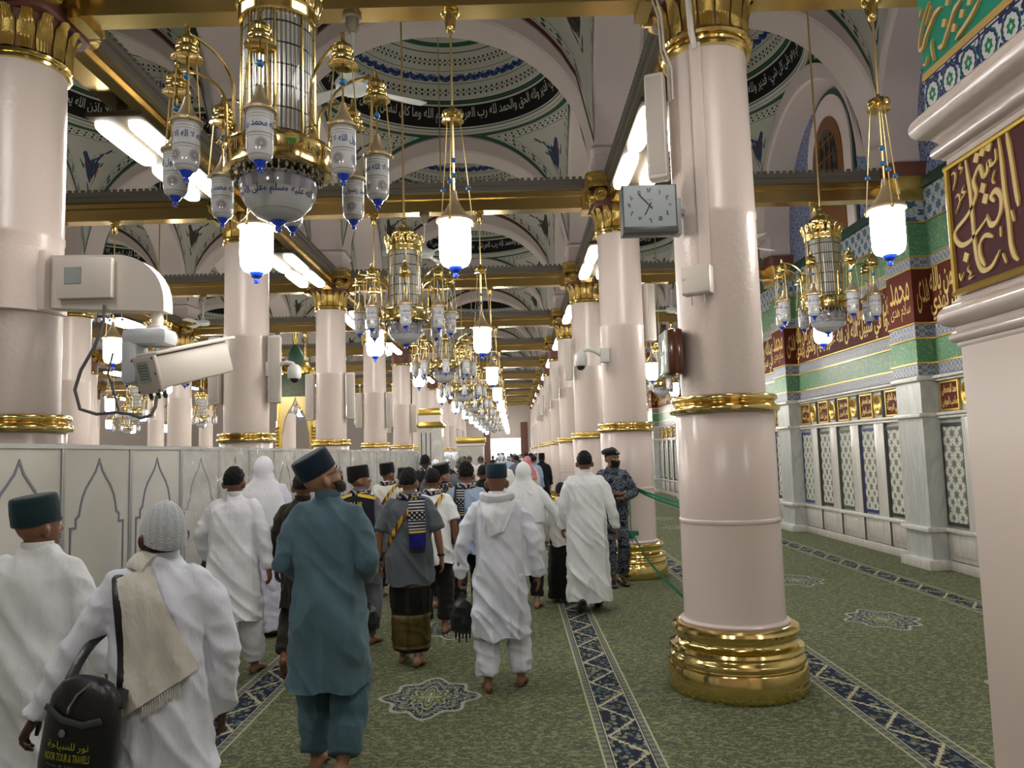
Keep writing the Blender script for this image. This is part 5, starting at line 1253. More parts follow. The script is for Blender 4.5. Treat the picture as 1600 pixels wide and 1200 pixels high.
def hand_geo(mb, wr, d, fwd, nrm, curl=0.45, n=6):
    d = Vector(d).normalized(); fwd = (Vector(fwd) - d*d.dot(Vector(fwd))).normalized(); nr = d.cross(fwd)
    if nr.dot(Vector(nrm)) < 0: nr = -nr
    wr = Vector(wr); M_ = Matrix(((fwd.x, nr.x, d.x, 0), (fwd.y, nr.y, d.y, 0), (fwd.z, nr.z, d.z, 0), (0, 0, 0, 1))); M_.translation = wr
    mb.loft([(-0.03, 0, 0, 0.024, 0.018), (0.0, 0, 0, 0.026, 0.019), (0.03, 0.004, 0.002, 0.036, 0.018), (0.06, 0.0, 0.002, 0.041, 0.016), (0.088, -0.001, 0.002, 0.040, 0.013), (0.097, -0.001, 0.002, 0.034, 0.009)], 14, 2.4, M_)
    for i, L in enumerate((0.072, 0.080, 0.074, 0.058)):
        b = Vector((0.030-0.0205*i, 0.002, 0.085-0.004*abs(i-1.2))); c = curl*(1+0.10*i); a = c*0.35; pts = [b - Vector((0, 0, 0.02))]; p = b
        pts.append(p.copy())
        for sl, da in ((0.42, 0), (0.33, c*0.9), (0.25, c*0.7)):
            a += da; p = p + Vector((0.003*(1.5-i)*sl, math.sin(a), math.cos(a)))*L*sl; pts.append(p.copy())
        mb.tube(pts, [0.008, 0.0098, 0.0092, 0.0085, 0.0062], n, M_)
    pts = [Vector((0.018, 0.006, 0.012)), Vector((0.040, 0.014, 0.038)), Vector((0.050, 0.024, 0.066)), Vector((0.047, 0.032, 0.092))]
    mb.tube(pts, [0.014, 0.0125, 0.011, 0.0075], n, M_)
def foot_geo(mb, M_):
    mb.ell((0, -0.035, -0.045), (0.034, 0.042, 0.036), 12, 8, M_)
    mb.tube([(0, -0.03, -0.04), (0, 0.03, -0.035), (0.004, 0.09, -0.05), (0.006, 0.135, -0.062)], [(0.036, 0.036), (0.037, 0.034), (0.043, 0.026), (0.046, 0.016)], 12, M_, flat=(1, 0, 0))
def toes_geo(mb, M_, s):
    for i in range(5):
        x = s*(-0.036+0.0175*i); L = (0.046, 0.043, 0.038, 0.032, 0.025)[i]; r = (0.0125, 0.0092, 0.0085, 0.008, 0.0075)[i]
        mb.tube([(x, 0.12, -0.062), (x, 0.14+L*0.6, -0.064), (x, 0.14+L, -0.068)], [r, r, r*0.6], 7, M_)
class Person: pass
def make_person(label, loc, rz=0.0, h=1.66, girth=1.0, skinm='brown', head=(0, 0, 0), hairy=True, hair=None, beard=None, armL=None, armR=None, legL=(-0.10, 0.0, 0.08, 0.0), legR=(0.10, 0.0, 0.08, 0.0),
                voxel=0.011, top=None, bottom=None, shoes=None, curl=0.45, lean=0.0, seed=1, group='people walking through the hall', hands=True, foldamp=1.0, cv=0.013, bare=True, name='person'):
    """top=(style, material, hem); bottom=(style, material)"""
    s = h/1.70; P = Person(); P.s = s; P.skin = SK[skinm]
    aL = armL or ((-0.222, -0.03, 1.125), (-0.235, 0.03, 0.885)); aR = armR or ((0.222, -0.03, 1.125), (0.235, 0.03, 0.885))
    NB = Vv(0, 0.005, 1.475)
    HM = Matrix.Translation(NB) @ Matrix.Rotation(head[0], 4, 'Z') @ Matrix.Rotation(head[1], 4, 'X') @ Matrix.Rotation(head[2], 4, 'Y'); P.HM = HM
    b = MB(); g = girth
    b.loft([(0.84, 0, -0.005, 0.12*g, 0.085*g), (0.95, 0, -0.012, 0.150*g, 0.10*g), (1.05, 0, 0, 0.135*g, 0.09*g), (1.2, 0, 0, 0.15*g, 0.10), (1.31, 0, 0, 0.150*g, 0.088), (1.38, 0, 0, 0.11*g, 0.065), (1.43, 0, 0, 0.062, 0.055)], 20)
    capsule(b, [(-0.14*g, 0, 1.372), (0, 0, 1.388), (0.14*g, 0, 1.372)], [0.034, 0.052, 0.034])
    capsule(b, [(0, -0.005, 1.38), (0, 0.0, 1.45), HM @ Vv(0, -0.005, 0.05)], [0.062, 0.054, 0.052])
    # head: skull, face, jaw, nose, ears, brow
    b.ell((0, -0.004, 0.112), (0.076, 0.097, 0.100), 20, 14, HM); b.ell((0, 0.030, 0.062), (0.062, 0.066, 0.082), 18, 12, HM); b.ell((0, 0.052, 0.012), (0.045, 0.042, 0.030), 14, 8, HM); b.ell((0, 0.078, -0.004), (0.020, 0.016, 0.016), 10, 8, HM)
    b.tube([(0, 0.086, 0.103), (0, 0.101, 0.085), (0, 0.114, 0.066), (0, 0.106, 0.054)], [0.008, 0.009, 0.012, 0.012], 8, HM); b.ell((-0.011, 0.100, 0.058), (0.009, 0.010, 0.008), 8, 6, HM); b.ell((0.011, 0.100, 0.058), (0.009, 0.010, 0.008), 8, 6, HM)
    b.tube([(-0.05, 0.074, 0.110), (0, 0.092, 0.112), (0.05, 0.074, 0.110)], 0.010, 8, HM); b.ell((0, 0.090, 0.030), (0.024, 0.011, 0.012), 10, 6, HM)
    for q in (-1, 1):
        M2 = HM @ Matrix.Translation((q*0.079, -0.006, 0.068)) @ Matrix.Rotation(q*0.42, 4, 'Z')
        b.ell((0, 0, 0), (0.011, 0.024, 0.036), 10, 8, M2); b.ell((q*0.010, -0.013, 0.006), (0.009, 0.012, 0.028), 8, 6, M2)
    P.arm = {}
    for q, (el, wr) in ((-1, aL), (1, aR)):
        sh = Vv(q*0.168*g, 0, 1.362); el = Vector(el); wr = Vector(wr)
        capsule(b, [sh, sh.lerp(el, 0.5), el], [0.040, 0.041, 0.036]); capsule(b, [el, el.lerp(wr, 0.3), wr], [0.036, 0.036, 0.025]); P.arm[q] = (sh, el, wr)
    P.leg = {}
    for q, (ax, ay, az, fp) in ((-1, legL), (1, legR)):
        hip = Vv(q*0.088, -0.005, 0.90); an = Vv(ax, ay, az); d = (an-hip).length; bend = math.sqrt(max(0.0, 0.417**2-(d/2)**2)); kn = hip.lerp(an, 0.5) + Vv(q*0.01, bend, 0)
        capsule(b, [hip, hip.lerp(kn, 0.5), kn], [0.085*g, 0.072*g, 0.052]); capsule(b, [kn, kn.lerp(an, 0.35), an], [0.052, 0.055, 0.034])
        FM = Matrix.Translation(an) @ Matrix.Rotation(-q*0.12, 4, 'Z') @ Matrix.Rotation(-fp, 4, 'X'); P.leg[q] = (hip, kn, an, FM); foot_geo(b, FM)
    v, f, nn = remesh(b, voxel, 2)
    ex = MB()
    for q in (-1, 1):
        sh, el, wr = P.arm[q]
        if hands: hand_geo(ex, wr, wr-el, (0, 1, 0.0), (-q, 0, 0), curl if not isinstance(curl, dict) else curl[q])
        if bare: toes_geo(ex, P.leg[q][3], q)
    o = len(v); exf = [tuple(i+o for i in q) for q in ex.f]
    if ex.v: v = np.vstack([v, np.array(ex.v)])
    P.o = rawmesh(name, v, f, P.skin, None, exf); tag(P.o, label, 'person', group)
    P.o.location = (loc[0], loc[1], 0); P.o.rotation_euler = (0, 0, rz); P.o.scale = (s, s, s)
    m = MB()
    for q in (-1, 1): m.ell((q*0.031, 0.079, 0.088), (0.013, 0.012, 0.010), 10, 8, HM)
    m.build('eyes', EYEW, P.o)
    m = MB()
    for q in (-1, 1):
        m.ell((q*0.031, 0.0885, 0.088), (0.006, 0.004, 0.006), 8, 6, HM)
        m.tube([(q*0.012, 0.097, 0.108), (q*0.030, 0.094, 0.114), (q*0.050, 0.080, 0.108)], [0.004, 0.005, 0.003], 6, HM)
    m.build('brows_and_irises', HB, P.o)
    m = MB(); m.ell((0, 0.0965, 0.034), (0.022, 0.008, 0.005), 10, 6, HM); m.ell((0, 0.0955, 0.024), (0.019, 0.008, 0.006), 10, 6, HM); m.build('lips', LIP, P.o)
    if hair:
        m = MB(); rr = random.Random(seed); NA, NP = 40, 16
        am = {'short': 0.007, 'curly': 0.013, 'shaved': 0.0015}[hair]
        def hf(u, w_):
            a = 2*PI*u; fr = max(0.0, math.sin(a)); lim = 1.98 - 0.98*fr**0.7 - (0.22 if abs(math.cos(a)) > 0.85 else 0); t = w_*lim
            k = 1.0 + am*6*(0.35+0.65*min(1, 6*(1-w_)))
            nz = am*(0.8*math.sin(23*a+9*t+seed)*math.sin(17*t+3*a) + 0.7*math.sin(7*a-5*t+2*seed)*math.sin(6*t+seed))
            return (0, 0, 0) if False else ((0.079*k+nz)*math.sin(t)*math.cos(a), -0.006+(0.100*k+nz)*math.sin(t)*math.sin(a), 0.112+(0.104*k+nz)*math.cos(t))
        m.grid(hf, NA, NP, HM, closeu=True); m.build('hair', HB, P.o)
    if beard is not None:
        m = MB()
        def bf(u, w_):
            a = PI*(0.02+0.96*u); t = w_
            y = 0.014+0.075*math.sin(a); x = 0.068*math.cos(a); zt = 0.050-0.022*math.sin(a)**2
            ln = beard[1]
            return (x*(1-0.35*t*ln*4), y*(1-0.10*t)+0.010+0.012*math.sin(PI*t), zt-(0.055+ln*math.sin(a)**1.5)*t)
        m.grid(bf, 22, 8, HM); m.grid(lambda u, w_: tuple(np.array(bf(1-u, w_))*[0.9, 0.86, 1]), 22, 8, HM)
        m.tube([(-0.028, 0.095, 0.034), (0, 0.106, 0.044), (0.028, 0.095, 0.034)], [0.004, 0.006, 0.004], 6, HM); m.build('beard', beard[0], P.o)
    P.g = g
    # trousers / skirt
    if bottom:
        st, mt = bottom[0], bottom[1]; m = MB(); fa = 0.010*foldamp
        if st == 'robe':
            zb = bottom[2]; m.loft([(zb, 0, 0.0, 0.25*g, 0.20*g), (0.5, 0, 0, 0.235*g, 0.185*g), (0.9, 0, 0, 0.20*g, 0.155*g), (1.05, 0, 0, 0.17*g, 0.13*g)], 28, 2.2)
        elif st == 'sarong':
            zb = bottom[2]; m.loft([(zb, 0.0, 0.03, 0.165*g, 0.15*g), (0.45, 0, 0.02, 0.175*g, 0.15*g), (0.66, 0, -0.008, 0.178*g, 0.138*g), (0.80, 0, -0.01, 0.160*g, 0.115*g), (1.03, 0, 0, 0.14*g, 0.10*g)], 28, 2.3)
        else:
            w0, w1, w2 = {'shalwar': (0.112, 0.104, 0.082), 'slim': (0.098, 0.074, 0.056), 'trouser': (0.108, 0.090, 0.074)}[st]
            m.loft([(0.78, 0, -0.01, 0.12*g, 0.10*g), (0.88, 0, -0.014, 0.18*g, 0.135*g), (1.02, 0, 0, 0.165*g, 0.12*g), (1.06, 0, 0, 0.15*g, 0.11*g)], 22, 2.2)
            for q in (-1, 1):
                hip, kn, an, FM = P.leg[q]; top_ = Vv(q*0.092*g, -0.008, 0.87); zc = bottom[2] if len(bottom) > 2 else 0.06
                lo = an + (kn-an).normalized()*zc
                m.tube([top_, top_.lerp(kn, 0.5), kn, kn.lerp(lo, 0.5), kn.lerp(lo, 0.85), lo], [w0*g, (w0+w1)/2*g, w1, (w1+w2)/2*1.03, w2*1.06, w2], 18)
        v, f, nn = remesh(m, cv, 2)
        w_ = np.clip((1.0-v[:, 2])*2.2, 0.15, 1)
        nz = ridge(v*[13, 13, 5.5]+[0, 0, 0], seed)*0.7 + ridge(v*[7, 7, 15] + np.c_[v[:, 2]*3, v[:, 2]*2, v[:, 0]*4], seed+3)*0.7
        v = v + nn*((nz-0.9)*fa*2.4*w_)[:, None]
        P.bottom = rawmesh({'robe': 'robe', 'sarong': 'sarong'}.get(st, 'trousers'), v, f, mt, P.o); P.bv = (v, f)
    if top:
        st, mt, hem = top[:3]; m = MB(); fl = top[3] if len(top) > 3 else 1.0
        rings = []
        for z, rx, ry, cy in ((0.05, 0.232, 0.200, 0), (0.35, 0.225, 0.188, 0), (0.6, 0.214, 0.174, 0), (0.8, 0.203, 0.160, -0.008), (0.95, 0.194, 0.150, -0.014), (1.08, 0.182, 0.137, -0.006), (1.22, 0.184, 0.136, -0.005), (1.33, 0.180, 0.120, -0.008), (1.385, 0.150, 0.096, -0.006), (1.425, 0.096, 0.076, 0), (1.470, 0.062, 0.068, 0.0)):
            if z > hem + 0.04: rings.append((z, 0, cy, rx*g*(fl if z < 0.9 else 1), ry*g*(fl if z < 0.9 else 1)))
        z1 = rings[0]; k_ = (hem-0.95)/(0.05-0.95) if hem < 0.95 else 0
        hr = (max(z1[3]*1.03, 0.185*g), max(z1[4]*1.03, 0.145*g)); rings.insert(0, (hem, 0, z1[2], hr[0], hr[1])); rings.insert(0, (hem-0.06, 0, z1[2], hr[0]*1.01, hr[1]*1.01))
        m.loft(rings, 30, 2.25)
        capsule(m, [(-0.155*g, -0.004, 1.372), (0, -0.006, 1.388), (0.155*g, -0.004, 1.372)], [0.048, 0.066, 0.048], 16)
        for q in (-1, 1):
            sh, el, wr = P.arm[q]
            if st == 'short': e2 = sh.lerp(el, 0.88); m.tube([sh + Vv(-q*0.02, 0, 0.0), sh.lerp(el, 0.35), e2], [0.062, 0.066, 0.070], 16)
            else:
                w3 = top[4] if len(top) > 4 else 0.048
                m.tube([sh + Vv(-q*0.03, 0, 0), sh.lerp(el, 0.3), sh.lerp(el, 0.7), el, el.lerp(wr, 0.35), el.lerp(wr, 0.78), el.lerp(wr, 1.07)], [0.062, 0.064, 0.060, 0.056, 0.055, 0.052, w3], 18)
                m.ell(el, (0.055, 0.055, 0.055), 14, 8)
        v, f, nn = remesh(m, cv, 3)
        zz = v[:, 2]; body = np.clip(1-(np.abs(v[:, 0])-0.17*g)/0.05, 0, 1)
        w_ = np.where(zz > 1.2, 0.45, np.clip(0.45+(1.2-zz)*1.0, 0, 1.15))
        f1 = ridge(v*[11, 11, 2.3] + np.c_[zz*0, zz*0, v[:, 0]*3.0*np.sign(v[:, 0])], seed+5); f2 = ridge(v*[6, 6, 9] + np.c_[zz*3, 0*zz, v[:, 0]*9], seed+7); f3 = ridge(v*[10, 10, 9] + np.c_[zz*7, zz*5, zz*0], seed+9)
        amp = 0.021*foldamp
        f4 = ridge(v*[4.5, 4.5, 5.0] + np.c_[zz*2.0, zz*0, v[:, 0]*7], seed+11)
        dis = body*((f1**2-0.4)*w_*1.5 + (f2**2-0.4)*1.1*w_ + (f4**3-0.3)*1.3*w_) + (1-body)*((f3**2-0.4)*0.8 + (f2**2-0.4)*0.35)
        v = v + nn*(dis*amp)[:, None]
        # open hem: drop the closing cap below it
        hz = hem + 0.012*np.sin(5*np.arctan2(v[:, 1], v[:, 0])+seed)
        low = (v[:, 2] < hz) & (np.hypot(v[:, 0]/hr[0], v[:, 1]/hr[1]) < 1.6) & (v[:, 2] < hem+0.05); f = f[~low[f].all(axis=1)]; v[:, 2] = np.where(low, hz, v[:, 2])
        P.top = rawmesh({'short': 'shirt', 'kurta': 'long_shirt', 'thobe': 'robe', 'jacket': 'jacket'}.get(st, 'shirt'), v, f, mt, P.o); P.tv = (v, f)
        P.bvh = None
        if st != 'short' and st != 'jacket':
            m = MB(); m.lathe([(0.064, 1.452), (0.070, 1.462), (0.067, 1.492), (0.061, 1.494), (0.058, 1.47)], 24, m=Matrix.Scale(1.05, 4, (0, 1, 0))); m.build('collar', mt, P.o)
    if shoes:
        m = MB()
        for q in (-1, 1):
            FM = P.leg[q][3]; m.tube([(0, -0.085, -0.05), (0, -0.04, -0.035), (0, 0.03, -0.03), (0.004, 0.10, -0.048), (0.006, 0.17, -0.056), (0.006, 0.19, -0.06)], [(0.03, 0.02), (0.044, 0.044), (0.045, 0.045), (0.05, 0.034), (0.045, 0.024), (0.02, 0.01)], 14, FM, flat=(1, 0, 0))
        m.build('shoes', shoes, P.o)
    return P
def hat_pillbox(P, mat, tall=0.105, z0=0.100, tilt=0.0, name='cap', rx=0.084, ry=0.107):
    tall = 0.232 - z0
    m = MB(); M_ = P.HM @ Matrix.Translation((0, -0.006, z0)) @ Matrix.Rotation(tilt, 4, 'X')
    m.loft([(-0.004, 0, 0, rx-0.004, ry-0.004), (0.0, 0, 0, rx, ry), (tall*0.45, 0, 0, rx*1.01, ry*1.01), (tall*0.85, 0, 0, rx*0.98, ry*0.98), (tall*0.97, 0, 0, rx*0.93, ry*0.94), (tall, 0, 0, rx*0.84, ry*0.86), (tall*1.01, 0, 0, rx*0.3, ry*0.3)], 32, 2.1, M_)
    return m.build(name, mat, P.o, ang=60)
def hat_dome(P, mat, z0=0.085, tilt=0.0, name='skullcap', r=(0.083, 0.106, 0.150)):
    m = MB(); M_ = P.HM @ Matrix.Translation((0, -0.006, z0)) @ Matrix.Rotation(tilt, 4, 'X')
    pr = [(1.0, -0.01), (1.015, 0.0), (1.01, 0.02)] + [(math.cos(t), math.sin(t)) for t in np.linspace(0.22, PI/2, 10)]
    m.lathe([(p, q if i > 2 else q/0.150) for i, (p, q) in enumerate(pr)], 36, m=M_ @ Matrix.Diagonal((r[0], r[1], r[2], 1))); return m.build(name, mat, P.o, ang=70)
def cast(P, x, z, off=0.012, side=-1, bvh=None):
    """point on the garment seen from behind (side=-1) or from the front (+1)"""
    if P.bvh is None: P.bvh = BVHTree.FromPolygons(P.tv[0].tolist(), P.tv[1].tolist())
    bv = bvh or P.bvh
    for dz in (0, 0.01, -0.01, 0.03):
        h = bv.ray_cast(Vv(x, side*1.0, z+dz), Vv(0, -side, 0))
        if h[0] is not None: return Vv(x, h[0].y + side*off, z)
    return Vv(x, side*0.05, z)
def drape(P, name, fn, nu, nv, mat, off=0.014, thick=0.006, parent=None, side=-1, wav=0.0):
    """sheet lying on the garment; fn(u,v)->(x,z)"""
    m = MB(); pts = {}
    for i in range(nu):
        for j in range(nv):
            x, z = fn(i/(nu-1), j/(nv-1)); p = cast(P, x, z, off, side); pts[i, j] = p
    ys = np.array([[pts[i, j].y for j in range(nv)] for i in range(nu)])
    for _ in range(2):
        q = ys.copy(); q[1:-1] = (ys[:-2]+ys[1:-1]*2+ys[2:])/4; q[:, 1:-1] = (q[:, :-2]+q[:, 1:-1]*2+q[:, 2:])/4; ys = np.minimum(q, ys) if side < 0 else np.maximum(q, ys)
    def g1(u, v):
        i, j = round(u*(nu-1)), round(v*(nv-1)); p = pts[i, j]; return (p.x, ys[i, j]+side*(thick + wav*math.sin(i*1.3+0.25*j)), p.z)
    def g0(u, v): x, y, z = g1(1-u, v); return (x, y-side*thick, z)
    m.grid(g1, nu, nv); m.grid(g0, nu, nv); return m.build(name, mat, parent or P.o)
def band_path(P, pts, w_, name, mat, off=0.012, side=-1, parent=None, n=24, thick=0.004):
    """flat strap following pts [(x,z)..] over the garment"""
    q = smooth_path(pts, max(2, n//max(1, len(pts)-1))); L = []
    for x, z in q: L.append(cast(P, x, z, off, side))
    m = MB(); vs = []; fs = []
    for i, p in enumerate(L):
        t = (L[min(i+1, len(L)-1)]-L[max(i-1, 0)]).normalized(); a = t.cross(Vv(0, side, 0)); a = a.normalized() if a.length > 1e-5 else Vv(1, 0, 0)
        for dx, dy in ((-1, 0), (1, 0), (1, 1), (-1, 1)): vs.append(tuple(p + a*dx*w_/2 + Vv(0, side*thick, 0)*dy))
    for i in range(len(L)-1):
        a, c = 4*i, 4*i+4
        for k in range(4): fs.append((a+k, a+(k+1) % 4, c+(k+1) % 4, c+k))
    m.add(vs, fs); return m.build(name, mat, parent or P.o)
WHT = cloth('white_cotton', (0.74, 0.75, 0.81), dark=0.94); WHT2 = cloth('soft_white_cotton', (0.72, 0.74, 0.76), dark=0.93); WHTB = cloth('bluish_white_cotton', (0.71, 0.74, 0.84), dark=0.94)
CRM = cloth('cream_wool', (0.68, 0.66, 0.60), bump=0.4); LIL = cloth('lilac_white_cotton', (0.64, 0.64, 0.78)); TEAL = cloth('teal_cotton', (0.082, 0.148, 0.185), dark=0.85); TEALD = cloth('teal_trouser_cotton', (0.062, 0.122, 0.155), dark=0.85)
BRNC = cloth('dark_brown_cloth', (0.022, 0.018, 0.013)); NAVYC = cloth('navy_cloth', (0.008, 0.010, 0.020)); GRYC = cloth('grey_cloth', (0.085, 0.10, 0.115), dark=0.85); GRYV = cloth('slate_cloth', (0.12, 0.13, 0.16)); BLUC = cloth('light_blue_cloth', (0.30, 0.39, 0.55)); BLKC = cloth('black_cloth', (0.007, 0.007, 0.008))
HATG = cloth('dark_green_felt', (0.010, 0.030, 0.034), bump=0.15); HATN = cloth('navy_felt', (0.008, 0.018, 0.034), bump=0.15); HATT = cloth('slate_teal_felt', (0.018, 0.040, 0.058), bump=0.15); HATK = cloth('black_velvet', (0.006, 0.006, 0.006), bump=0.15)
PINKC = cloth('pink_checked_cotton', (0.55, 0.20, 0.22)); YEL = plain('yellow_webbing', (0.55, 0.36, 0.01), 0.6); GRCAP = cloth('grey_cap', (0.10, 0.11, 0.10))
BAGK = plain('black_nylon', (0.010, 0.011, 0.013), 0.35, noise=0.2, nscale=10, bump=0.15, bscale=60)
# crochet skull cap
n = NT('crochet_cap', 0.8, spec=0.2); o_ = n.coord(); x_, y_, z_ = n.sep(o_)
v_ = n.vor(n.map(o_, (1, 1, 1)), 130, 'DISTANCE_TO_EDGE'); tr = n.gt(n.ma('ADD', n.cell(n.ma('ARCTAN2', y_, x_), 0.26), n.cell(z_, 0.03)), 0.0)
n.set(Base_Color=n.mix(n.lt(v_, 0.09), n.mix(tr, (0.70, 0.73, 0.76), (0.58, 0.62, 0.66)), (0.46, 0.49, 0.53))); n.bump(v_, 0.8, 0.01); CROCH = n.m
# sarong, scarf and camouflage cloths
n = NT('checked_sarong', 0.8, spec=0.15); o_ = n.coord(); x_, y_, z_ = n.sep(o_)
zb = n.cell(z_, 0.52, 0.56); c_ = n.mix(n.lt(n.ma('ABSOLUTE', zb), 0.12), (0.085, 0.062, 0.016), (0.010, 0.010, 0.012)); c_ = n.mix(n.lt(n.ma('ABSOLUTE', n.ma('SUBTRACT', n.ma('ABSOLUTE', zb), 0.13)), 0.012), c_, (0.17, 0.14, 0.06))
c_ = n.mix(n.ma('MULTIPLY', n.lt(n.ma('ABSOLUTE', n.cell(x_, 0.14)), 0.018), 0.5), c_, (0.035, 0.03, 0.012)); n.set(Base_Color=c_); n.bump(n.noise(o_, 25, 3), 0.3, 0.02); SARONG = n.m
n = NT('patterned_scarf', 0.85, spec=0.1); o_ = n.coord(); x_, y_, z_ = n.sep(o_)
st_ = n.lt(n.ma('ABSOLUTE', n.cell(z_, 0.026)), 0.006); ro_ = n.gt(n.ma('MULTIPLY', n.ma('SINE', n.ma('MULTIPLY', x_, 150.0)), n.ma('SINE', n.ma('MULTIPLY', z_, 150.0))), 0.25)
mid_ = n.band(z_, 1.245, 1.315); c_ = n.mix(n.ma('ADD', n.ma('MULTIPLY', mid_, ro_), n.ma('MULTIPLY', n.ma('SUBTRACT', 1.0, mid_), st_)), (0.012, 0.013, 0.018), (0.40, 0.41, 0.42))
c_ = n.mix(n.lt(z_, 1.155), c_, (0.55, 0.42, 0.03)); c_ = n.mix(n.lt(z_, 1.138), c_, (0.012, 0.014, 0.13)); c_ = n.mix(n.gt(z_, 1.42), c_, n.mix(n.gt(n.vor(o_, 30), 0.32), (0.50, 0.38, 0.03), (0.012, 0.014, 0.07)))
n.set(Base_Color=c_); SCARF = n.m
n = NT('neck_scarf_print', 0.85, spec=0.1); o_ = n.coord(); n.set(Base_Color=n.mix(n.gt(n.vor(o_, 34), 0.30), (0.45, 0.36, 0.05), n.mix(n.gt(n.noise(o_, 28, 1), 0.55), (0.012, 0.014, 0.06), (0.35, 0.34, 0.30)))); NSCARF = n.m
n = NT('blue_grey_camouflage', 0.8, spec=0.15); o_ = n.coord(); q_ = n.noise(n.map(o_, (1, 1, 2.0)), 13, 2.0, 0.5, 1.0)
n.set(Base_Color=n.ramp(q_, [(0, (0.010, 0.012, 0.018)), (0.42, (0.06, 0.075, 0.105)), (0.50, (0.17, 0.19, 0.23)), (0.56, (0.03, 0.035, 0.05)), (0.63, (0.10, 0.115, 0.15))], 'CONSTANT')); n.bump(n.noise(o_, 20, 3), 0.35, 0.02); CAMO = n.m
n = NT('striped_strap', 0.7); o_ = n.coord(); n.set(Base_Color=n.mix(n.gt(n.noise(n.map(o_, (60, 8, 8)), 1.0, 0), 0.5), (0.55, 0.35, 0.01), (0.10, 0.02, 0.015))); STRP = n.m
def neck_scarf(P, mat=None, r=0.085):
    m = MB(); pts = [(r*math.cos(a)*1.0, 0.002+r*0.95*math.sin(a), 1.447+0.012*math.sin(a*1)+0.004*math.sin(5*a)) for a in np.linspace(0, 2*PI, 25)[:-1]]
    m.tube(pts, [(0.030, 0.026)]*24, 10, closed=True); return m.build('neck_scarf', mat or NSCARF, P.o)
def hijab(P, mat, zend=1.05, name='headscarf', seed=3, wide=1.0):
    m = MB(); m.ell((0, -0.006, 0.100), (0.096, 0.118, 0.128), 24, 16, P.HM)
    m.loft([(zend, 0, -0.02, 0.245*wide, 0.175*wide), (1.2, 0, -0.015, 0.235*wide, 0.165), (1.33, 0, -0.01, 0.215, 0.145), (1.41, 0, -0.005, 0.165, 0.12), (1.48, 0, 0, 0.105, 0.105), (1.56, 0, 0, 0.09, 0.105)], 28, 2.1)
    v, f, nn = remesh(m, 0.013, 4); w_ = np.clip((1.55-v[:, 2])*2, 0.1, 1)
    v = v + nn*((ridge(v*[14, 14, 3.0], seed)-0.5)*0.02*w_)[:, None]; return rawmesh(name, v, f, mat, P.o)
LAB = 'man in '
# A: leftmost man, dark green cap
A = make_person('man in white shirt and dark green cap at the lower left edge', (-2.06, 3.35), 0.0, 1.57, 1.05, 'brown', head=(-0.5, 0.05, 0), hair=None, top=('kurta', WHT2, 0.36), bottom=('shalwar', WHT2), seed=2, voxel=0.010, armL=((-0.25, -0.05, 1.12), (-0.27, 0.05, 0.88)), armR=((0.25, -0.02, 1.12), (0.28, 0.10, 0.90)))
hat_pillbox(A, HATG, 0.105, 0.105, 0.10)
# B: old man, crochet cap, shoulder bag, shawl
B = make_person('old man in white robe with crochet skullcap and cream shawl over one shoulder', (-1.30, 2.85), 0.22, 1.57, 0.95, 'dark', head=(0.62, 0.22, -0.05), hair=None, beard=(HW, 0.09), top=('kurta', WHTB, 0.30, 1.05), bottom=('shalwar', WHTB), seed=11, voxel=0.009, cv=0.011, foldamp=1.15,
    armL=((-0.30, -0.02, 1.13), (-0.42, -0.02, 0.92)), armR=((0.235, 0.0, 1.12), (0.225, 0.06, 0.86)), curl=0.8)
hat_dome(B, CROCH, 0.078, 0.16)
def bl(c):
    (ax, az), (bx, bz), (cx_, cz_), (dx, dz) = c      # TL TR BL BR
    return lambda u, v: ((ax*(1-u)+bx*u)*(1-v)+(cx_*(1-u)+dx*u)*v, (az*(1-u)+bz*u)*(1-v)+(cz_*(1-u)+dz*u)*v)
sh = drape(B, 'shawl', bl([(-0.145, 1.405), (-0.015, 1.450), (-0.10, 0.915), (0.165, 1.06)]), 16, 26, CRM, 0.016, 0.007, wav=0.003)
m = MB(); m.tube([(-0.02, -0.085, 1.455), (-0.065, -0.06, 1.47), (-0.09, 0.0, 1.465), (-0.085, 0.07, 1.43), (-0.07, 0.12, 1.36), (-0.07, 0.15, 1.2)], [(0.045, 0.02), (0.045, 0.022), (0.045, 0.022), (0.05, 0.02), (0.06, 0.018), (0.06, 0.012)], 10); m.build('shawl_fold', CRM, sh)
m = MB()
for i in range(16):
    x0 = -0.02+0.008*i; p = cast(B, x0, 0.955+0.0042*i, 0.018); m.tube([p, p+Vv(0.003, -0.002, -0.022), p+Vv(-0.002, 0.0, -0.045)], 0.003, 5)
m.build('fringe', CRM, sh)
# shoulder bag of B (held on its strap: a thing of its own)
bag = empty('shoulder_bag', (B.o.location.x, B.o.location.y, 0), (0, 0, 0.22)); bag.scale = (B.s,)*3; tag(bag, 'black nylon travel bag with yellow lettering hanging behind the old man', 'bag')
BM = Matrix.Translation((-0.20, -0.25, 0.90)) @ Matrix.Rotation(-0.30, 4, 'Z') @ Matrix.Rotation(math.radians(7), 4, 'Y')
m = MB(); m.loft([(-0.19, 0, 0, 0.115, 0.045), (-0.18, 0, 0, 0.13, 0.056), (-0.10, 0, 0, 0.137, 0.064), (0.05, 0, 0, 0.132, 0.060), (0.13, 0.0, 0, 0.120, 0.052), (0.175, 0, 0, 0.09, 0.04), (0.195, 0, 0, 0.05, 0.022)], 28, 2.6, BM); m.build('bag_body', BAGK, bag)
m = MB(); m.tube([(-0.11, -0.055, 0.10), (-0.04, -0.066, 0.065), (0.04, -0.068, 0.055), (0.10, -0.06, 0.075)], [(0.012, 0.003)]*4, 6, BM, flat=(0, 0, 1)); m.build('grey_piping', plain('bag_grey', (0.06, 0.07, 0.08), 0.6), bag)
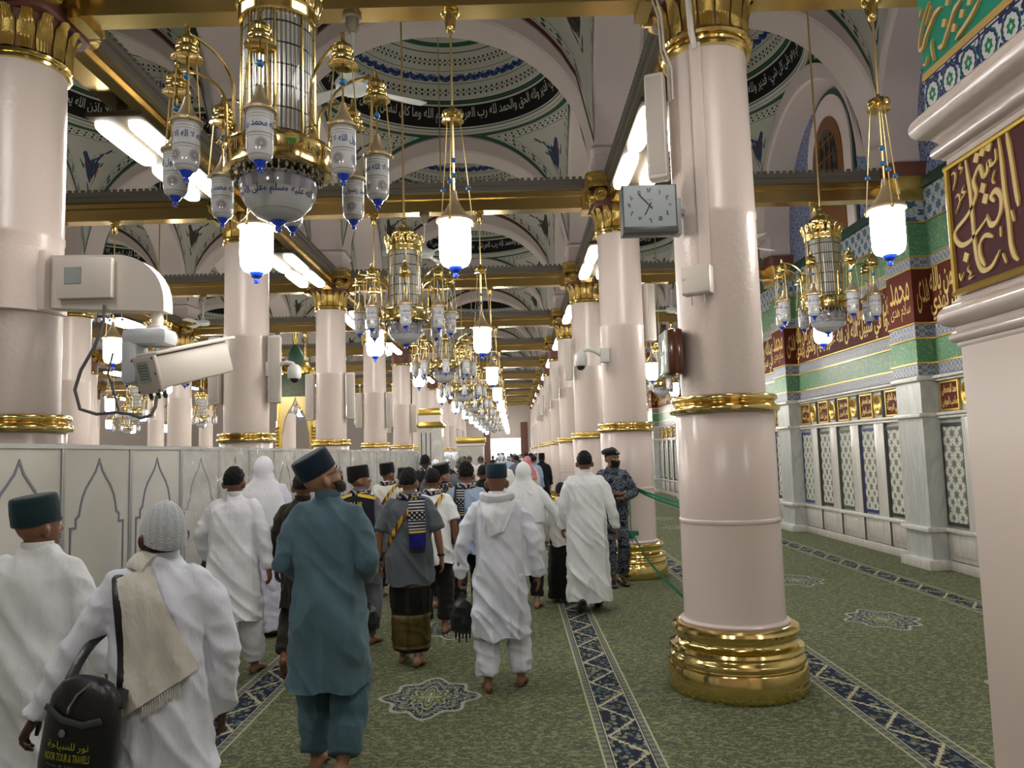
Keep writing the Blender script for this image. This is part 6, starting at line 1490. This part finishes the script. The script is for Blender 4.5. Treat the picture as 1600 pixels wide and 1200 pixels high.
m = MB(); m.tube([(0.03, -0.03, 0.185), (0.0, -0.058, 0.15), (-0.015, -0.068, 0.11)], 0.004, 6, BM); m.ell((-0.016, -0.070, 0.10), (0.005, 0.005, 0.014), 8, 6, BM); m.build('zip', plain('zip_metal', (0.35, 0.33, 0.28), 0.3, 0.8), bag)
YT = plain('yellow_print', (0.42, 0.42, 0.02), 0.6); GT = plain('grey_print', (0.16, 0.17, 0.18), 0.6)
def bagp(x, z): return BM @ Vv(x, -0.0655*math.sqrt(max(0.05, 1-(abs(x)/0.137)**2.6)) - 0.003, z)
m = MB(); text_on(m, 'NOOR TOUR & TRAVELS', lambda u, v, d: bagp(u-0.005, v-0.058), width=0.165, height=0.026); text_on(m, arabic('نور للسياحة'), lambda u, v, d: bagp(u-0.005, v-0.022), width=0.15, height=0.032); m.build('yellow_lettering', YT, bag, smooth=False)
m = MB()
for i, tx in enumerate(('Hajj & Umrah', 'Tour & Travels', 'Hajj & Umrah')): text_on(m, tx, lambda u, v, d, i=i: bagp(u-0.005, v-0.088-0.017*i), width=0.14-0.012*i, height=0.011)
m.ell((0.0, 0, 0.02), (0.012, 0.003, 0.014), 10, 6, BM @ Matrix.Translation((-0.03, -0.068, 0))); m.build('grey_lettering', GT, bag, smooth=False)
q = [cast(B, x, z, 0.02) for x, z in smooth_path([(-0.135, 1.41), (-0.115, 1.30), (-0.10, 1.15), (-0.09, 1.02)], 5)] + [BM @ Vv(0.125, -0.0, 0.10)]
m = MB(); m.tube([Vv(-0.135, 0.12, 1.32), Vv(-0.14, 0.04, 1.43)] + q, [(0.021, 0.004)]*(len(q)+2), 6, flat=(1, 0, 0)); m.build('strap', BAGK, bag)
m = MB(); m.tube([BM @ Vv(-0.08, 0.0, 0.15), Vv(-0.24, -0.18, 1.12), Vv(-0.225, -0.10, 1.17), Vv(-0.19, 0.05, 1.20), Vv(-0.15, 0.13, 1.30)], [(0.019, 0.004)]*5, 6, flat=(1, 0, 0)); m.build('strap', BAGK, bag)
# C: teal shalwar kameez
Cp = make_person('bearded man in teal tunic and trousers with navy cap looking up', (-1.035, 4.28), -0.06, 1.74, 0.93, 'tan', head=(-0.95, 0.42, 0.0), hair=None, beard=(HD, 0.008), top=('kurta', TEAL, 0.47, 1.04), bottom=('shalwar', TEALD, 0.03), seed=21, voxel=0.0075, cv=0.011, foldamp=1.1,
    armL=((-0.225, -0.06, 1.12), (-0.17, 0.15, 1.02)), armR=((0.225, -0.06, 1.12), (0.17, 0.15, 1.02)), legL=(-0.10, 0.10, 0.08, 0.0), legR=(0.11, -0.14, 0.13, 0.45))
hat_pillbox(Cp, HATN, 0.112, 0.122, 0.10, rx=0.086)
m = MB(); m.tube([(0.078, -0.01, 0.098), (0.070, 0.05, 0.098), (0.055, 0.092, 0.094)], 0.0025, 5, Cp.HM); m.tube([(-0.078, -0.01, 0.098), (-0.070, 0.05, 0.098), (-0.055, 0.092, 0.094)], 0.0025, 5, Cp.HM)
for q_ in (-1, 1): m.tube([Vv(q_*0.031+0.020*math.cos(a), 0.104, 0.086+0.015*math.sin(a)) for a in np.linspace(0, 2*PI, 13)[:-1]], 0.0018, 5, Cp.HM, closed=True)
m.build('glasses', DKGREY, Cp.o)
def shoebag(loc, s, label, rz=0):
    t = empty('shoe_bag', loc, (0, 0, rz)); t.scale = (s, s, s); tag(t, label, 'bag')
    m = MB(); m.loft([(-0.20, 0, 0, 0.05, 0.03), (-0.17, 0, 0, 0.085, 0.05), (-0.08, 0, 0, 0.095, 0.06), (0.0, 0, 0, 0.06, 0.045), (0.05, 0, 0, 0.025, 0.02), (0.09, 0, 0, 0.012, 0.012)], 20, 2.2)
    v, f, nn = remesh(m, 0.010, 1); v = v + nn*((ridge(v*[22, 22, 9], 5)-0.5)*0.02)[:, None]; rawmesh('bag_body', v, f, BAGK, t)
    m = MB()
    for i in range(5): m.tube([(-0.05+0.025*i, 0, -0.17), (-0.055+0.026*i, 0.01, -0.25-0.03*(i % 2))], [0.012, 0.005], 6)
    m.build('tassel', BAGK, t)
    return t
m_ = shoebag((-0.835, 4.42, 0.84), 0.55, 'small black bag showing beside the tunic of the man in teal', 0.4)
# D: white kurta, black hair
D = make_person('young bare-headed man in white tunic and trousers walking beside the partition', (-2.25, 6.2), 0.0, 1.66, 1.0, 'brown', hair='short', top=('kurta', WHT, 0.47, 1.0), bottom=('shalwar', WHT, 0.04), seed=31, voxel=0.010,
    armL=((-0.27, 0.0, 1.14), (-0.26, 0.13, 0.95)), armR=((0.245, -0.02, 1.12), (0.275, 0.02, 0.88)), legL=(-0.12, -0.10, 0.08, 0.0), legR=(0.12, 0.16, 0.08, 0.0), head=(0.0, 0, 0))
shoebag((-2.52, 6.36, 0.92), 0.6, 'black pouch in the hand of the young man in white tunic')
# E: lilac robe
E_ = make_person('person in lilac-white robe and white headscarf close to the partition', (-2.50, 7.7), 0.1, 1.74, 1.12, 'tan', top=('kurta', LIL, 0.45, 1.0), bottom=('robe', LIL, 0.06), seed=41, voxel=0.014, hands=True)
hijab(E_, WHT, 1.02, seed=5, wide=1.0)
# F: dark brown
F_ = make_person('man in dark brown tunic and trousers lifting one bare heel', (-1.74, 6.35), 0.05, 1.60, 0.95, 'brown', hair='short', top=('kurta', BRNC, 0.55, 0.92), bottom=('trouser', BRNC, 0.05), seed=51, voxel=0.011, legL=(-0.11, -0.22, 0.17, 0.75), legR=(0.10, 0.18, 0.08, 0.0))
# G: vest with letters
G_ = make_person('man in black cap and navy vest with yellow lettering turning his face aside', (-1.44, 7.2), -0.25, 1.62, 1.0, 'brown', head=(-1.0, 0.1, 0), hair='short', top=('kurta', GRYV, 0.70, 0.95), bottom=('trouser', GRYV), seed=61, voxel=0.012)
hat_pillbox(G_, HATK, 0.10, 0.115, 0.0, 'black_cap', 0.080, 0.108)
drape(G_, 'vest', bl([(-0.17, 1.42), (0.17, 1.42), (-0.20, 1.05), (0.20, 1.05)]), 14, 14, NAVYC, 0.012)
for q_ in (-1, 1): drape(G_, 'yellow_shoulder', bl([(q_*0.03, 1.44), (q_*0.18, 1.405), (q_*0.03, 1.415), (q_*0.185, 1.375)]), 8, 4, YEL, 0.022)
m = MB()
for tx, z0, w_, h_ in (('TOUR', 1.335, 0.20, 0.05), ('TRAVEL', 1.275, 0.22, 0.04)): text_on(m, tx, lambda u, v, d: tuple(cast(G_, u, z0+v, 0.024)), width=w_, height=h_)
m.build('yellow_lettering', YEL, G_.o, smooth=False); neck_scarf(G_)
# H: grey shirt, sarong, scarf
Hp = make_person('man in grey shirt with patterned scarf and dark checked sarong', (-0.885, 6.45), -0.04, 1.61, 1.0, 'tan', hair='short', head=(-0.1, 0.0, 0), top=('short', GRYC, 0.70), bottom=('sarong', SARONG, 0.13), seed=71, voxel=0.010, legL=(-0.09, 0.10, 0.08, 0.0), legR=(0.07, -0.08, 0.09, 0.15),
    armL=((-0.26, -0.04, 1.12), (-0.275, 0.02, 0.885)), armR=((0.25, -0.02, 1.12), (0.27, 0.06, 0.90)))
neck_scarf(Hp)
drape(Hp, 'patterned_scarf', bl([(0.02, 1.435), (0.15, 1.425), (0.03, 1.02), (0.165, 1.02)]), 10, 26, SCARF, 0.018, wav=0.002)
m = MB()
for i in range(12): p = cast(Hp, 0.035+0.011*i, 1.02, 0.02); m.tube([p, p+Vv(0, 0, -0.05)], 0.004, 5)
m.build('scarf_fringe', NAVYC, Hp.o)
band_path(Hp, [(0.10, 1.42), (0.0, 1.30), (-0.10, 1.16), (-0.17, 1.02)], 0.035, 'bag_strap', STRP, 0.014)
m = MB(); m.lathe([(0.032, -0.012), (0.034, 0.0), (0.032, 0.012)], 14, c=(-0.272, 0.012, 0.905)); m.lathe([(0.032, -0.01), (0.034, 0.0), (0.032, 0.01)], 14, c=(0.268, 0.05, 0.925)); m.build('wristband', BLACK, Hp.o)
# I: white T behind H
I_ = make_person('man in white shirt with yellow bag strap half hidden behind the sarong wearer', (-0.80, 7.55), -0.1, 1.58, 0.95, 'brown', hair='short', top=('short', WHT2, 0.72), bottom=('trouser', BLKC), seed=81, voxel=0.012)
band_path(I_, [(0.12, 1.42), (0.04, 1.28), (-0.06, 1.10)], 0.035, 'bag_strap', STRP, 0.014); neck_scarf(I_)
# J: white T with strap and hip bag
J_ = make_person('man in white T-shirt and dark cap with black bag on a yellow strap', (-1.56, 9.5), -0.2, 1.62, 1.0, 'brown', hair='short', head=(-0.5, 0, 0), top=('short', CRM, 0.80), bottom=('trouser', BLKC), seed=91, voxel=0.013)
hat_pillbox(J_, HATK, 0.09, 0.10, 0.12, 'black_cap', 0.080, 0.105); neck_scarf(J_)
band_path(J_, [(0.14, 1.42), (0.05, 1.28), (-0.06, 1.12), (-0.15, 1.0)], 0.04, 'bag_strap', STRP, 0.014)
m = MB(); m.rbox((-0.22, -0.14, 0.96), (0.14, 0.09, 0.24), 0.03); m.build('hip_bag', BAGK, J_.o)
# K, T, L, M and others of the group
def simple(label, x, y, h, sk, topm, botm, cap=None, hd=(0, 0, 0), seed=1, style='short', hem=0.78, scarf=False, rz=0.0, hairst='short'):
    p = make_person(label, (x, y), rz, h, 1.0, sk, head=hd, hair=hairst, top=(style, topm, hem), bottom=('trouser', botm), seed=seed, voxel=0.014, cv=0.015)
    if cap == 'peci': hat_pillbox(p, HATK, 0.10, 0.115, 0.08, 'black_cap', 0.080, 0.108)
    elif cap == 'kufi': hat_dome(p, WHT2, 0.085, 0.1)
    elif cap == 'grey': hat_dome(p, GRCAP, 0.085, 0.1, 'grey_cap')
    if scarf: neck_scarf(p)
    return p
simple('short man in black cap and pale shirt behind the white T-shirt wearer', -1.62, 11.2, 1.53, 'brown', WHT2, BLKC, 'peci', seed=101, scarf=True)
L_ = simple('man in tall black cap and navy jacket looking to the side', -0.82, 8.75, 1.60, 'tan', NAVYC, BLKC, 'peci', (-0.7, 0.1, 0.1), 111, 'kurta', 0.75, True, -0.3)
band_path(L_, [(0.12, 1.42), (0.04, 1.28), (-0.06, 1.10)], 0.04, 'bag_strap', STRP, 0.014)
simple('man with bare dark head behind the tall black cap', -1.50, 13.0, 1.72, 'dark', NAVYC, BLKC, None, seed=121, scarf=True)
simple('man in white skullcap and patterned neck scarf in the group', -1.22, 12.0, 1.63, 'brown', GRYC, BLKC, 'kufi', seed=131, scarf=True)
simple('man in grey cap at the back of the group', -0.86, 12.6, 1.66, 'brown', GRYV, BLKC, 'grey', seed=141, scarf=True)
simple('bare-headed man in black ahead of the blue shirt', -0.45, 11.0, 1.55, 'brown', BLKC, BLKC, None, seed=151)
M_p = make_person('man in light blue shirt with curly hair and black backpack', (-0.50, 8.0), 0.0, 1.62, 1.0, 'brown', hair='curly', top=('short', BLUC, 0.74), bottom=('trouser', BLKC, 0.06), seed=161, voxel=0.012, legL=(-0.10, -0.14, 0.10, 0.35), legR=(0.10, 0.14, 0.08, 0.0))
neck_scarf(M_p); drape(M_p, 'patterned_scarf', bl([(-0.10, 1.43), (-0.01, 1.44), (-0.10, 1.10), (-0.02, 1.10)]), 8, 18, SCARF, 0.018)
bp = empty('backpack', (-0.50, 8.0, 0)); bp.scale = (M_p.s,)*3; tag(bp, 'black backpack slung on the shoulder of the man in light blue', 'backpack')
m = MB(); m.rbox((-0.20, -0.20, 1.06), (0.27, 0.15, 0.42), 0.06); m.build('backpack_body', BAGK, bp)
m = MB(); m.rbox((-0.20, -0.275, 0.98), (0.21, 0.04, 0.20), 0.018); m.build('front_pocket', BAGK, bp)
m = MB(); text_on(m, 'AL FAJR', lambda u, v, d: (-0.20+u, -0.2965, 0.97+v), width=0.14, height=0.032); m.ell((-0.20, -0.296, 1.03), (0.022, 0.003, 0.028), 10, 6); m.build('lettering', GT, bp, smooth=False)
for xs in (-0.12, -0.26):
    m = MB(); m.tube([(xs, -0.14, 1.24), (xs*0.9, -0.13, 1.36), (xs*0.85, -0.03, 1.46), (xs*0.85, 0.10, 1.38)], [(0.02, 0.005)]*4, 6, flat=(1, 0, 0)); m.build('strap', BAGK, bp)
# N: white kurta with teal cap
N_ = make_person('barefoot man in white tunic with teal cap and white cloth round his neck', (-0.135, 5.75), 0.0, 1.62, 0.97, 'brown', hair=None, top=('kurta', WHTB, 0.40, 1.0), bottom=('shalwar', WHTB, 0.03), seed=171, voxel=0.0095, cv=0.011, foldamp=1.25,
    armL=((-0.275, -0.03, 1.12), (-0.30, 0.02, 0.86)), armR=((0.275, -0.03, 1.12), (0.30, 0.02, 0.86)), legL=(-0.10, -0.06, 0.08, 0.0), legR=(0.15, 0.06, 0.085, 0.1), curl={-1: 1.0, 1: 0.35})
hat_pillbox(N_, HATT, 0.088, 0.125, 0.0)
m = MB()
pts = [(0.105*math.cos(a), -0.005+0.100*math.sin(a), 1.425+0.018*math.cos(2*a)-0.03*math.sin(a)) for a in np.linspace(0, 2*PI, 29)[:-1]]
m.tube(pts, [(0.045+0.008*math.sin(3*i), 0.030) for i in range(28)], 10, closed=True); ns = m.build('neck_cloth', WHT, N_.o)
drape(N_, 'neck_cloth_tail', bl([(-0.13, 1.42), (0.15, 1.42), (-0.06, 1.16), (0.05, 1.20)]), 14, 16, WHT, 0.020, wav=0.004, parent=N_.o)
m = MB(); m.ell((-0.298, -0.045, 0.95), (0.018, 0.006, 0.034), 10, 6); m.ell((0.315, -0.04, 0.95), (0.010, 0.006, 0.04), 10, 6); m.build('cuff_button', OXRED, N_.o)
shoebag((-0.135-0.29*N_.s, 5.79, 0.60), 1.0, 'black cloth bag with tassels in the hand of the man with teal cap')
# O: white headscarf, black trousers
O_ = make_person('woman in long white headscarf and white robe reaching her hand sideways', (0.10, 8.7), -0.15, 1.60, 1.1, 'light', top=('kurta', WHT2, 0.40, 1.0), bottom=('trouser', BLKC, 0.06), seed=181, voxel=0.013, armR=((0.37, 0.0, 1.08), (0.50, 0.05, 0.80)), legL=(-0.10, 0.1, 0.08, 0.0), legR=(0.13, -0.08, 0.08, 0.0))
hijab(O_, WHT2, 0.98, seed=8, wide=1.06)
# P: boy in black, Q: man in thobe, R: guard
P_ = make_person('child in black walking close beside the man in long white robe', (0.53, 8.95), 0.0, 1.35, 0.95, 'brown', hair='short', top=('kurta', CRM, 0.80, 0.9), bottom=('robe', BLKC, 0.06), seed=191, voxel=0.014)
Q_ = make_person('tall man in long white robe and black shoes walking away by the guard', (0.765, 8.4), -0.03, 1.71, 1.06, 'brown', hair='short', top=('thobe', WHT2, 0.12, 0.98), bottom=('slim', WHT2), shoes=BLKC, seed=201, voxel=0.011, cv=0.012, bare=False, armL=((-0.25, -0.03, 1.12), (-0.26, 0.06, 0.89)), armR=((0.26, -0.05, 1.12), (0.31, 0.0, 0.88)), legL=(-0.09, -0.16, 0.13, 0.5), legR=(0.10, 0.12, 0.09, 0.0))
R_g = make_person('guard in blue-grey camouflage uniform with black beret and face mask', (1.25, 9.9), PI+0.22, 1.74, 0.95, 'tan', head=(0.25, -0.1, 0), hair='short', top=('jacket', CAMO, 0.86, 0.9), bottom=('slim', CAMO, 0.05), shoes=BLACK, seed=211, voxel=0.009, cv=0.012, bare=False, group=None, foldamp=0.8,
    armL=((-0.27, 0.02, 1.13), (-0.07, 0.20, 1.08)), armR=((0.27, 0.03, 1.14), (0.05, 0.19, 1.13)), legL=(-0.07, -0.02, 0.08, 0.0), legR=(0.08, 0.06, 0.08, 0.0))
m = MB(); m.ell((0.012, -0.005, 0.175), (0.098, 0.112, 0.045), 20, 10, R_g.HM @ Matrix.Rotation(0.18, 4, 'Y')); m.lathe([(0.080, 0.135), (0.086, 0.14), (0.086, 0.16), (0.08, 0.165)], 28, m=R_g.HM @ Matrix.Scale(1.24, 4, (0, 1, 0))); bt = m.build('beret', HATK, R_g.o)
m = MB(); m.ell((0.0, 0.112, 0.175), (0.017, 0.006, 0.020), 12, 8, R_g.HM); m.build('badge', plain('silver_badge', (0.5, 0.5, 0.42), 0.3, 0.6), bt)
m = MB(); m.grid(lambda u, v: ((u-0.5)*2*0.074*(1-0.25*v), 0.020+0.093*math.sqrt(max(0, 1-((u-0.5)*1.75)**2))+0.012*math.sin(PI*v), 0.070-0.088*v), 16, 8, R_g.HM); m.build('face_mask', BLKC, R_g.o)
m = MB(); m.lathe([(0.192, 0.975), (0.198, 0.98), (0.198, 1.02), (0.192, 1.025)], 32, m=Matrix.Scale(0.76, 4, (0, 1, 0))); m.build('belt', BLACK, R_g.o)
for q_ in (-1, 1):
    m = MB(); p = cast(R_g, q_*0.09, 1.24, 0.008, 1); m.rbox(tuple(p), (0.10, 0.012, 0.11), 0.005); m.build('chest_pocket', CAMO, R_g.o)
# pink headscarf and others further on
S_ = make_person('person with pink checked headscarf further down the aisle', (0.30, 17.5), 0.0, 1.63, 1.0, 'tan', top=('kurta', CRM, 0.3), bottom=('trouser', CRM), seed=221, voxel=0.018, cv=0.02)
hijab(S_, PINKC, 1.15, 'pink_headscarf', 9)
T_ = simple('man in white skullcap just beyond the teal cap', -0.24, 14.0, 1.68, 'tan', WHT2, CRM, 'kufi', seed=231, style='kurta', hem=0.4)
# far crowd: copies of four low-detail figures in various clothes
protos = []
for i, (tm, bm, cp) in enumerate(((WHT2, WHT2, 'kufi'), (BLKC, BLKC, None), (GRYV, BLKC, 'peci'), (CRM, BRNC, 'grey'))):
    protos.append(make_person('person in the distant crowd before the bright doorway', (0, 0), 0, 1.66, 1.0, ('brown', 'tan', 'dark', 'light')[i], hair='short', top=('kurta', tm, 0.4 if i % 2 == 0 else 0.75), bottom=('trouser', bm), seed=300+i, voxel=0.022, cv=0.024, group='distant crowd', hands=False, bare=False))
    if cp == 'kufi': hat_dome(protos[-1], WHT2)
    elif cp == 'peci': hat_pillbox(protos[-1], HATK, 0.10, 0.10)
    elif cp == 'grey': hat_dome(protos[-1], GRCAP)
rr = random.Random(5); spots = []
tops = [WHT2, BLKC, GRYV, CRM, NAVYC, LIL, BRNC, GRYC, WHT, BLUC]
tries = 0
while len(spots) < 44 and tries < 4000:
    tries += 1
    y = rr.uniform(19, 52); x = rr.uniform(-2.4 if y < 30 else -2.6, 0.9)
    if all((x-a)**2+(y-b)**2 > 0.8 for a, b in spots) and not (-2.5 < x < -0.9 and 29 < y < 32) and not (x < -2.0 and 23 < y < 25.5): spots.append((x, y))
for i, (x, y) in enumerate(spots):
    p = protos[i % 4]; o = p.o if i < 4 else copy_tree(p.o)
    sc = rr.uniform(0.95, 1.05)*p.s; o.location = (x, y, 0); o.rotation_euler = (0, 0, rr.uniform(-0.5, 0.5)); o.scale = (sc,)*3
    if i >= 4:
        mt = rr.choice(tops)
        for ch in [q for q in COL.objects if q.parent is o]:
            if ch.name.startswith(('long_shirt', 'robe', 'collar')): ch.material_slots[0].link = 'OBJECT'; ch.material_slots[0].material = mt
bpy.data.scenes.remove(WS)
